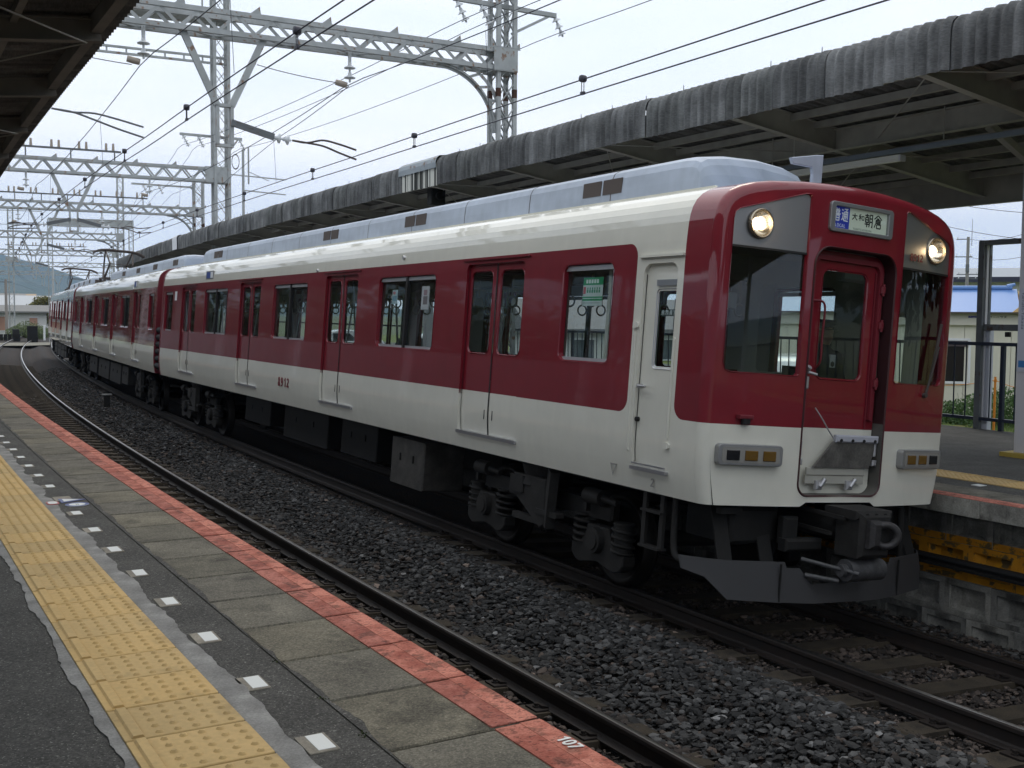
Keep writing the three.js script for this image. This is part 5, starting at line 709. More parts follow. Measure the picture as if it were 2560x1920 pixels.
// ------------------------------------------------------------------ platform canopies
function ibeam(p, q, w, h, t = 0.012) { const a = new THREE.Vector3(...p), b = new THREE.Vector3(...q), up = new THREE.Vector3(0, 1, 0), o = (d) => [a.clone().addScaledVector(up, d), b.clone().addScaledVector(up, d)]; return merge([bar(...o(-h / 2 + t / 2), w, t), bar(...o(h / 2 - t / 2), w, t), bar(...o(0), t, h - 2 * t)]); }
const canopyR = thing('platform_canopy', 'weathered grey corrugated platform roof behind the train', 'canopy');
{
  const g = canopyR, r = rng(99), roofY = l => 5.215 - 0.144 * (l - 2);
  // corrugated roof sheet
  const pos = [], uv = []; const wv = s => 0.024 * Math.sin(s / 0.13 * 2 * Math.PI);
  const lats = [2.02, 6.75]; const sheet = (ss, s) => { for (let j = 0; j < ss.length - 1; j++) { const q = [[ss[j], lats[0]], [ss[j + 1], lats[0]], [ss[j + 1], lats[1]], [ss[j], lats[1]]].map(([s, l]) => [at(s, l, roofY(l) + wv(s)), s, l]); for (const k of [0, 1, 2, 0, 2, 3]) { pos.push(...q[k][0].toArray()); uv.push(q[k][1], q[k][2]); } } };
  sheet(range(-24, 34, 0.0325)); sheet(range(34, 62.5, 0.065)); const sg = new THREE.BufferGeometry(); sg.setAttribute('position', new THREE.Float32BufferAttribute(pos, 3)); sg.setAttribute('uv', new THREE.Float32BufferAttribute(uv, 2)); part('roof_sheet', smooth(sg), mat.asbRoof, g);
  // front edge: lapped corrugated sheets bent over the edge
  const prof = [[0, 4.885], [0, 5.02], [0, 5.16], [0.004, 5.26], [0.03, 5.335], [0.09, 5.385], [0.17, 5.40], [0.30, 5.385], [0.46, 5.36]];
  const W = 0.785; for (let k = -40; k < 70; k++) {
    const s0 = 8.49 + k * W; if (s0 > 61.6) break; const n = s0 > 2 && s0 < 25 ? 42 : 24, dl = (r() - 0.5) * 0.016, dy = (r() - 0.5) * 0.02, ph = r() * 0.2, tilt = (r() - 0.5) * 0.012; const ps = [], us = [];
    const patched = s0 > 17.8 && s0 < 19.4; const P = (i, j) => { const s = s0 + (W + 0.03) * j / n, a = 0.046 * (Math.abs(Math.sin((s / 0.131) * Math.PI + ph)) - 0.6), p = prof[i], nx = i < 4 ? -1 : i < 6 ? -0.6 : 0, ny = i < 4 ? 0 : i < 6 ? 0.7 : 1; return at(s, 1.905 + dl + p[0] + nx * a + (j / n) * 0.006, p[1] + dy + ny * a + tilt * (j / n - 0.5) * (i === 0 ? 1 : 0.3)); };
    for (let i = 0; i < prof.length - 1; i++) for (let j = 0; j < n; j++) { for (const [a, b] of [[i, j], [i + 1, j + 1], [i, j + 1], [i, j], [i + 1, j], [i + 1, j + 1]]) { ps.push(...P(a, b).toArray()); us.push((s0 + W * b / n) * 1.0 + k * 0.37, prof[a][1]); } }
    const q = new THREE.BufferGeometry(); q.setAttribute('position', new THREE.Float32BufferAttribute(ps, 3)); q.setAttribute('uv', new THREE.Float32BufferAttribute(us, 2));
    part('edge_sheet', smooth(q), patched ? M({ map: dtex(256, (u, v) => { const c = fbm(u, v, 24, 3, 171, 2); return mixc([0.82, 0.82, 0.79], [0.22, 0.23, 0.22], sst(0.44, 0.60, c)); }, [1.2, 0.3]), roughness: 0.9 }) : mat.asb[Math.floor(r() * 4)], g, patched ? 'white streaked replacement sheet' : undefined);
    if (r() < 0.5) part('hook_bolt', cyl(0.006, 0.004, at(s0 + 0.2, 2.06, 5.38), at(s0 + 0.2, 2.06, 5.47), 5), mat.iron, g);
  }
  part('metal_cap', smooth(sweep([[1.875, 5.20], [1.872, 5.30], [1.89, 5.37], [1.95, 5.42], [2.08, 5.435], [2.4, 5.40]], range(17.9, 19.6, 0.4))), M({ map: steelMap, color: lin(0.8, 0.85, 0.9), roughness: 0.5, metalness: 0.3 }), g);
  part('metal_cap', smooth(sweep([[1.875, 4.90], [1.872, 5.30], [1.89, 5.37], [1.95, 5.42], [2.08, 5.435]], range(41.5, 42.5, 0.3))), mat.paper, g);
  // rafters, beams, purlins
  for (let k = -11; k < 20; k++) { const s = 7.3 + k * 2.76, m = part('rafter', boxUV(merge([ibeam([1.98, 5.05, 0], [6.7, 5.05 - 0.144 * 4.72, 0], 0.10, 0.28), bar([1.97, 4.915, 0], [2.03, 5.19, 0], 0.10, 0.012)]), k, 0), mat.canopySteel, g); place(m, s, 0, 0); }
  const ssl = far(-24, 62); const ib = (l, y0, y1, w) => { const t = 0.014, c = 0.006; return [sweep([[l - w / 2, y0], [l + w / 2, y0], [l + w / 2, y0 + t], [l + c, y0 + t], [l + c, y1 - t], [l + w / 2, y1 - t], [l + w / 2, y1], [l - w / 2, y1], [l - w / 2, y1 - t], [l - c, y1 - t], [l - c, y0 + t], [l - w / 2, y0 + t]], ssl, flatMap, true)]; };
  part('main_beam', ib(3.70, 4.665, 4.93, 0.11)[0], mat.canopySteel, g); part('back_beam', ib(6.55, 4.155, 4.56, 0.11)[0], mat.canopySteel, g); part('edge_beam', sweep([[1.96, 4.95], [2.05, 4.95], [2.05, 4.962], [1.972, 4.962], [1.972, 5.17], [1.96, 5.17]], ssl, flatMap, true), mat.canopySteel, g);
  for (const l of [2.45, 2.95, 3.35, 4.25, 4.75, 5.3, 5.85, 6.25]) { const y = roofY(l) - 0.03; part('purlin', sweep([[l - 0.03, y - 0.085], [l + 0.03, y - 0.085], [l + 0.03, y - 0.078], [l - 0.022, y - 0.078], [l - 0.022, y], [l - 0.03, y]], ssl, flatMap, true), mat.canopySteel, g); }
  for (let k = -1; k < 9; k++) { const s = 7.3 + k * 5.52; part('tie_rod', merge([cyl(0.008, 0.008, at(s, 2.1, 4.96), at(s + 5.5, 6.3, 4.36), 5), cyl(0.008, 0.008, at(s + 5.5, 2.1, 4.96), at(s, 6.3, 4.36), 5), cyl(0.007, 0.007, at(s + 2.76, 3.0, 5.0), at(s + 2.76, 3.0, 4.5), 5)]), mat.canopySteel, g); }
  for (let k = -3; k < 7; k++) { const s = 7.93 + k * 8.28; const m = part('column', boxUV(cbox(0.2, 4.66 - H2, 0.2, 0.012, 0, (4.66 - H2) / 2, 0)), mat.pillar, g); place(m, s, 4.68, H2); const b = part('column_base', cbox(0.42, 0.05, 0.42, 0.012, 0, 0.025, 0), M({ color: lin(0.42, 0.31, 0.06), roughness: 0.7 }), m); part('column_brace', merge([bar([0.1, 3.35, 0], [0.9, 3.55, 0], 0.08, 0.08), bar([-0.1, 3.35, 0], [-0.85, 3.7, 0], 0.08, 0.08)]), mat.canopySteel, m); }
  part('cable_duct', sweep([[3.60, 4.50], [3.66, 4.50], [3.66, 4.56], [3.60, 4.56]], far(4, 40), flatMap, true), M({ color: lin(0.16, 0.19, 0.23), roughness: 0.6 }), g);
  for (let k = 0; k < 9; k++) part('duct_hanger', merge([cyl(0.008, 0.008, at(5.6 + k * 2.76, 3.63, 4.55), at(5.6 + k * 2.76, 3.63, 4.95), 5)]), mat.canopySteel, g);
}
{ // lamp and loudspeaker under the canopy
  const lampBody = () => boxUV(merge([cbox(0.09, 0.05, 1.9, 0.012, 0, 0.035, 0), cbox(0.06, 0.03, 1.86, 0.010, 0, 0.0, 0)]));
  const names = ['white strip lamp under the canopy above the train roof', 'second white strip lamp under the canopy, behind the train'];
  [9.9, 14.9].forEach((s, i) => { const t = thing('strip_lamp', names[i], 'lamp', 'strip lamps under the platform canopy'); place(t, s, 3.62, 4.42); part('lamp_body', lampBody(), M({ color: lin(0.66, 0.66, 0.62), roughness: 0.45 }), t); for (const z of [0.96, -0.96]) part('end_cap', cbox(0.1, 0.075, 0.03, 0.006, 0, 0.02, z), mat.pillar, t); part('hanger', merge([cyl(0.006, 0.006, [0, 0.05, 0.5], [0, 0.14, 0.5], 5), cyl(0.006, 0.006, [0, 0.05, -0.5], [0, 0.14, -0.5], 5)]), mat.canopySteel, t); });
  const t = thing('signal_repeater', 'small black box hanging under the canopy edge', 'signal'); place(t, 18.9, 2.35, 4.62); part('case', cbox(0.30, 0.30, 0.2, 0.02, 0, 0.17, 0), mat.rubber, t); part('bracket', cyl(0.025, 0.025, [0, -0.4, 0], [0, 0.7, 0], 8), mat.steelDark, t); part('lens_hood', cyl(0.07, 0.085, [0, 0.18, 0.1], [0, 0.18, 0.2], 12, true), mat.rubber, t);
}
{ // canopy over the near platform
  const g = thing('platform_canopy', 'dark corrugated platform roof overhead at the upper left', 'canopy'), roofY = l => 5.28 + 0.10 * (l + 4.75);
  const pos = [], uv = [], lats = [-4.75, -9.6]; const wv = s => 0.028 * Math.sin(s / 0.13 * 2 * Math.PI); const ss = range(-12, 60, 0.0325);
  for (let j = 0; j < ss.length - 1; j++) { const q = [[ss[j], lats[0]], [ss[j + 1], lats[0]], [ss[j + 1], lats[1]], [ss[j], lats[1]]].map(([s, l]) => [at(s, l, roofY(l) + wv(s)), s, l]); for (const k of [0, 1, 2, 0, 2, 3]) { pos.push(...q[k][0].toArray()); uv.push(q[k][1], q[k][2]); } }
  const sg = new THREE.BufferGeometry(); sg.setAttribute('position', new THREE.Float32BufferAttribute(pos, 3)); sg.setAttribute('uv', new THREE.Float32BufferAttribute(uv, 2)); part('roof_sheet', smooth(sg), mat.asbRoof, g);
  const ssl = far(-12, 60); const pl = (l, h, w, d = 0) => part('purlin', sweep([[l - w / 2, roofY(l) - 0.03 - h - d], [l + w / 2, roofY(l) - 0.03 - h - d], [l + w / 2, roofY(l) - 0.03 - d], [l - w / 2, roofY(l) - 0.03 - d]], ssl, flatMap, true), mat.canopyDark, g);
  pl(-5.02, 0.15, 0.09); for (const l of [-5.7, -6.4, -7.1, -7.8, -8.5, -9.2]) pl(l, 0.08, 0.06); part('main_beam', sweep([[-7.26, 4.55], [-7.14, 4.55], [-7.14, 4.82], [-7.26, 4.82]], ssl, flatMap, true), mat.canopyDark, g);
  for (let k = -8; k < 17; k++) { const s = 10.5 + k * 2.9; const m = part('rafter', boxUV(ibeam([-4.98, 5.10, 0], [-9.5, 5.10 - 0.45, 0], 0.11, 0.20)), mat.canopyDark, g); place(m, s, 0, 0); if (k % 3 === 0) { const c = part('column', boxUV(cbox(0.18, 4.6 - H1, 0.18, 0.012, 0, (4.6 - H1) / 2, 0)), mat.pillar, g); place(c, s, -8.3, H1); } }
  for (let k = -3; k < 6; k++) { const s = 10.5 + k * 5.8; part('tie_rod', merge([cyl(0.009, 0.009, at(s, -5.1, 4.98), at(s + 5.8, -9.2, 4.6), 5), cyl(0.009, 0.009, at(s + 5.8, -5.1, 4.98), at(s, -9.2, 4.6), 5)]), mat.canopySteel, g); }
}
// ------------------------------------------------------------------ overhead line gantries
const barMesh = (name, p, q, w, h, m, parent) => part(name, boxUV(bar(p, q, w, h), p[0], p[1]), m, parent);
function insulator(y0, n, r = 0.085, len = 0.16) { // bells stacked downwards from y0
  const l = []; for (let k = 0; k < n; k++) { const y = y0 - k * len; l.push(lathe([[0.0, y - 0.0], [0.03, y - 0.005], [0.035, y - 0.05], [r, y - 0.085], [r, y - 0.10], [0.02, y - 0.095], [0.018, y - len]], 12)); } return merge(l);
}
function latticeMast(g, lat, y0, y1, w, bars = true) {
  const h = w / 2, m = part('mast', boxUV(merge([[-h, -h], [h, -h], [h, h], [-h, h]].map(([a, b]) => box(w > 0.5 ? 0.1 : 0.075, y1 - y0, w > 0.5 ? 0.1 : 0.075, lat + a * 0.86, (y0 + y1) / 2, b * 0.86)))), mat.steel, g); if (!bars) return m;
  const st = w * 1.15, n = Math.round((y1 - y0) / st);
  for (let k = 0; k < n; k++) { const a = y0 + k * st, b = Math.min(y1, a + st); for (const zz of [-h * 0.9, h * 0.9]) { barMesh('lacing_bar', [lat - h * 0.86, a, zz], [lat + h * 0.86, b, zz], 0.05, 0.012, mat.steel, m); barMesh('lacing_bar', [lat + h * 0.86, a, zz * 0.96], [lat - h * 0.86, b, zz * 0.96], 0.05, 0.012, mat.steel, m); } for (const xx of [-h * 0.9, h * 0.9]) barMesh('lacing_bar', [lat + xx, a, (k % 2 ? -1 : 1) * h * 0.86], [lat + xx, b, (k % 2 ? 1 : -1) * h * 0.86], 0.012, 0.05, mat.steel, m); }
  return m;
}
function latticeBeam(g, l0, l1, y0, y1, d = 0.36, pitch = 0.62, lugs = true) {
  const h = d / 2, m = part('beam', boxUV(merge([[y0, -h], [y0, h], [y1, -h], [y1, h]].map(([y, z]) => box(l1 - l0, 0.08, 0.07, (l0 + l1) / 2, y, z)))), mat.steel, g);
  const n = Math.round((l1 - l0) / pitch), p = (l1 - l0) / n;
  for (let k = 0; k < n; k++) { const a = l0 + k * p, b = a + p / 2, c = a + p; for (const z of [-h - 0.012, h + 0.012]) { barMesh('lacing_bar', [a, y0 + 0.02, z], [b, y1 - 0.02, z], 0.012, 0.055, mat.steel, m); barMesh('lacing_bar', [b, y1 - 0.02, z * 0.95], [c, y0 + 0.02, z * 0.95], 0.012, 0.055, mat.steel, m); } barMesh('lacing_bar', [a, y0, k % 2 ? -h : h], [c, y0, k % 2 ? h : -h], 0.055, 0.012, mat.steel, m); if (lugs && k % 2) { const t = new THREE.Shape([[-0.09, 0], [0.09, 0], [0.07, 0.13]].map(v => new THREE.Vector2(...v))); const q = new THREE.ExtrudeGeometry(t, { depth: 0.01, bevelEnabled: false }); q.translate(c, y1 + 0.04, h); part('lug', q, mat.steel, m); } }
  return m;
}
function gantry(label, s, o) {
  const g = thing('catenary_gantry', label, 'gantry', 'overhead line gantries across the tracks'); place(g, s, 0, 0);
  const fine = o.fine !== false;
  latticeMast(g, o.mast, o.base ?? H2, o.top, o.w, fine); latticeMast(g, -8.9, -0.6, o.y1 + 0.5, 0.42, fine);
  const bm = latticeBeam(g, -8.7, o.mast + o.w / 2, o.y0, o.y1, 0.36, o.pitch || 0.62, fine);
  // joint plates at the mast
  part('gusset_plate', boxUV(merge([box(o.plate || 0.5, o.y1 - o.y0 + 0.10, 0.02, o.mast - (o.plate || 0.5) / 2 + o.w / 2, (o.y0 + o.y1) / 2, 0.24), box(o.plate || 0.5, 0.02, 0.5, o.mast - (o.plate || 0.5) / 2 + o.w / 2, o.y1 + 0.05, 0), box(o.plate || 0.5, 0.02, 0.5, o.mast - (o.plate || 0.5) / 2 + o.w / 2, o.y0 - 0.05, 0)])), mat.steel, bm);
  if (o.rust) part('rust_band', merge([[-1, -1], [1, -1], [1, 1], [-1, 1]].map(([a, b]) => box(0.078, 0.16, 0.078, o.mast + a * o.w * 0.43, o.y0 - 0.45, b * o.w * 0.43))), mat.rustPaint, bm);
  if (o.arch) { const pts = [], P = []; for (let k = 0; k <= 14; k++) { const t = k / 14 * Math.PI / 2; pts.push([o.mast - o.w / 2 - 0.02 - 1.2 * (1 - Math.sin(Math.PI / 2 - t * 0 - (Math.PI / 2 - t)) * 1) * 1, 0]); const x = o.mast - o.w / 2 - 1.2 * Math.cos(t) + 0.0, y = o.y0 - 0.02 - 1.15 + 1.15 * Math.sin(Math.PI / 2 - t) * 1; P.push([x, y]); } // quarter ring from under the beam down to the mast
    const ringPts = [...Array(15)].map((_, k) => { const t = k / 14 * Math.PI / 2; return [o.mast - o.w / 2 - 1.22 + 1.2 * Math.sin(t), o.y0 - 1.2 + 1.15 * Math.cos(t)]; }); const l = []; for (let k = 0; k < 14; k++) l.push(bar([...ringPts[k], 0.1], [...ringPts[k + 1], 0.1], 0.1, 0.012, new THREE.Vector3(0, 0, 1)), bar([...ringPts[k], 0.1], [...ringPts[k + 1], 0.1], 0.012, 0.11, new THREE.Vector3(0, 0, 1))); const ab = part('arch_bracket', boxUV(merge(l)), mat.steel, g); const r2 = ringPts.map(([x, y]) => { const dx = x - (o.mast - o.w / 2 - 1.22), dy = y - (o.y0 - 1.2), k = 1 - 0.22 / Math.hypot(dx, dy); return [o.mast - o.w / 2 - 1.22 + dx * (2 - k), o.y0 - 1.2 + dy * (2 - k)]; });
    const l2 = []; for (let k = 3; k < 14; k++) if (k < 13) l2.push(bar([...r2[k], 0.1], [...r2[k + 1], 0.1], 0.06, 0.012, new THREE.Vector3(0, 0, 1))); part('arch_flange', boxUV(merge(l2)), mat.steel, ab); for (let k = 3; k < 13; k += 2) barMesh('lacing_bar', [...ringPts[k], 0.1], [...r2[k + 1], 0.1], 0.012, 0.05, mat.steel, ab); }
  if (o.V) { const [lc, sp, yv, yb] = o.V; const d = part('drop_frame', boxUV(merge([bar([lc - sp, o.y0, 0.1], [lc - 0.12, yv, 0.1], 0.05, 0.11), bar([lc + sp, o.y0, 0.1], [lc + 0.12, yv, 0.1], 0.05, 0.11), box(0.05, yv - yb, 0.12, lc - 0.12, (yv + yb) / 2, 0.1), box(0.05, yv - yb, 0.12, lc + 0.12, (yv + yb) / 2, 0.1), box(0.29, 0.05, 0.12, lc, yv, 0.1), box(0.29, 0.05, 0.12, lc, yb, 0.1)])), mat.steel, g);
    for (const [dir, wl, wy] of o.arms || []) { // registration arms
      const y = yb + 0.38, a = part('registration_arm', merge([bar([lc + dir * 0.1, y, 0.18], [lc + dir * 0.82, y - 0.18, 0.18], 0.05, 0.11)]), mat.steelDark, d);
      const ins = insulator(0, 2, 0.085, 0.15); ins.rotateZ(dir * (Math.PI / 2 - 0.08)); ins.translate(lc + dir * 0.82, y - 0.19, 0.18); part('insulator', ins, mat.porcelain, a);
      const bx = lc + dir * 1.14, by = y - 0.21; for (const dy of [0.0, -0.165]) part('steady_arm', tube([[bx, by, 0.18], [bx + dir * 0.25, by - 0.02, 0.18], [bx + dir * 0.55, by + 0.045 + dy * 0.6, 0.18], [bx + dir * 0.85, by + 0.0 + dy * 0.9, 0.18], [wl, wy + 0.165 + dy, 0.18]].map(v => new THREE.Vector3(...v)), 0.018, 6, 24), mat.vent, a);
    } }
  for (const [l, n] of o.hang || []) { const dr = part('messenger_hanger', merge([cyl(0.035, 0.03, [l, o.y0, 0], [l, o.y0 - 0.22, 0], 8)]), mat.porcelain, g); part('insulator', (() => { const q = insulator(o.y0 - 0.2, n, 0.10, 0.17); q.translate(l, 0, 0); return q; })(), mat.porcelain, dr); if (fine) part('strain_insulator', (() => { const q = lathe([[0, -0.1], [0.05, -0.1], [0.055, 0.0], [0.05, 0.1], [0, 0.1]], 10); q.rotateZ(1.4); q.translate(l - 0.16, o.y0 - 0.58, 0); return q; })(), mat.porcelainTan, dr); }
  if (o.cross) { const [l0, l1, y, ends] = o.cross; const c = part('cross_arm', boxUV(merge([bar([l0, y, 0], [l1, y - 0.03, 0], 0.08, 0.08), bar([o.mast + o.w / 2, y - 0.5, 0], [l1 - 0.15, y - 0.06, 0], 0.05, 0.05)])), mat.steel, g); for (const e of ends) { const q = insulator(0, 3, 0.08, 0.14); q.rotateZ(0.5); q.translate(e, y - 0.04, 0); part('insulator', q, mat.porcelain, c); } }
  if (o.pins) { const c = part('insulator_rack', boxUV(merge([bar([o.pins[0], o.y1 + 0.36, 0], [o.pins[1], o.y1 + 0.36, 0], 0.06, 0.06), ...range(o.pins[0] + 0.3, o.pins[1] - 0.2, 1.1).map(l => box(0.04, 0.36, 0.04, l, o.y1 + 0.18, 0))])), mat.steelDark, g); for (const l of range(o.pins[0] + 0.35, o.pins[1] - 0.35, 0.85)) for (const d of [-0.11, 0.11]) part('pin_insulator', cyl(0.045, 0.035, [l + d, o.y1 + 0.39, 0], [l + d, o.y1 + 0.62, 0], 8), mat.porcelainTan, c); }
  return g;
}
const WA = 0.5, WB = -3.0;
gantry('nearest grey lattice gantry spanning above the train, with curved bracket', 18.6, { mast: 3.58, w: 0.40, top: 11.5, y0: 7.21, y1: 7.54, arch: true, rust: true, V: [-1.73, 0.68, 6.03, 5.37], arms: [[1, 0.57, 5.30]], hang: [[0.52, 2], [-3.0, 2]], cross: [2.55, 4.75, 8.42, [2.62, 3.12, 4.72]] });
{ const g = thing('registration_arm', 'dark double steady arm reaching out from under the left canopy', 'steady arm'); place(g, 18.6, 0, 0); part('root_bar', bar([-8.7, 6.0, 0.18], [-4.75, 5.74, 0.18], 0.05, 0.08), mat.steelDark, g); const q = insulator(0, 2, 0.085, 0.15); q.rotateZ(Math.PI / 2 - 0.08); q.translate(-4.75, 5.73, 0.18); part('insulator', q, mat.porcelain, g); for (const dy of [0, -0.165]) part('steady_arm', tube([[-4.42, 5.72, 0.18], [-4.11, 5.69, 0.18], [-3.8, 5.70 + dy * 0.6, 0.18], [-3.45, 5.64 + dy * 0.9, 0.18], [-3.05, 5.55 + dy, 0.18]].map(v => new THREE.Vector3(...v)), 0.016, 6, 24), mat.steelDark, g); }
gantry('second lattice gantry from the camera with riveted plate on its tall mast', 38.5, { mast: 2.87, w: 0.54, top: 14.5, y0: 7.08, y1: 7.50, plate: 0.85, rust: true, V: [-1.9, 0.66, 5.9, 5.2], arms: [[1, 0.5, 5.25], [-1, -3.0, 5.25]], hang: [[0.5, 2], [-3.3, 2]], cross: [1.5, 3.6, 8.62, [1.6, 2.1, 3.5]], pins: [-3.6, -0.4] });
gantry('third lattice gantry behind, at the far end of the canopy', 53.5, { mast: 4.8, w: 0.48, top: 8.9, y0: 7.15, y1: 7.48, plate: 0.7, arch: true, rust: true, V: [-1.95, 0.6, 6.0, 5.2], arms: [[1, 0.5, 5.25]], hang: [[0.5, 2], [-3.0, 2]], pins: [-4.5, 2.5], cross: [1.8, 4.6, 8.5, [2.3, 3.0]] });
gantry('fourth lattice gantry seen small beyond the canopy end', 74, { mast: 3.2, w: 0.40, top: 11.2, y0: 7.1, y1: 7.48, V: [-1.9, 0.6, 6.0, 5.2], arms: [[1, 0.5, 5.25]], hang: [[0.5, 2], [-3.0, 2]], arch: true, base: -0.4, pitch: 0.8 });
gantry('fifth lattice gantry, small and pale above the far cars', 96, { mast: 4.2, w: 0.40, top: 8.4, y0: 7.1, y1: 7.48, V: [-1.9, 0.6, 6.0, 5.2], hang: [[0.5, 2], [-3.0, 2]], base: -0.4, pitch: 0.9, pins: [-4, 2] });
gantry('sixth lattice gantry far down the line by the hills', 120, { mast: 4.5, w: 0.42, top: 9, y0: 7.1, y1: 7.5, V: [-1.9, 0.6, 6.0, 5.2], hang: [[0.5, 2]], base: -0.4, pitch: 0.9 });
gantry('seventh lattice gantry, the most distant one on the curve', 148, { mast: 4.5, w: 0.45, top: 9, y0: 7.1, y1: 7.5, V: [-1.9, 0.6, 6.0, 5.2], base: -0.4, pitch: 1.1 });
{ // equipment frame on top of the second gantry mast
  const g = thing('switch_frame', 'upper lattice crossbeam on the tall mast behind the nearest gantry', 'gantry'); place(g, 38.5, 0, 0);
  part('upper_beam', boxUV(merge([bar([-8.5, 11.32, 0], [3.1, 11.28, 0], 0.08, 0.07), bar([-8.5, 11.12, 0], [3.1, 11.08, 0], 0.08, 0.07), ...range(-8.2, 2.9, 0.62).map(l => box(0.05, 0.2, 0.05, l, 11.2, 0))])), mat.steel, g);
  part('service_deck', boxUV(merge([box(5.8, 0.1, 0.9, 0.2, 12.5, 0), box(5.8, 0.05, 0.05, 0.2, 13.7, 0.45), ...range(-2.6, 3.0, 0.8).map(l => box(0.05, 1.0, 0.05, l, 13.2, 0.45)), bar([-2.7, 12.85, 0.5], [3.0, 13.6, 0.5], 0.03, 0.05)])), mat.steel, g);
  part('red_rod', merge([cyl(0.05, 0.05, [-2.6, 13.0, 0.6], [-0.5, 12.95, 0.6], 8)]), M({ color: lin(0.3, 0.05, 0.04), roughness: 0.6 }), g);
}
{ // portal frame and tall masts beyond
  const g = thing('signal_portal', 'solid grey portal frame over the tracks beyond the canopy', 'portal'); place(g, 100, 0, 0);
  latticeMast(g, -0.75, -0.5, 10.3, 0.4); latticeMast(g, 5.65, -0.5, 10.3, 0.4); latticeBeam(g, -0.9, 5.85, 9.75, 10.35, 0.4, 0.9, false); part('web_plate', boxUV(box(6.6, 0.5, 0.02, 2.45, 10.05, 0.22)), mat.steel, g); for (const l of [0.6, 1.6, 3.4, 4.4]) { const q = insulator(9.7, 3); q.translate(l, 0, 0); part('insulator', q, mat.porcelain, g); }
  const m = thing('lattice_mast', 'tall lattice mast at the left edge above the bushes', 'mast'); place(m, 140, -6.4, 0); latticeMast(m, 0, -0.5, 14.6, 0.62); part('bracket_plate', boxUV(merge([box(1.3, 0.55, 0.05, 0.1, 8.6, 0.3), bar([-2.5, 14.2, 0], [3.4, 14.2, 0], 0.08, 0.08), bar([-2, 12.6, 0], [2, 12.6, 0], 0.07, 0.07)])), mat.steel, m);
  const w = thing('white_pole', 'slender white pole beside the end of the train', 'pole'); place(w, 140, -1.95, 0); part('shaft', cyl(0.13, 0.10, [0, -0.5, 0], [0, 7.6, 0], 12), M({ color: lin(0.62, 0.64, 0.66), roughness: 0.5 }), w); part('cap', cyl(0.12, 0.12, [0, 7.6, 0], [0, 7.68, 0], 12), mat.steel, w);
  const t = thing('lattice_tower', 'tiny lattice tower just above the far canopy end', 'tower'); place(t, 190, 40, 0); latticeMast(t, 0, -0.5, 21, 1.4); for (const y of [15, 17.5, 20]) part('tower_arm', boxUV(box(3.6, 0.12, 0.12, 0, y, 0)), mat.steel, t);
  const a = thing('antenna_pole', 'thin pole with ring and arms rising behind the canopy', 'pole'); place(a, 52, 6.6, 0); part('shaft', merge([cyl(0.07, 0.06, [0, 0, 0], [0, 10.2, 0], 8), cyl(0.04, 0.04, [0.25, 8.6, 0], [0.25, 10.3, 0], 6)]), mat.steel, a); const tr = new THREE.TorusGeometry(0.28, 0.025, 6, 20); tr.scale(0.6, 1.2, 1); tr.translate(-0.35, 9.6, 0); part('ring', tr, mat.vent, a); part('arms', merge([bar([-0.6, 9.0, 0], [2.0, 8.9, 0], 0.05, 0.05), bar([0, 8.3, 0], [2.0, 8.2, 0], 0.05, 0.05), bar([0.2, 9.2, 0], [1.2, 8.8, 0], 0.03, 0.03)]), mat.steel, a);
}
// ------------------------------------------------------------------ wires
function sagWire(pts, sag, r, n = 10) { const out = []; for (let i = 0; i < pts.length - 1; i++) for (let k = 0; k < n; k++) { const t = k / n, [s0, l0, y0] = pts[i], [s1, l1, y1] = pts[i + 1]; out.push(at(s0 + (s1 - s0) * t, l0 + (l1 - l0) * t, y0 + (y1 - y0) * t - sag * 4 * t * (1 - t))); } const e = pts[pts.length - 1]; out.push(at(...e)); const c = new THREE.CatmullRomCurve3(out); return new THREE.TubeGeometry(c, out.length * 2, r, 5, false); }
function catenary(label, la, yc, zig) {
  const g = thing('overhead_wire', label, 'overhead wire', 'contact lines above the two tracks'); const posts = [-6, 18.6, 38.5, 53.5, 74, 96, 120, 148];
  const lt = (i) => la + (i % 2 ? zig : -zig);
  const pc = posts.map((s, i) => [s, lt(i), yc]), pa = posts.map((s, i) => [s, lt(i), yc + 0.175]), pm = posts.map((s, i) => [s, la, 6.63]);
  part('contact_wire', sagWire(pc, 0, 0.0085), mat.wire, g); part('auxiliary_wire', sagWire(pa, 0.004, 0.0085), mat.wire, g); part('messenger_wire', sagWire(pm, 0.28, 0.008), mat.wire, g);
  for (let s = 1.2; s < 60; s += 4.9) { const i = posts.findIndex(p => p > s), t = (s - posts[i - 1]) / (posts[i] - posts[i - 1]), l = lt(i - 1) + (lt(i) - lt(i - 1)) * t; const d = part('dropper', merge([cyl(0.006, 0.006, at(s, l, yc + 0.02), at(s, l, yc + 0.175), 4), cyl(0.006, 0.006, at(s + 0.05, l, yc + 0.02), at(s + 0.05, l, yc + 0.175), 4)]), mat.wire, g); const c = lathe([[0, -0.035], [0.04, -0.035], [0.045, 0], [0.04, 0.035], [0, 0.035]], 10); c.rotateZ(Math.PI / 2); c.translate(...at(s + 0.025, l, yc + 0.18).toArray()); part('clamp', c, mat.wire, d); part('clamp', (() => { const q = box(0.03, 0.035, 0.07); q.translate(...at(s + 0.025, l, yc + 0.01).toArray()); return q; })(), mat.wire, d); }
  for (let s = 3.6; s < 50; s += 9.8) { const i = posts.findIndex(p => p > s), t = (s - posts[i - 1]) / (posts[i] - posts[i - 1]); const l = lt(i - 1) + (lt(i) - lt(i - 1)) * t, ym = 6.63 - 0.28 * 4 * t * (1 - t); part('messenger_dropper', cyl(0.004, 0.004, at(s, l, yc + 0.19), at(s, la, ym), 4), mat.wire, g); }
}
catenary('contact line running above the red train', WA, 5.2, 0.1);
catenary('contact line above the empty near track', WB, 5.3, 0.08);
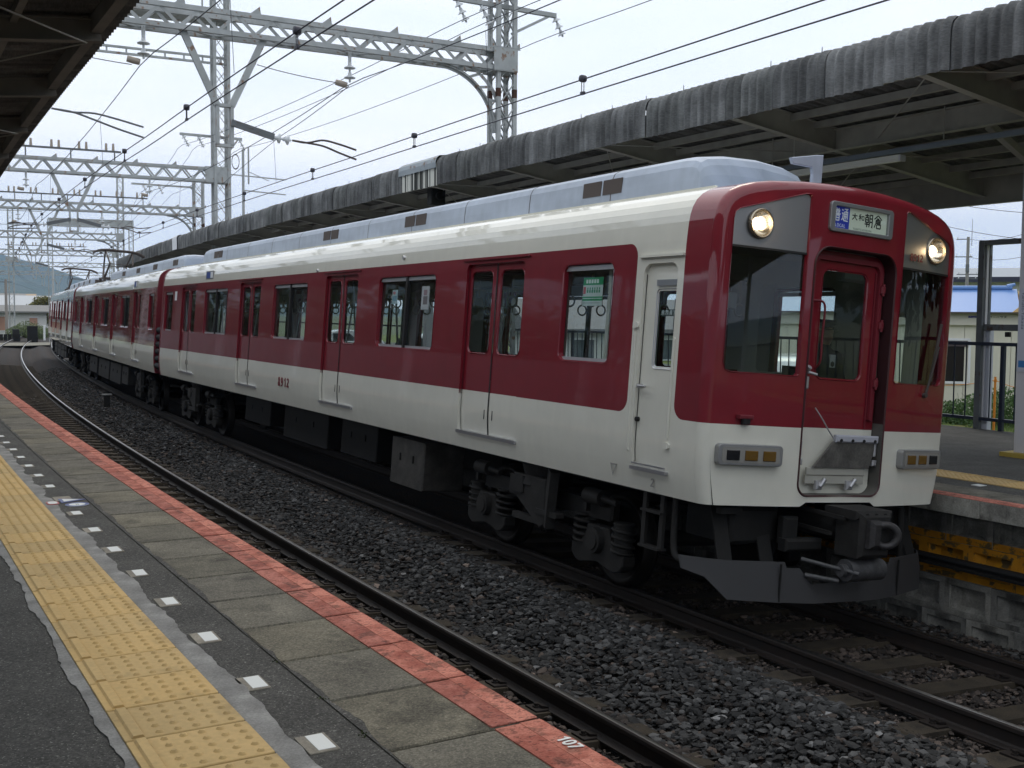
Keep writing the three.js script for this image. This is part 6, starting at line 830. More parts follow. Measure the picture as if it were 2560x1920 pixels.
const F = [['feeder wire on the outer arm end over the canopy', [[-8, 4.7, 8.0], [18.6, 4.62, 7.98], [38.5, 3.4, 8.2], [53.5, 3.6, 8.1], [74, 4, 8]]], ['feeder wire, inner one of the three on the mast arm', [[-8, 2.7, 7.95], [18.6, 2.55, 7.95], [38.5, 1.5, 8.2], [53.5, 2.2, 8.1], [74, 3, 8]]], ['feeder wire, middle one of the three on the mast arm', [[-8, 3.1, 7.95], [18.6, 3.0, 7.95], [38.5, 2.0, 8.2], [53.5, 2.9, 8.1], [74, 3.4, 8]]], ['slanting wire crossing from the near gantry to the messenger', [[18.6, 0.5, 6.6], [24, 0.9, 6.5], [38.5, 2.9, 7.0]]], ['thin pull-off wire between the drop frame and the messenger', [[18.65, -1.13, 6.8], [18.62, 0.4, 6.64]]], ['thin pull-off wire left of the drop frame', [[18.65, -3.18, 6.57], [18.62, -4.9, 6.75]]], ['high wire passing above the nearest gantry on the left', [[-6, -5.5, 9.5], [38.5, -2.5, 12.5]]], ['drooping cable below the far gantries', [[96, -7.5, 6.3], [104, -2, 4.4]]]];
for (const [lab, pts] of F) single('feeder_wire', lab, 'wire', sagWire(pts, pts.length > 3 ? 0.22 : 0.03, 0.0075), mat.wire, 'feeder and pull-off wires');
// ------------------------------------------------------------------ beyond the far platform
const GY = 0.30;
function leafyMat(r, g, b) { return new THREE.MeshPhysicalMaterial({ color: lin(r, g, b), roughness: 0.85, transmission: 0.25, thickness: 0, side: THREE.DoubleSide }); }
function leafCloud(n, seed, fn, size) { // many small leaf faces in one geometry
  const r = rng(seed), pos = [], q = new THREE.Quaternion(), e = new THREE.Euler(), v = new THREE.Vector3(); for (let i = 0; i < n; i++) { const c = fn(r); e.set(r() * 6.28, r() * 6.28, r() * 6.28); q.setFromEuler(e); const k = size * (0.6 + r() * 0.8); for (const p of [[-0.35, 0, 0], [0, -0.5, 0.05], [0.35, 0, 0], [-0.35, 0, 0], [0.35, 0, 0], [0, 0.6, 0.08]]) { v.set(p[0] * k, p[1] * k, p[2] * k).applyQuaternion(q); pos.push(c[0] + v.x, c[1] + v.y, c[2] + v.z); } } const g = new THREE.BufferGeometry(); g.setAttribute('position', new THREE.Float32BufferAttribute(pos, 3)); g.computeVertexNormals(); return g;
}
{
  const grassMap = dtex(512, (u, v) => { const c = fbm(u, v, 10, 5, 161), f = fbm(u, v, 120, 2, 165); return mixc([0.33, 0.40, 0.16], [0.42, 0.41, 0.24], sst(0.45, 0.65, c)).map(x => x * (0.75 + 0.5 * f)); }, 0.4);
  structM('grass_bank', sweep([[7.0, -0.6], [7.0, GY + 0.25], [9, GY + 0.1], [14, GY], [60, GY - 0.1], [140, GY - 0.6]], far(-30, 120)), M({ map: grassMap, roughness: 1, bumpMap: soilBump, bumpScale: 0.02 }));
  // grass blades near the fence
  const r = rng(611), pos = []; for (let i = 0; i < 9000; i++) { const s = 8 + r() * 7, l = 7.3 + Math.pow(r(), 0.7) * 7, y = l < 9 ? GY + 0.25 - (l - 7.08) * 0.078 : GY + 0.1 - (l - 9) * 0.02, b = at(s, l, y), h = 0.05 + r() * 0.1, a = r() * 6.28, w = 0.008; pos.push(b.x - Math.cos(a) * w, b.y, b.z - Math.sin(a) * w, b.x + Math.cos(a) * w, b.y, b.z + Math.sin(a) * w, b.x + (r() - 0.5) * 0.06, b.y + h, b.z + (r() - 0.5) * 0.06); }
  const gg = new THREE.BufferGeometry(); gg.setAttribute('position', new THREE.Float32BufferAttribute(pos, 3)); gg.computeVertexNormals(); const m = part(uniq('grass'), gg, leafyMat(0.11, 0.17, 0.035), scene, 'green grass growing behind the platform fence'); m.userData.category = 'grass'; m.userData.kind = 'stuff';
}
// fence along the back of the far platform
{
  const g = thing('platform_fence', 'dark blue railing along the back of the far platform', 'fence');
  const rail = (y, h, w) => part('rail', sweep([[6.97 - w / 2, y], [6.97 + w / 2, y], [6.97 + w / 2, y + h], [6.97 - w / 2, y + h]], far(-22, 60), flatMap, true), mat.fence, g); rail(2.195, 0.05, 0.06); rail(1.12, 0.045, 0.05);
  for (let k = -150; k < 110; k++) { const s = 9.97 + k * 0.205; if (s > 30) break; const post = ((k % 8) + 8) % 8 === 0; if (post) place(part('post', cbox(0.06, 1.2, 0.06, 0.005, 0, 0.6, 0), mat.fence, g), s, 6.97, H2); else place(part('baluster', cyl(0.011, 0.011, [0, 0.15, 0], [0, 1.21, 0], 6), mat.fence, g), s, 6.97, H2); }
}
{ // sign frame standing behind the fence
  const g = thing('sign_frame', 'grey steel post and frame standing behind the railing', 'frame'); place(g, 10.37, 7.02, 0);
  part('post', boxUV(merge([box(0.055, 2.72, 0.09, -0.05, 2.32, 0), box(0.05, 2.70, 0.1, 0.055, 2.30, 0.02)])), mat.steelDark, g); part('white_post', cbox(0.1, 1.75, 0.1, 0.01, 0.06, 1.6, 0.07), M({ color: lin(0.56, 0.58, 0.66), roughness: 0.4 }), g);
  part('inner_strip', box(0.05, 2.5, 0.02, 0.0, 2.4, 0.05), mat.pillar, g);
  const fr = part('frame_bar', boxUV(merge([box(0.12, 0.07, 2.2, 0, 3.66, 1.05), box(0.08, 0.09, 1.6, 0, 2.455, 0.8), box(0.08, 2.6, 0.08, 0, 2.3, 2.1)])), mat.steelDark, g); part('lamp_stub', cbox(0.06, 0.07, 0.07, 0.01, 0, 2.36, 0.42), mat.rubber, fr);
}
{ // station plate on the white column
  const tx = canvasTex(128, 512, (x, w, h) => { x.fillStyle = '#c3c8d6'; x.fillRect(0, 0, w, h); x.save(); x.translate(38, 250); x.rotate(Math.PI / 2); x.fillStyle = '#3f4a66'; x.font = '34px sans-serif'; x.fillText('Yamato-Takada', -235, 8); x.restore(); x.fillStyle = '#3f7fc0'; x.fillRect(14, 448, 70, 44); });
  const b = single('column_plate', 'pale vertical name plate fixed to the white column', 'sign', cbox(0.012, 0.95, 0.17, 0.002), M({ color: lin(0.55, 0.58, 0.66), roughness: 0.5 })); place(b, 7.93, 4.572, 2.45);
  const q = new THREE.PlaneGeometry(0.16, 0.92); q.rotateY(-Math.PI / 2); q.translate(-0.0075, 0, 0); part('plate_print', q, M({ map: tx, roughness: 0.5 }), b);
}
// helper: place by compass direction from the camera's standpoint (real distance in metres)
function polar(px, d, y = 0) { const az = YAW + Math.atan((px - 1280) / 2774.5); return new THREE.Vector3(-6.904 + d * Math.sin(az), y, -d * Math.cos(az)); }
const ribMap = (r, g, b) => dtex(256, (u, v) => { const k = 1 + (fbm(u, v, 6, 4, 181) - 0.5) * 0.10; return [r * k, g * k, b * k]; }, 0.3);
{ // prefabricated hut behind the fence
  const g = thing('prefab_hut', 'cream panel-walled prefab hut behind the railing', 'hut'); const p = polar(2430, 28.5); g.scale.set(1.15, 0.925, 1); g.position.copy(p).setY(GY - 0.05); g.rotation.y = -(YAW + 0.40) + 0.14;
  const wm = M({ map: ribMap(0.83, 0.82, 0.76), roughness: 0.6 }); const x0 = -5.5, x1 = 6;
  part('core', box(x1 - x0 - 0.06, 2.42, 5, (x0 + x1) / 2, 1.25, -2.55), wm, g); const wx0 = -1.32, wx1 = -0.60;
  for (let k = 0; k < 26; k++) { const a = x0 + k * 0.445, m = a + 0.2225; const inWin = m > -1.12 && m < -0.05; for (const q of inWin ? [box(0.436, 0.80, 0.05, m, 0.5, 0), box(0.436, 0.42, 0.05, m, 2.15, 0)] : [box(0.436, 2.26, 0.05, m, 1.23, 0)]) part('wall_panel', q, wm, g); }
  const w = part('window', box(1.0, 1.08, 0.04, -0.60, 1.42, 0.0), M({ color: lin(0.02, 0.018, 0.018), roughness: 0.12 }), g); part('window_frame', merge([box(1.1, 0.06, 0.09, -0.60, 1.98, 0.03), box(1.1, 0.06, 0.09, -0.60, 0.87, 0.03), box(0.05, 1.1, 0.09, -0.06, 1.42, 0.03), box(0.05, 1.1, 0.09, -1.13, 1.42, 0.03)]), mat.paper, w);
  part('shutter_box', box(1.0, 0.16, 0.06, -0.60, 1.88, 0.03), M({ color: lin(0.06, 0.045, 0.05), roughness: 0.6 }), w);
  const f = part('eaves_board', box(x1 - x0 + 0.3, 0.30, 0.12, (x0 + x1) / 2, 2.50, 0.06), M({ color: lin(0.62, 0.60, 0.53), roughness: 0.6 }), g); part('roof_edge', box(x1 - x0 + 0.5, 0.035, 5.4, (x0 + x1) / 2, 2.668, -2.4), mat.vent, g);
  const tx = canvasTex(1024, 96, (x, w, h) => { x.fillStyle = '#cfccc1'; x.fillRect(0, 0, w, h); x.fillStyle = '#2a2f86'; x.fillRect(20, 18, 270, 60); x.fillStyle = '#cfccc1'; x.fillRect(60, 34, 20, 12); x.fillRect(120, 52, 60, 8); let px = 320; for (const n of ['su', 'bar', 'pa', 'bar', 'ha', 'u', 'su']) { glyph(x, n, px, 18, 66, 62, 12, '#2a2a30'); px += 84; } });
  const q = new THREE.PlaneGeometry(0.86, 0.075); q.translate(0.3, 2.56, 0.123); part('eaves_lettering', q, M({ map: tx, roughness: 0.7 }), f);
}
{ // bushes along the hut, orange stakes and rope
  const r = rng(808); const labs = ['leafy green weeds in front of the hut window', 'leafy green weeds beside the grey post', 'tall green weeds right of the grey post', 'green weeds against the hut by the white column', 'low green weeds at the left foot of the hut'];
  [[2400, 26, 0.55], [2450, 26, 0.75], [2492, 25.5, 0.9], [2530, 25.5, 0.9], [2350, 26.5, 0.5]].forEach(([px, d, h], i) => { const p = polar(px, d, GY); const t = thing('weed_bush', labs[i], 'bush', 'weeds along the hut'); t.position.copy(p); part('foliage', leafCloud(900, 50 + i, (r) => { const a = r() * 6.28, q = Math.sqrt(r()) * 0.8; return [Math.cos(a) * q, Math.pow(r(), 1.4) * h * (1 - q * 0.4), Math.sin(a) * q * 0.6]; }, 0.07), leafyMat(0.06, 0.12, 0.03), t); part('stem', merge([...Array(8)].map(() => cyl(0.006, 0.003, [(r() - 0.5) * 1.0, 0, (r() - 0.5) * 0.5], [(r() - 0.5) * 1.2, h * 0.9, (r() - 0.5) * 0.6], 4))), M({ color: lin(0.06, 0.08, 0.03), roughness: 0.9 }), t); });
  const om = M({ color: lin(0.62, 0.22, 0.02), roughness: 0.6 }); const st = [[2490, 21.5], [2170, 22.5], [2700, 21]]; const lb = ['orange stake holding the rope behind the railing', 'orange stake hidden behind the train front', 'orange stake beyond the white column'];
  st.forEach(([px, d], i) => { const t = thing('rope_stake', lb[i], 'stake', 'orange rope stakes'); t.position.copy(polar(px, d, GY)); part('stake', cyl(0.022, 0.02, [0, 0, 0], [0, 1.25, 0], 8), om, t); part('rope_hook', merge([new THREE.TorusGeometry(0.035, 0.01, 5, 10).translate(0, 1.18, 0)]), om, t); });
  const a = polar(2170, 22.5, GY + 1.15), b = polar(2490, 21.5, GY + 1.18), c = polar(2700, 21, GY + 1.15); const ct = []; for (const [p, q] of [[a, b], [b, c]]) for (let k = 0; k < 8; k++) { const t = k / 8; ct.push(p.clone().lerp(q, t).setY(p.y + (q.y - p.y) * t - 0.5 * t * (1 - t))); } ct.push(c); single('rope', 'thin orange rope strung between the stakes', 'rope', new THREE.TubeGeometry(new THREE.CatmullRomCurve3(ct), 60, 0.006, 4), om);
}
function tiledRoof(g, x0, x1, z0, z1, y0, y1, colr, name) { // roof slope of separate tile courses
  const n = 14, w = 0.34, l = []; const dx = z1 - z0, dy = y1 - y0; for (let j = 0; j < n; j++) for (let x = x0; x < x1; x += w) { const t = j / n, q = new THREE.CylinderGeometry(w * 0.6, w * 0.6, Math.hypot(dx, dy) / n * 1.15, 6, 1, true, -1.0, 2.0); q.rotateY(0); q.rotateX(Math.PI / 2 - 0); q.rotateX(Math.atan2(dy, -dx) * 0); q.applyMatrix4(new THREE.Matrix4().lookAt(new THREE.Vector3(0, 0, 0), new THREE.Vector3(0, dy, dx), new THREE.Vector3(0, 1, 0))); q.translate(x + w / 2, y0 + dy * (t + 0.5 / n) - w * 0.38 + 0.06 * (1 - 0), z0 + dx * (t + 0.5 / n)); l.push(q); } return merge(l);
}
{ // house with blue tiled roof
  const g = thing('blue_roof_house', 'house with bright blue tiled roof behind the hut', 'house'); g.position.copy(polar(2420, 84, -0.4)); g.rotation.y = -(YAW + 0.40) + 0.05;
  const blue = M({ color: lin(0.13, 0.25, 0.52), roughness: 0.35 }), tan = M({ color: lin(0.62, 0.42, 0.20), roughness: 0.8 });
  part('wall', box(12, 3, 6, -1.5, 1.5, -3.2), M({ color: lin(0.55, 0.5, 0.42), roughness: 0.8 }), g);
  const base = part('roof', merge([bar([-9, 3.3, 0], [-9, 3.3, 0.001], 0.01, 0.01), (() => { const s = new THREE.Shape([[0.6, 3.35], [-3.2, 5.1], [-7, 3.35], [-7, 3.15], [-3.2, 4.9], [0.6, 3.15]].map(v => new THREE.Vector2(...v))); const q = new THREE.ExtrudeGeometry(s, { depth: 11.2, bevelEnabled: false }); q.rotateY(-Math.PI / 2); q.translate(3.2, 0, 0); return q; })()]), blue, g);
  part('roof_tile', tiledRoof(g, -8, 2.6, 0.6, -3.0, 3.45, 5.1, blue), blue, base).userData.kind = 'stuff';
  part('ridge', merge([cyl(0.16, 0.16, [-8.2, 5.2, -3.15], [2.9, 5.2, -3.15], 10), cyl(0.2, 0.1, [2.6, 5.25, -3.15], [3.1, 5.45, -3.15], 8)]), blue, base);
  const gs = new THREE.Shape([[-0.2, 2.8], [-3.2, 4.6], [-6.2, 2.8]].map(v => new THREE.Vector2(...v))); const gg = new THREE.ExtrudeGeometry(gs, { depth: 0.1, bevelEnabled: false }); gg.rotateY(-Math.PI / 2); gg.translate(3.1, 0, 0); part('gable', gg, tan, g); part('bargeboard', merge([bar([3.35, 2.75, 0.5], [3.35, 4.85, -3.15], 0.1, 0.22), bar([3.35, 2.75, -6.8], [3.35, 4.85, -3.15], 0.1, 0.22)]), tan, g);
  // tan gable end that faces the station
  const fg = new THREE.Shape([[0, 2.85], [2.2, 4.7], [4.8, 2.85]].map(v => new THREE.Vector2(...v))); const fgg = new THREE.ExtrudeGeometry(fg, { depth: 0.2, bevelEnabled: false }); fgg.translate(2.2, 0, 0.4); part('gable', fgg, tan, g); part('bargeboard', merge([bar([2.1, 2.8, 0.7], [4.4, 4.78, 0.7], 0.12, 0.2), bar([4.4, 4.78, 0.7], [7.1, 2.8, 0.7], 0.12, 0.2)]), tan, g);
}
{ // grey roofed building further back
  const g = thing('grey_roof_building', 'long grey metal roofed building behind the blue roof', 'building'); g.position.copy(polar(2500, 118, -0.4)); g.rotation.y = -(YAW + 0.42) + 0.03;
  part('wall', box(26, 6.9, 10, 6, 3.45, -5), M({ color: lin(0.55, 0.54, 0.5), roughness: 0.8 }), g); const rs = new THREE.Shape([[0.9, 7.0], [-11, 8.35], [-11, 7.6], [0.9, 6.6]].map(v => new THREE.Vector2(...v))); const rg = new THREE.ExtrudeGeometry(rs, { depth: 29, bevelEnabled: false }); rg.rotateY(-Math.PI / 2); rg.translate(20.4, 0, 0); part('roof', rg, M({ color: lin(0.27, 0.30, 0.33), roughness: 0.7 }), g); part('fascia', box(29, 0.5, 0.1, 5.9, 6.75, 0.95), M({ color: lin(0.02, 0.022, 0.045), roughness: 0.6 }), g);
  for (let k = 0; k < 3; k++) { const w = part('window', box(1.6, 1.3, 0.06, 2.5 + k * 3.2, 5.4, 0.04), M({ color: lin(0.12, 0.15, 0.17), roughness: 0.1 }), g); part('window_bars', merge([...Array(4)].map((_, i) => box(0.06, 1.3, 0.08, 1.9 + k * 3.2 + i * 0.4, 5.4, 0.06))), mat.paper, w); }
}
{ // utility pole and its wires
  const g = thing('utility_pole', 'concrete utility pole with crossarms above the blue roof', 'utility pole'); g.position.copy(polar(2411, 110, -0.4)); g.rotation.y = -(YAW + 0.4);
  part('shaft', cyl(0.19, 0.13, [0, 0, 0], [0, 10.4, 0], 12), M({ color: lin(0.26, 0.25, 0.24), roughness: 0.9 }), g); part('spike', cyl(0.03, 0.02, [0.3, 9.6, 0], [0.3, 12.0, 0], 6), mat.steelDark, g);
  for (const [y, a, b] of [[10.2, -1.0, 0.1], [8.6, -1.1, 0.4], [7.0, -0.9, 1.0], [6.6, -0.9, 0.9]]) { const c = part('crossarm', bar([a, y, 0], [b, y, 0], 0.08, 0.08), mat.steelDark, g); for (const t of [0.1, 0.9]) part('insulator', cyl(0.05, 0.04, [a + (b - a) * t, y + 0.04, 0], [a + (b - a) * t, y + 0.22, 0], 6), mat.porcelain, c); }
  part('transformer', cyl(0.17, 0.17, [0.0, 7.2, 0.25], [0.0, 7.9, 0.25], 10), mat.steelDark, g);
  const P = polar(2411, 110, 0), labs = ['top power line in the sky right of the train', 'second power line in the sky right of the train', 'third power line in the sky right of the train', 'fourth power line from the utility pole', 'lowest power line from the utility pole'];
  [[13.6, 2150, 90, 14.6], [12.0, 2150, 90, 13.2], [10.6, 2150, 90, 11.6], [9.8, 2411, 110, 9.8], [8.3, 2411, 110, 8.2]].forEach(([yr, px, d, yl], i) => { const a = polar(px, d, yl), b = polar(2640, 70 + i * 4, yr - (i > 2 ? 0.6 : 3.2)); const pts = [...Array(9)].map((_, k) => a.clone().lerp(b, k / 8).add(new THREE.Vector3(0, -0.6 * 4 * (k / 8) * (1 - k / 8), 0))); single('power_line', labs[i], 'wire', new THREE.TubeGeometry(new THREE.CatmullRomCurve3(pts), 24, 0.018, 4), mat.wire, 'power lines right of the train'); });
}
// ------------------------------------------------------------------ far end of the line
{
  // timber crossing deck between platforms
  structM('crossing_deck', boxUV(merge([sweep([[-9, -0.05], [-2.76, -0.02]], range(92, 101, 1)), sweep([[-2.64, -0.03], [-0.85, 0.02]], range(92, 101, 1))])), M({ map: slabMap, color: lin(1.1, 1.1, 1.1), roughness: 0.9 }));
  const wp = thing('white_post', 'short white marker post beside the far track', 'post'); place(wp, 110, -1.55, -0.3); part('shaft', cyl(0.1, 0.1, [0, 0, 0], [0, 1.55, 0], 10), mat.whitePaint, wp); part('cap', cyl(0.13, 0.11, [0, 1.55, 0], [0, 1.65, 0], 10), mat.whitePaint, wp);
  const mk = thing('track_marker', 'short weathered stake standing in the ballast between tracks', 'marker'); place(mk, 32.2, -1.72, -0.1); part('stake', cbox(0.16, 0.42, 0.10, 0.01, 0, 0.15, 0), mat.under, mk); part('top_plate', cbox(0.26, 0.03, 0.16, 0.006, 0, 0.39, 0), mat.mortar, mk);
}
function house(px, d, label, w, h, dep, rh, wallC, roofC, yaw = 0, windows = []) {
  const g = thing('distant_house', label, 'house', 'houses at the far end of the line'); g.position.copy(polar(px, d, -0.6)); g.rotation.y = -(YAW + Math.atan((px - 1280) / 2774.5)) + yaw;
  part('wall', box(w, h, dep, 0, h / 2, -dep / 2), M({ color: wallC, roughness: 0.85 }), g); const s = new THREE.Shape([[0.8, h - 0.1], [-dep / 2, h + rh], [-dep - 0.8, h - 0.1], [-dep - 0.8, h - 0.25], [0.8, h - 0.3]].map(v => new THREE.Vector2(...v))); const q = new THREE.ExtrudeGeometry(s, { depth: w + 1.6, bevelEnabled: false }); q.rotateY(-Math.PI / 2); q.translate(w / 2 + 0.8, 0, 0); part('roof', q, M({ color: roofC, roughness: 0.7 }), g);
  for (const [x, y, ww, hh, c] of windows) { const f = part('window', box(ww, hh, 0.08, x, y, 0.03), M({ color: c, roughness: 0.6 }), g); part('window_frame', merge([box(ww + 0.15, 0.08, 0.12, x, y + hh / 2, 0.05), box(ww + 0.15, 0.08, 0.12, x, y - hh / 2, 0.05)]), mat.paper, f); }
}
const Wt = lin(0.62, 0.62, 0.6), Br = lin(0.42, 0.24, 0.17);
house(0, 150, 'white walled house with flat grey roof by the curve', 10.6, 3.3, 8, 0.7, Wt, lin(0.16, 0.16, 0.155), 0.02, [[3.8, 1.7, 0.9, 1.5, Br], [0.2, 1.7, 1.2, 1.8, Br], [-2.3, 1.7, 1.2, 1.8, Br]]);
house(55, 185, 'house with broad pale grey sloping roof behind the white one', 14, 3.4, 12, 2.3, Wt, lin(0.40, 0.42, 0.44), 0.25, [[0, 2, 2, 1.4, lin(0.1, 0.12, 0.14)]]);
house(-60, 190, 'white house partly cut off at the left frame edge', 14, 4.5, 9, 1.5, Wt, lin(0.2, 0.2, 0.2), 0.1);
house(-10, 230, 'tan roofed house glimpsed behind the tall mast', 12, 5, 9, 1.6, lin(0.5, 0.44, 0.34), lin(0.34, 0.26, 0.18), -0.1);
function tree(px, d, label, h, w, col, seed, n = 5200) {
  const t = thing('broadleaf_tree', label, 'tree', 'trees beyond the curve'); t.position.copy(polar(px, d, -0.6)); const r = rng(seed), cl = [...Array(16)].map(() => { const a = r() * 6.28, q = Math.sqrt(r()) * w * 0.4; return [Math.cos(a) * q, h * (0.35 + r() * 0.5), Math.sin(a) * q, w * (0.14 + r() * 0.14)]; });
  part('trunk', merge([cyl(h * 0.03, h * 0.018, [0, 0, 0], [0, h * 0.5, 0], 8), ...cl.slice(0, 6).map(c => cyl(h * 0.012, h * 0.005, [0, h * 0.3, 0], [c[0], c[1], c[2]], 6))]), M({ color: lin(0.06, 0.045, 0.03), roughness: 0.9 }), t);
  part('crown', leafCloud(n, seed, (r) => { const c = cl[Math.floor(r() * cl.length)], a = r() * 6.28, z = r() * 2 - 1, q = Math.cbrt(r()) * c[3], k = Math.sqrt(1 - z * z); return [c[0] + Math.cos(a) * k * q, c[1] + z * q * 0.8, c[2] + Math.sin(a) * k * q]; }, w * 0.045), leafyMat(...col), t);
}
tree(112, 165, 'rounded yellow-green tree beside the white house', 5.6, 5.6, [0.16, 0.15, 0.03], 901); tree(100, 178, 'darker green tree behind the yellow-green one', 5, 5, [0.06, 0.09, 0.03], 902); tree(128, 200, 'green tree partly hidden by the end of the train', 6, 6, [0.07, 0.1, 0.03], 903);
{ const r = rng(515); const labs = ['pale green lineside bush nearest the left edge', 'pale green lineside bush below the white wall', 'feathery lineside bush in front of the tree', 'green lineside bush next to the white post']; [[52, 128, 2.0], [66, 130, 2.4], [84, 128, 2.2], [104, 126, 1.7]].forEach(([px, d, h], i) => { const t = thing('lineside_bush', labs[i], 'bush', 'bushes by the curve'); t.position.copy(polar(px, d, -0.6)); part('foliage', leafCloud(2600, 700 + i, (r) => { const a = r() * 6.28, q = Math.sqrt(r()) * 1.5; return [Math.cos(a) * q, Math.pow(r(), 1.2) * h * (1 - q * 0.25), Math.sin(a) * q]; }, 0.16), leafyMat(0.13, 0.17, 0.07), t); part('stem', cyl(0.05, 0.02, [0, 0, 0], [0, h * 0.6, 0], 6), M({ color: lin(0.05, 0.04, 0.03), roughness: 0.9 }), t); });
  const f = thing('lineside_fence', 'low dark fence and boxes left of the tracks', 'fence'); f.position.copy(polar(4, 112, -0.4)); f.rotation.y = -(YAW - 0.42); part('board', merge([...Array(16)].map((_, k) => box(0.32, 0.9, 0.05, -4 + k * 0.36, 0.45, 0))), mat.underDark, f); part('cabinet', cbox(0.9, 1.5, 0.6, 0.03, 2.6, 0.9, -0.4), mat.underDark, f); part('cabinet', cbox(0.6, 1.1, 0.5, 0.03, 1.2, 0.8, -0.5), mat.under, f);
  const p = thing('concrete_pole', 'plain brownish concrete pole at the left edge', 'pole'); p.position.copy(polar(17, 130, -0.6)); part('shaft', cyl(0.17, 0.13, [0, 0, 0], [0, 6.6, 0], 10), M({ color: lin(0.3, 0.27, 0.25), roughness: 0.9 }), p); part('arm', bar([-0.6, 6.3, 0], [0.6, 6.3, 0], 0.08, 0.08), mat.steelDark, p);
}
// ------------------------------------------------------------------ parked cars beyond the fence (seen through the train's windows)
function parkedCar(s, lat, turn, label, col) {
  const g = thing('parked_car', label, 'car', 'cars parked beyond the far platform'); place(g, s, lat, GY - 0.02, turn);
  const paint = new THREE.MeshPhysicalMaterial({ color: col, roughness: 0.4, clearcoat: 1, clearcoatRoughness: 0.05 });
  const bs = new THREE.Shape(); bs.moveTo(-2.0, 0.28); bs.lineTo(2.0, 0.28); bs.quadraticCurveTo(2.12, 0.5, 2.05, 0.75); bs.quadraticCurveTo(1.6, 0.88, 1.05, 0.93); bs.lineTo(-1.95, 0.95); bs.quadraticCurveTo(-2.1, 0.7, -2.0, 0.28); const bg = new THREE.ExtrudeGeometry(bs, { depth: 1.5, bevelEnabled: true, bevelSize: 0.06, bevelThickness: 0.08, bevelSegments: 2, curveSegments: 6 }); bg.translate(0, 0, -0.75); bg.rotateY(Math.PI / 2); part('body', bg, paint, g);
  const cs = new THREE.Shape(); cs.moveTo(-1.85, 0.93); cs.lineTo(1.05, 0.93); cs.lineTo(0.45, 1.40); cs.quadraticCurveTo(0.2, 1.48, -0.2, 1.48); cs.lineTo(-1.3, 1.45); cs.quadraticCurveTo(-1.6, 1.4, -1.85, 0.93); const cg = new THREE.ExtrudeGeometry(cs, { depth: 1.2, bevelEnabled: true, bevelSize: 0.05, bevelThickness: 0.1, bevelSegments: 2, curveSegments: 6 }); cg.translate(0, 0, -0.6); cg.rotateY(Math.PI / 2); const cb = part('cabin', cg, paint, g);
  const gm = M({ color: lin(0.02, 0.025, 0.03), roughness: 0.08 }); for (const sg of [-1, 1]) { for (const [a, b, c, d] of [[-1.5, -0.55, -1.3, -0.55], [-0.45, 0.8, -0.45, 0.35]]) { const w = new THREE.Shape([[a, 0.98], [b, 0.98], [d, 1.36], [c, 1.36]].map(v => new THREE.Vector2(...v))); const q = new THREE.ShapeGeometry(w); q.translate(0, 0, 0); q.rotateY(sg * Math.PI / 2); if (sg < 0) q.scale(1, 1, 1); q.translate(sg * 0.712, 0, 0); part('side_glass', q, gm, cb); } }
  part('windscreen', bar([0, 0.97, -1.06], [0, 1.38, -0.52], 1.2, 0.02, new THREE.Vector3(0, 1, 0)), gm, cb);
  for (const [x, z] of [[-0.72, -1.25], [0.72, -1.25], [-0.72, 1.25], [0.72, 1.25]]) { const w = part('wheel', cyl(0.3, 0.3, [x - 0.1, 0.3, z], [x + 0.1, 0.3, z], 20), mat.rubber, g); part('hubcap', cyl(0.17, 0.17, [x - 0.108, 0.3, z], [x + 0.108, 0.3, z], 14), mat.alu, w); }
  for (const x of [-0.55, 0.55]) part('headlight', cbox(0.28, 0.12, 0.06, 0.02, x, 0.68, -2.08), mat.pillar, g);
}
parkedCar(17.6, 10.3, -0.785, 'white car parked behind the railing, glimpsed through the cab windows', lin(0.7, 0.72, 0.74));
parkedCar(41, 11.5, 1.4, 'white car parked far behind the train windows near its middle', lin(0.7, 0.7, 0.7));
parkedCar(52, 11.2, 1.5, 'silver car parked farthest behind the train', lin(0.45, 0.46, 0.48));
structM('parking_lot', sweep([[8.6, GY + 0.13], [24, GY + 0.08]], far(21, 110)), mat.asphalt);
{ // houses of the town right of the line, seen low through the windows
  const T = (px, d, label, w, h, rh, wc, rc, yaw) => { house(px, d, label, w, h, 8, rh, wc, rc, yaw, [[-w / 4, h * 0.55, 1.2, 1.1, lin(0.08, 0.1, 0.11)], [w / 4, h * 0.55, 1.2, 1.1, lin(0.08, 0.1, 0.11)]]); };
  T(1560, 58, 'small pale house with dark roof seen through the front passenger window', 9, 2.6, 1.5, Wt, lin(0.12, 0.12, 0.13), 0.3);
}
// ------------------------------------------------------------------ left of the near platform: fence and trees mirrored in the paintwork
{
  const f = thing('panel_fence', 'grey panel fence behind the near platform, mirrored in the train', 'fence'); for (let k = 0; k < 60; k++) place(part('fence_panel', cbox(0.05, 1.75, 1.46, 0.006, 0, 0.875, 0), mat.steelDark, f), -14 + k * 1.5, -13.3, H1);
  const spots = [[-36, 38, 9.5], [-33, 46, 11], [-30, 53, 10], [-28, 61, 12], [-26, 68, 10.5], [-24, 76, 12.5], [-22.5, 86, 11], [-21, 96, 12.5], [-20, 108, 11.5], [-19, 122, 12.5], [-20, 136, 13], [-21, 150, 13.5]];
  const w = ['nearest', 'second', 'third', 'fourth', 'fifth', 'sixth', 'seventh', 'eighth', 'ninth', 'tenth', 'eleventh', 'farthest'];
  spots.forEach(([l, s, h], i) => { tree(0, 10, 'dark green tree mirrored in the train side, ' + w[i] + ' of the row', h * 0.8, 9, [0.035, 0.055, 0.022], 1200 + i, 3600); const t = scene.children[scene.children.length - 1]; t.userData.group = 'trees mirrored in the train'; t.position.copy(at(s, l, -0.6)); });
}
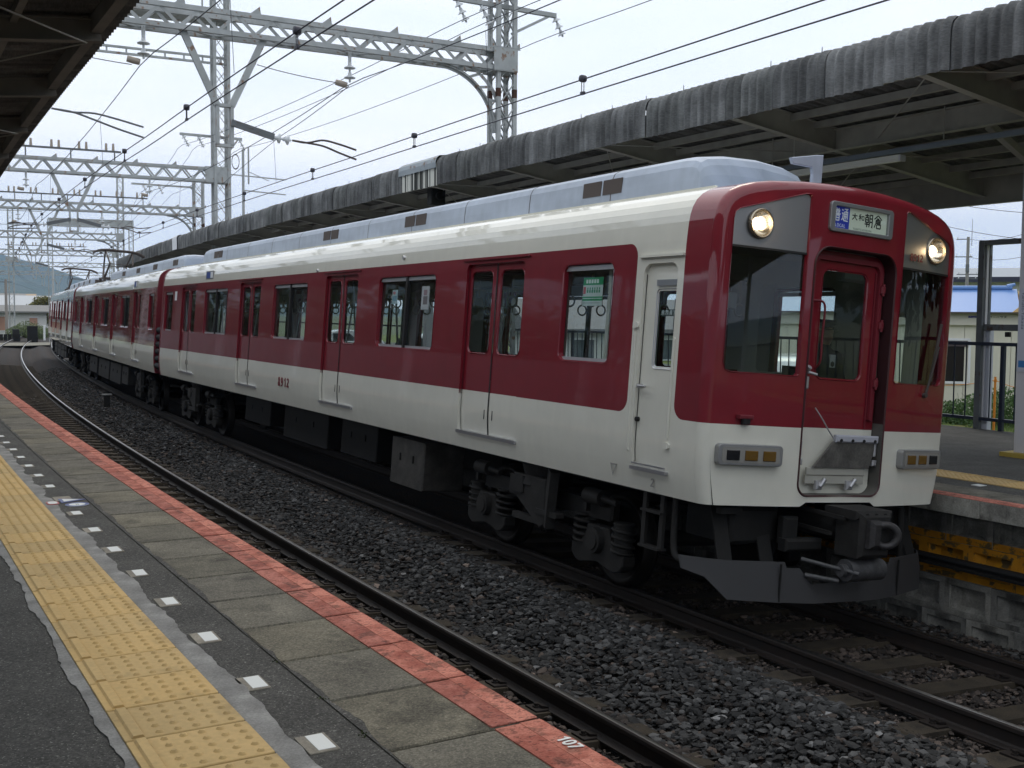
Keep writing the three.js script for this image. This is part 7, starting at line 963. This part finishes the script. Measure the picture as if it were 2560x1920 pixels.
{ const w = ['nearest', 'second', 'third', 'fourth', 'farthest']; [[16, 2, 7.5], [19, -6, 9], [22, -14, 8.5], [25, -23, 10], [28, -33, 10]].forEach(([l, s, h], i) => { tree(0, 10, 'green tree mirrored in the cab windows, ' + w[i] + ' behind the railing', h, 8.5, [0.04, 0.065, 0.025], 1400 + i, 3200); const t = scene.children[scene.children.length - 1]; t.userData.group = 'trees mirrored in the cab windows'; t.position.copy(at(s, l, GY - 0.4)); }); }
// ------------------------------------------------------------------ hills all round the valley
{
  const hm = dtex(512, (u, v) => { const c = fbm(u, v, 24, 5, 191), f = fbm(u, v, 90, 3, 195); return mixc([0.20, 0.27, 0.15], [0.27, 0.30, 0.19], sst(0.4, 0.62, c)).map(x => x * (0.75 + f * 0.5)); }, [1, 1]);
  const az0 = -3.3, az1 = 3.0, n = 420, rows = 16, pos = [], uv = []; // compass angle, 0 = along the line
    const sm = (a, b, x) => a < b ? sst(a, b, x) : 1 - sst(b, a, x);
  const E = a => { const deg = a * 57.2958; let e = 0.08 + 1.0 * sm(30, 17, deg) + 2.3 * sm(13, 3, deg) + 4.2 * sm(2, -22, deg) - 2 * sm(-120, -185, deg) + 1.0 * sm(60, 140, deg); return e + (fbm((a + 4) / 8, 0.31, 40, 5, 201) - 0.5) * (0.25 + 0.2 * e); };
  const P = (i, j) => { const a = az0 + (az1 - az0) * i / n, t = j / rows, d = 1900 + 1500 * t; const h = Math.tan(E(a) / 57.2958) * 3300; let y = -4 + h * Math.pow(t, 1.15) * (0.88 + 0.24 * fbm((a + 4) / 8, t * 0.5, 60, 4, 205)); if (j === rows) y = -4 + h; return [-6.9 + d * Math.sin(a), y, -d * Math.cos(a), a * 3, t * 2]; };
  for (let i = 0; i < n; i++) for (let j = 0; j < rows; j++) for (const [a, b] of [[i, j], [i + 1, j], [i + 1, j + 1], [i, j], [i + 1, j + 1], [i, j + 1]]) { const p = P(a, b); pos.push(p[0], p[1], p[2]); uv.push(p[3], p[4]); }
  const g = new THREE.BufferGeometry(); g.setAttribute('position', new THREE.Float32BufferAttribute(pos, 3)); g.setAttribute('uv', new THREE.Float32BufferAttribute(uv, 2)); structM('hills', smooth(g), M({ map: hm, roughness: 1 }));
}
// ------------------------------------------------------------------ driver in the cab
{
  const t = thing('person', 'train driver in dark uniform and cap seated in the cab', 'person');
  // body built from tapered capsules joined smoothly; local metres, facing +z, seat at y = 0.45
  const bones = [[[0, 0.50, 0], [0, 0.72, -0.02], 0.15, 0.15], [[0, 0.72, -0.02], [0, 1.0, 0.0], 0.15, 0.155], [[-0.17, 1.05, 0], [0.17, 1.05, 0], 0.07, 0.07], [[0, 1.05, 0], [0, 1.18, 0.02], 0.06, 0.052], [[-0.19, 1.05, 0], [-0.25, 0.78, 0.04], 0.056, 0.046], [[-0.25, 0.78, 0.04], [-0.2, 0.72, 0.30], 0.045, 0.034], [[0.19, 1.05, 0], [0.25, 0.78, 0.04], 0.056, 0.046], [[0.25, 0.78, 0.04], [0.2, 0.72, 0.30], 0.045, 0.034], [[-0.1, 0.5, 0], [-0.13, 0.5, 0.42], 0.085, 0.065], [[-0.13, 0.5, 0.42], [-0.13, 0.1, 0.40], 0.06, 0.045], [[0.1, 0.5, 0], [0.13, 0.5, 0.42], 0.085, 0.065], [[0.13, 0.5, 0.42], [0.13, 0.1, 0.40], 0.06, 0.045], [[-0.13, 0.05, 0.38], [-0.13, 0.04, 0.54], 0.045, 0.04], [[0.13, 0.05, 0.38], [0.13, 0.04, 0.54], 0.045, 0.04]];
  const cap = (p, b) => { const [a, c, r0, r1] = b; const d = [c[0] - a[0], c[1] - a[1], c[2] - a[2]], L = d[0] ** 2 + d[1] ** 2 + d[2] ** 2; let k = ((p[0] - a[0]) * d[0] + (p[1] - a[1]) * d[1] + (p[2] - a[2]) * d[2]) / L; k = Math.min(1, Math.max(0, k)); return Math.hypot(p[0] - a[0] - d[0] * k, p[1] - a[1] - d[1] * k, p[2] - a[2] - d[2] * k) - (r0 + (r1 - r0) * k); };
  const field = (bn, N, c, half, kk) => { const mc = new MarchingCubes(N, new THREE.MeshBasicMaterial(), false, false, 60000); mc.isolation = 0; for (let z = 0; z < N; z++) for (let y = 0; y < N; y++) for (let x = 0; x < N; x++) { const p = [c[0] + (x / N * 2 - 1) * half, c[1] + (y / N * 2 - 1) * half, c[2] + (z / N * 2 - 1) * half]; let s = 0; for (const b of bn) s += Math.exp(-kk * cap(p, b)); mc.field[x + y * N + z * N * N] = Math.log(s) / kk; } mc.update(); const n = mc.count, g = new THREE.BufferGeometry(); const ps = mc.positionArray.slice(0, n * 3), ns = mc.normalArray.slice(0, n * 3); for (let i = 0; i < n; i++) { ps[i * 3] = c[0] + ps[i * 3] * half; ps[i * 3 + 1] = c[1] + ps[i * 3 + 1] * half; ps[i * 3 + 2] = c[2] + ps[i * 3 + 2] * half; } g.setAttribute('position', new THREE.Float32BufferAttribute(ps, 3)); g.setAttribute('normal', new THREE.Float32BufferAttribute(ns, 3)); return g; };
  part('uniform', field(bones, 64, [0, 0.6, 0.12], 0.66, 34), M({ color: lin(0.02, 0.024, 0.04), roughness: 0.85 }), t);
  const hd = [[[0, 1.25, 0.01], [0, 1.32, 0.015], 0.078, 0.085], [[0, 1.22, 0.05], [0, 1.24, 0.06], 0.045, 0.045], [[0, 1.16, 0.02], [0, 1.22, 0.01], 0.05, 0.05], [[0, 1.27, 0.095], [0, 1.25, 0.11], 0.012, 0.016], [[-0.085, 1.28, 0.0], [-0.088, 1.26, 0], 0.016, 0.014], [[0.085, 1.28, 0.0], [0.088, 1.26, 0], 0.016, 0.014], [[-0.03, 1.295, 0.08], [0.03, 1.295, 0.08], 0.014, 0.014]];
  for (const sg of [-1, 1]) { const hx = sg * 0.2; hd.push([[hx, 0.72, 0.31], [hx, 0.715, 0.37], 0.03, 0.032]); for (let k = 0; k < 4; k++) hd.push([[hx + (k - 1.5) * 0.018, 0.715, 0.38], [hx + (k - 1.5) * 0.020, 0.70, 0.43 - Math.abs(k - 1.5) * 0.008], 0.0095, 0.008]); hd.push([[hx - sg * 0.03, 0.72, 0.34], [hx - sg * 0.05, 0.715, 0.385], 0.011, 0.009]); }
  part('skin', merge([field(hd.slice(0, 7), 44, [0, 1.26, 0.02], 0.17, 90), field(hd.slice(7, 13), 40, [-0.2, 0.71, 0.37], 0.11, 160), field(hd.slice(13), 40, [0.2, 0.71, 0.37], 0.11, 160)].map(g => { g.setAttribute('uv', new THREE.Float32BufferAttribute(new Float32Array(g.attributes.position.count * 2), 2)); return g; })), M({ color: lin(0.42, 0.27, 0.19), roughness: 0.6 }), t);
  part('cap', merge([lathe([[0, 0.075], [0.09, 0.07], [0.118, 0.05], [0.115, 0.03], [0.094, 0.015], [0.094, -0.02]], 20).translate(0, 1.345, 0.005), new THREE.CylinderGeometry(0.10, 0.115, 0.008, 20, 1, false, -0.9, 1.8).translate(0, 1.325, 0.045)]), M({ color: lin(0.012, 0.014, 0.022), roughness: 0.7 }), t);
  part('shirt', merge([box(0.07, 0.12, 0.02, 0, 1.03, 0.145), new THREE.TorusGeometry(0.062, 0.014, 6, 16).rotateX(Math.PI / 2).translate(0, 1.13, 0.01)]), mat.paper, t);
  part('hair', lathe([[0.088, 0.0], [0.092, -0.03], [0.085, -0.07]], 16).translate(0, 1.325, -0.006), M({ color: lin(0.015, 0.012, 0.01), roughness: 0.8 }), t);
  carA.updateMatrixWorld(true); const base = new THREE.Vector3(0.785, 1.21, -0.98).applyMatrix4(carA.matrixWorld); t.position.copy(base); t.quaternion.copy(carA.quaternion);
}
renderer.render(scene, camera);
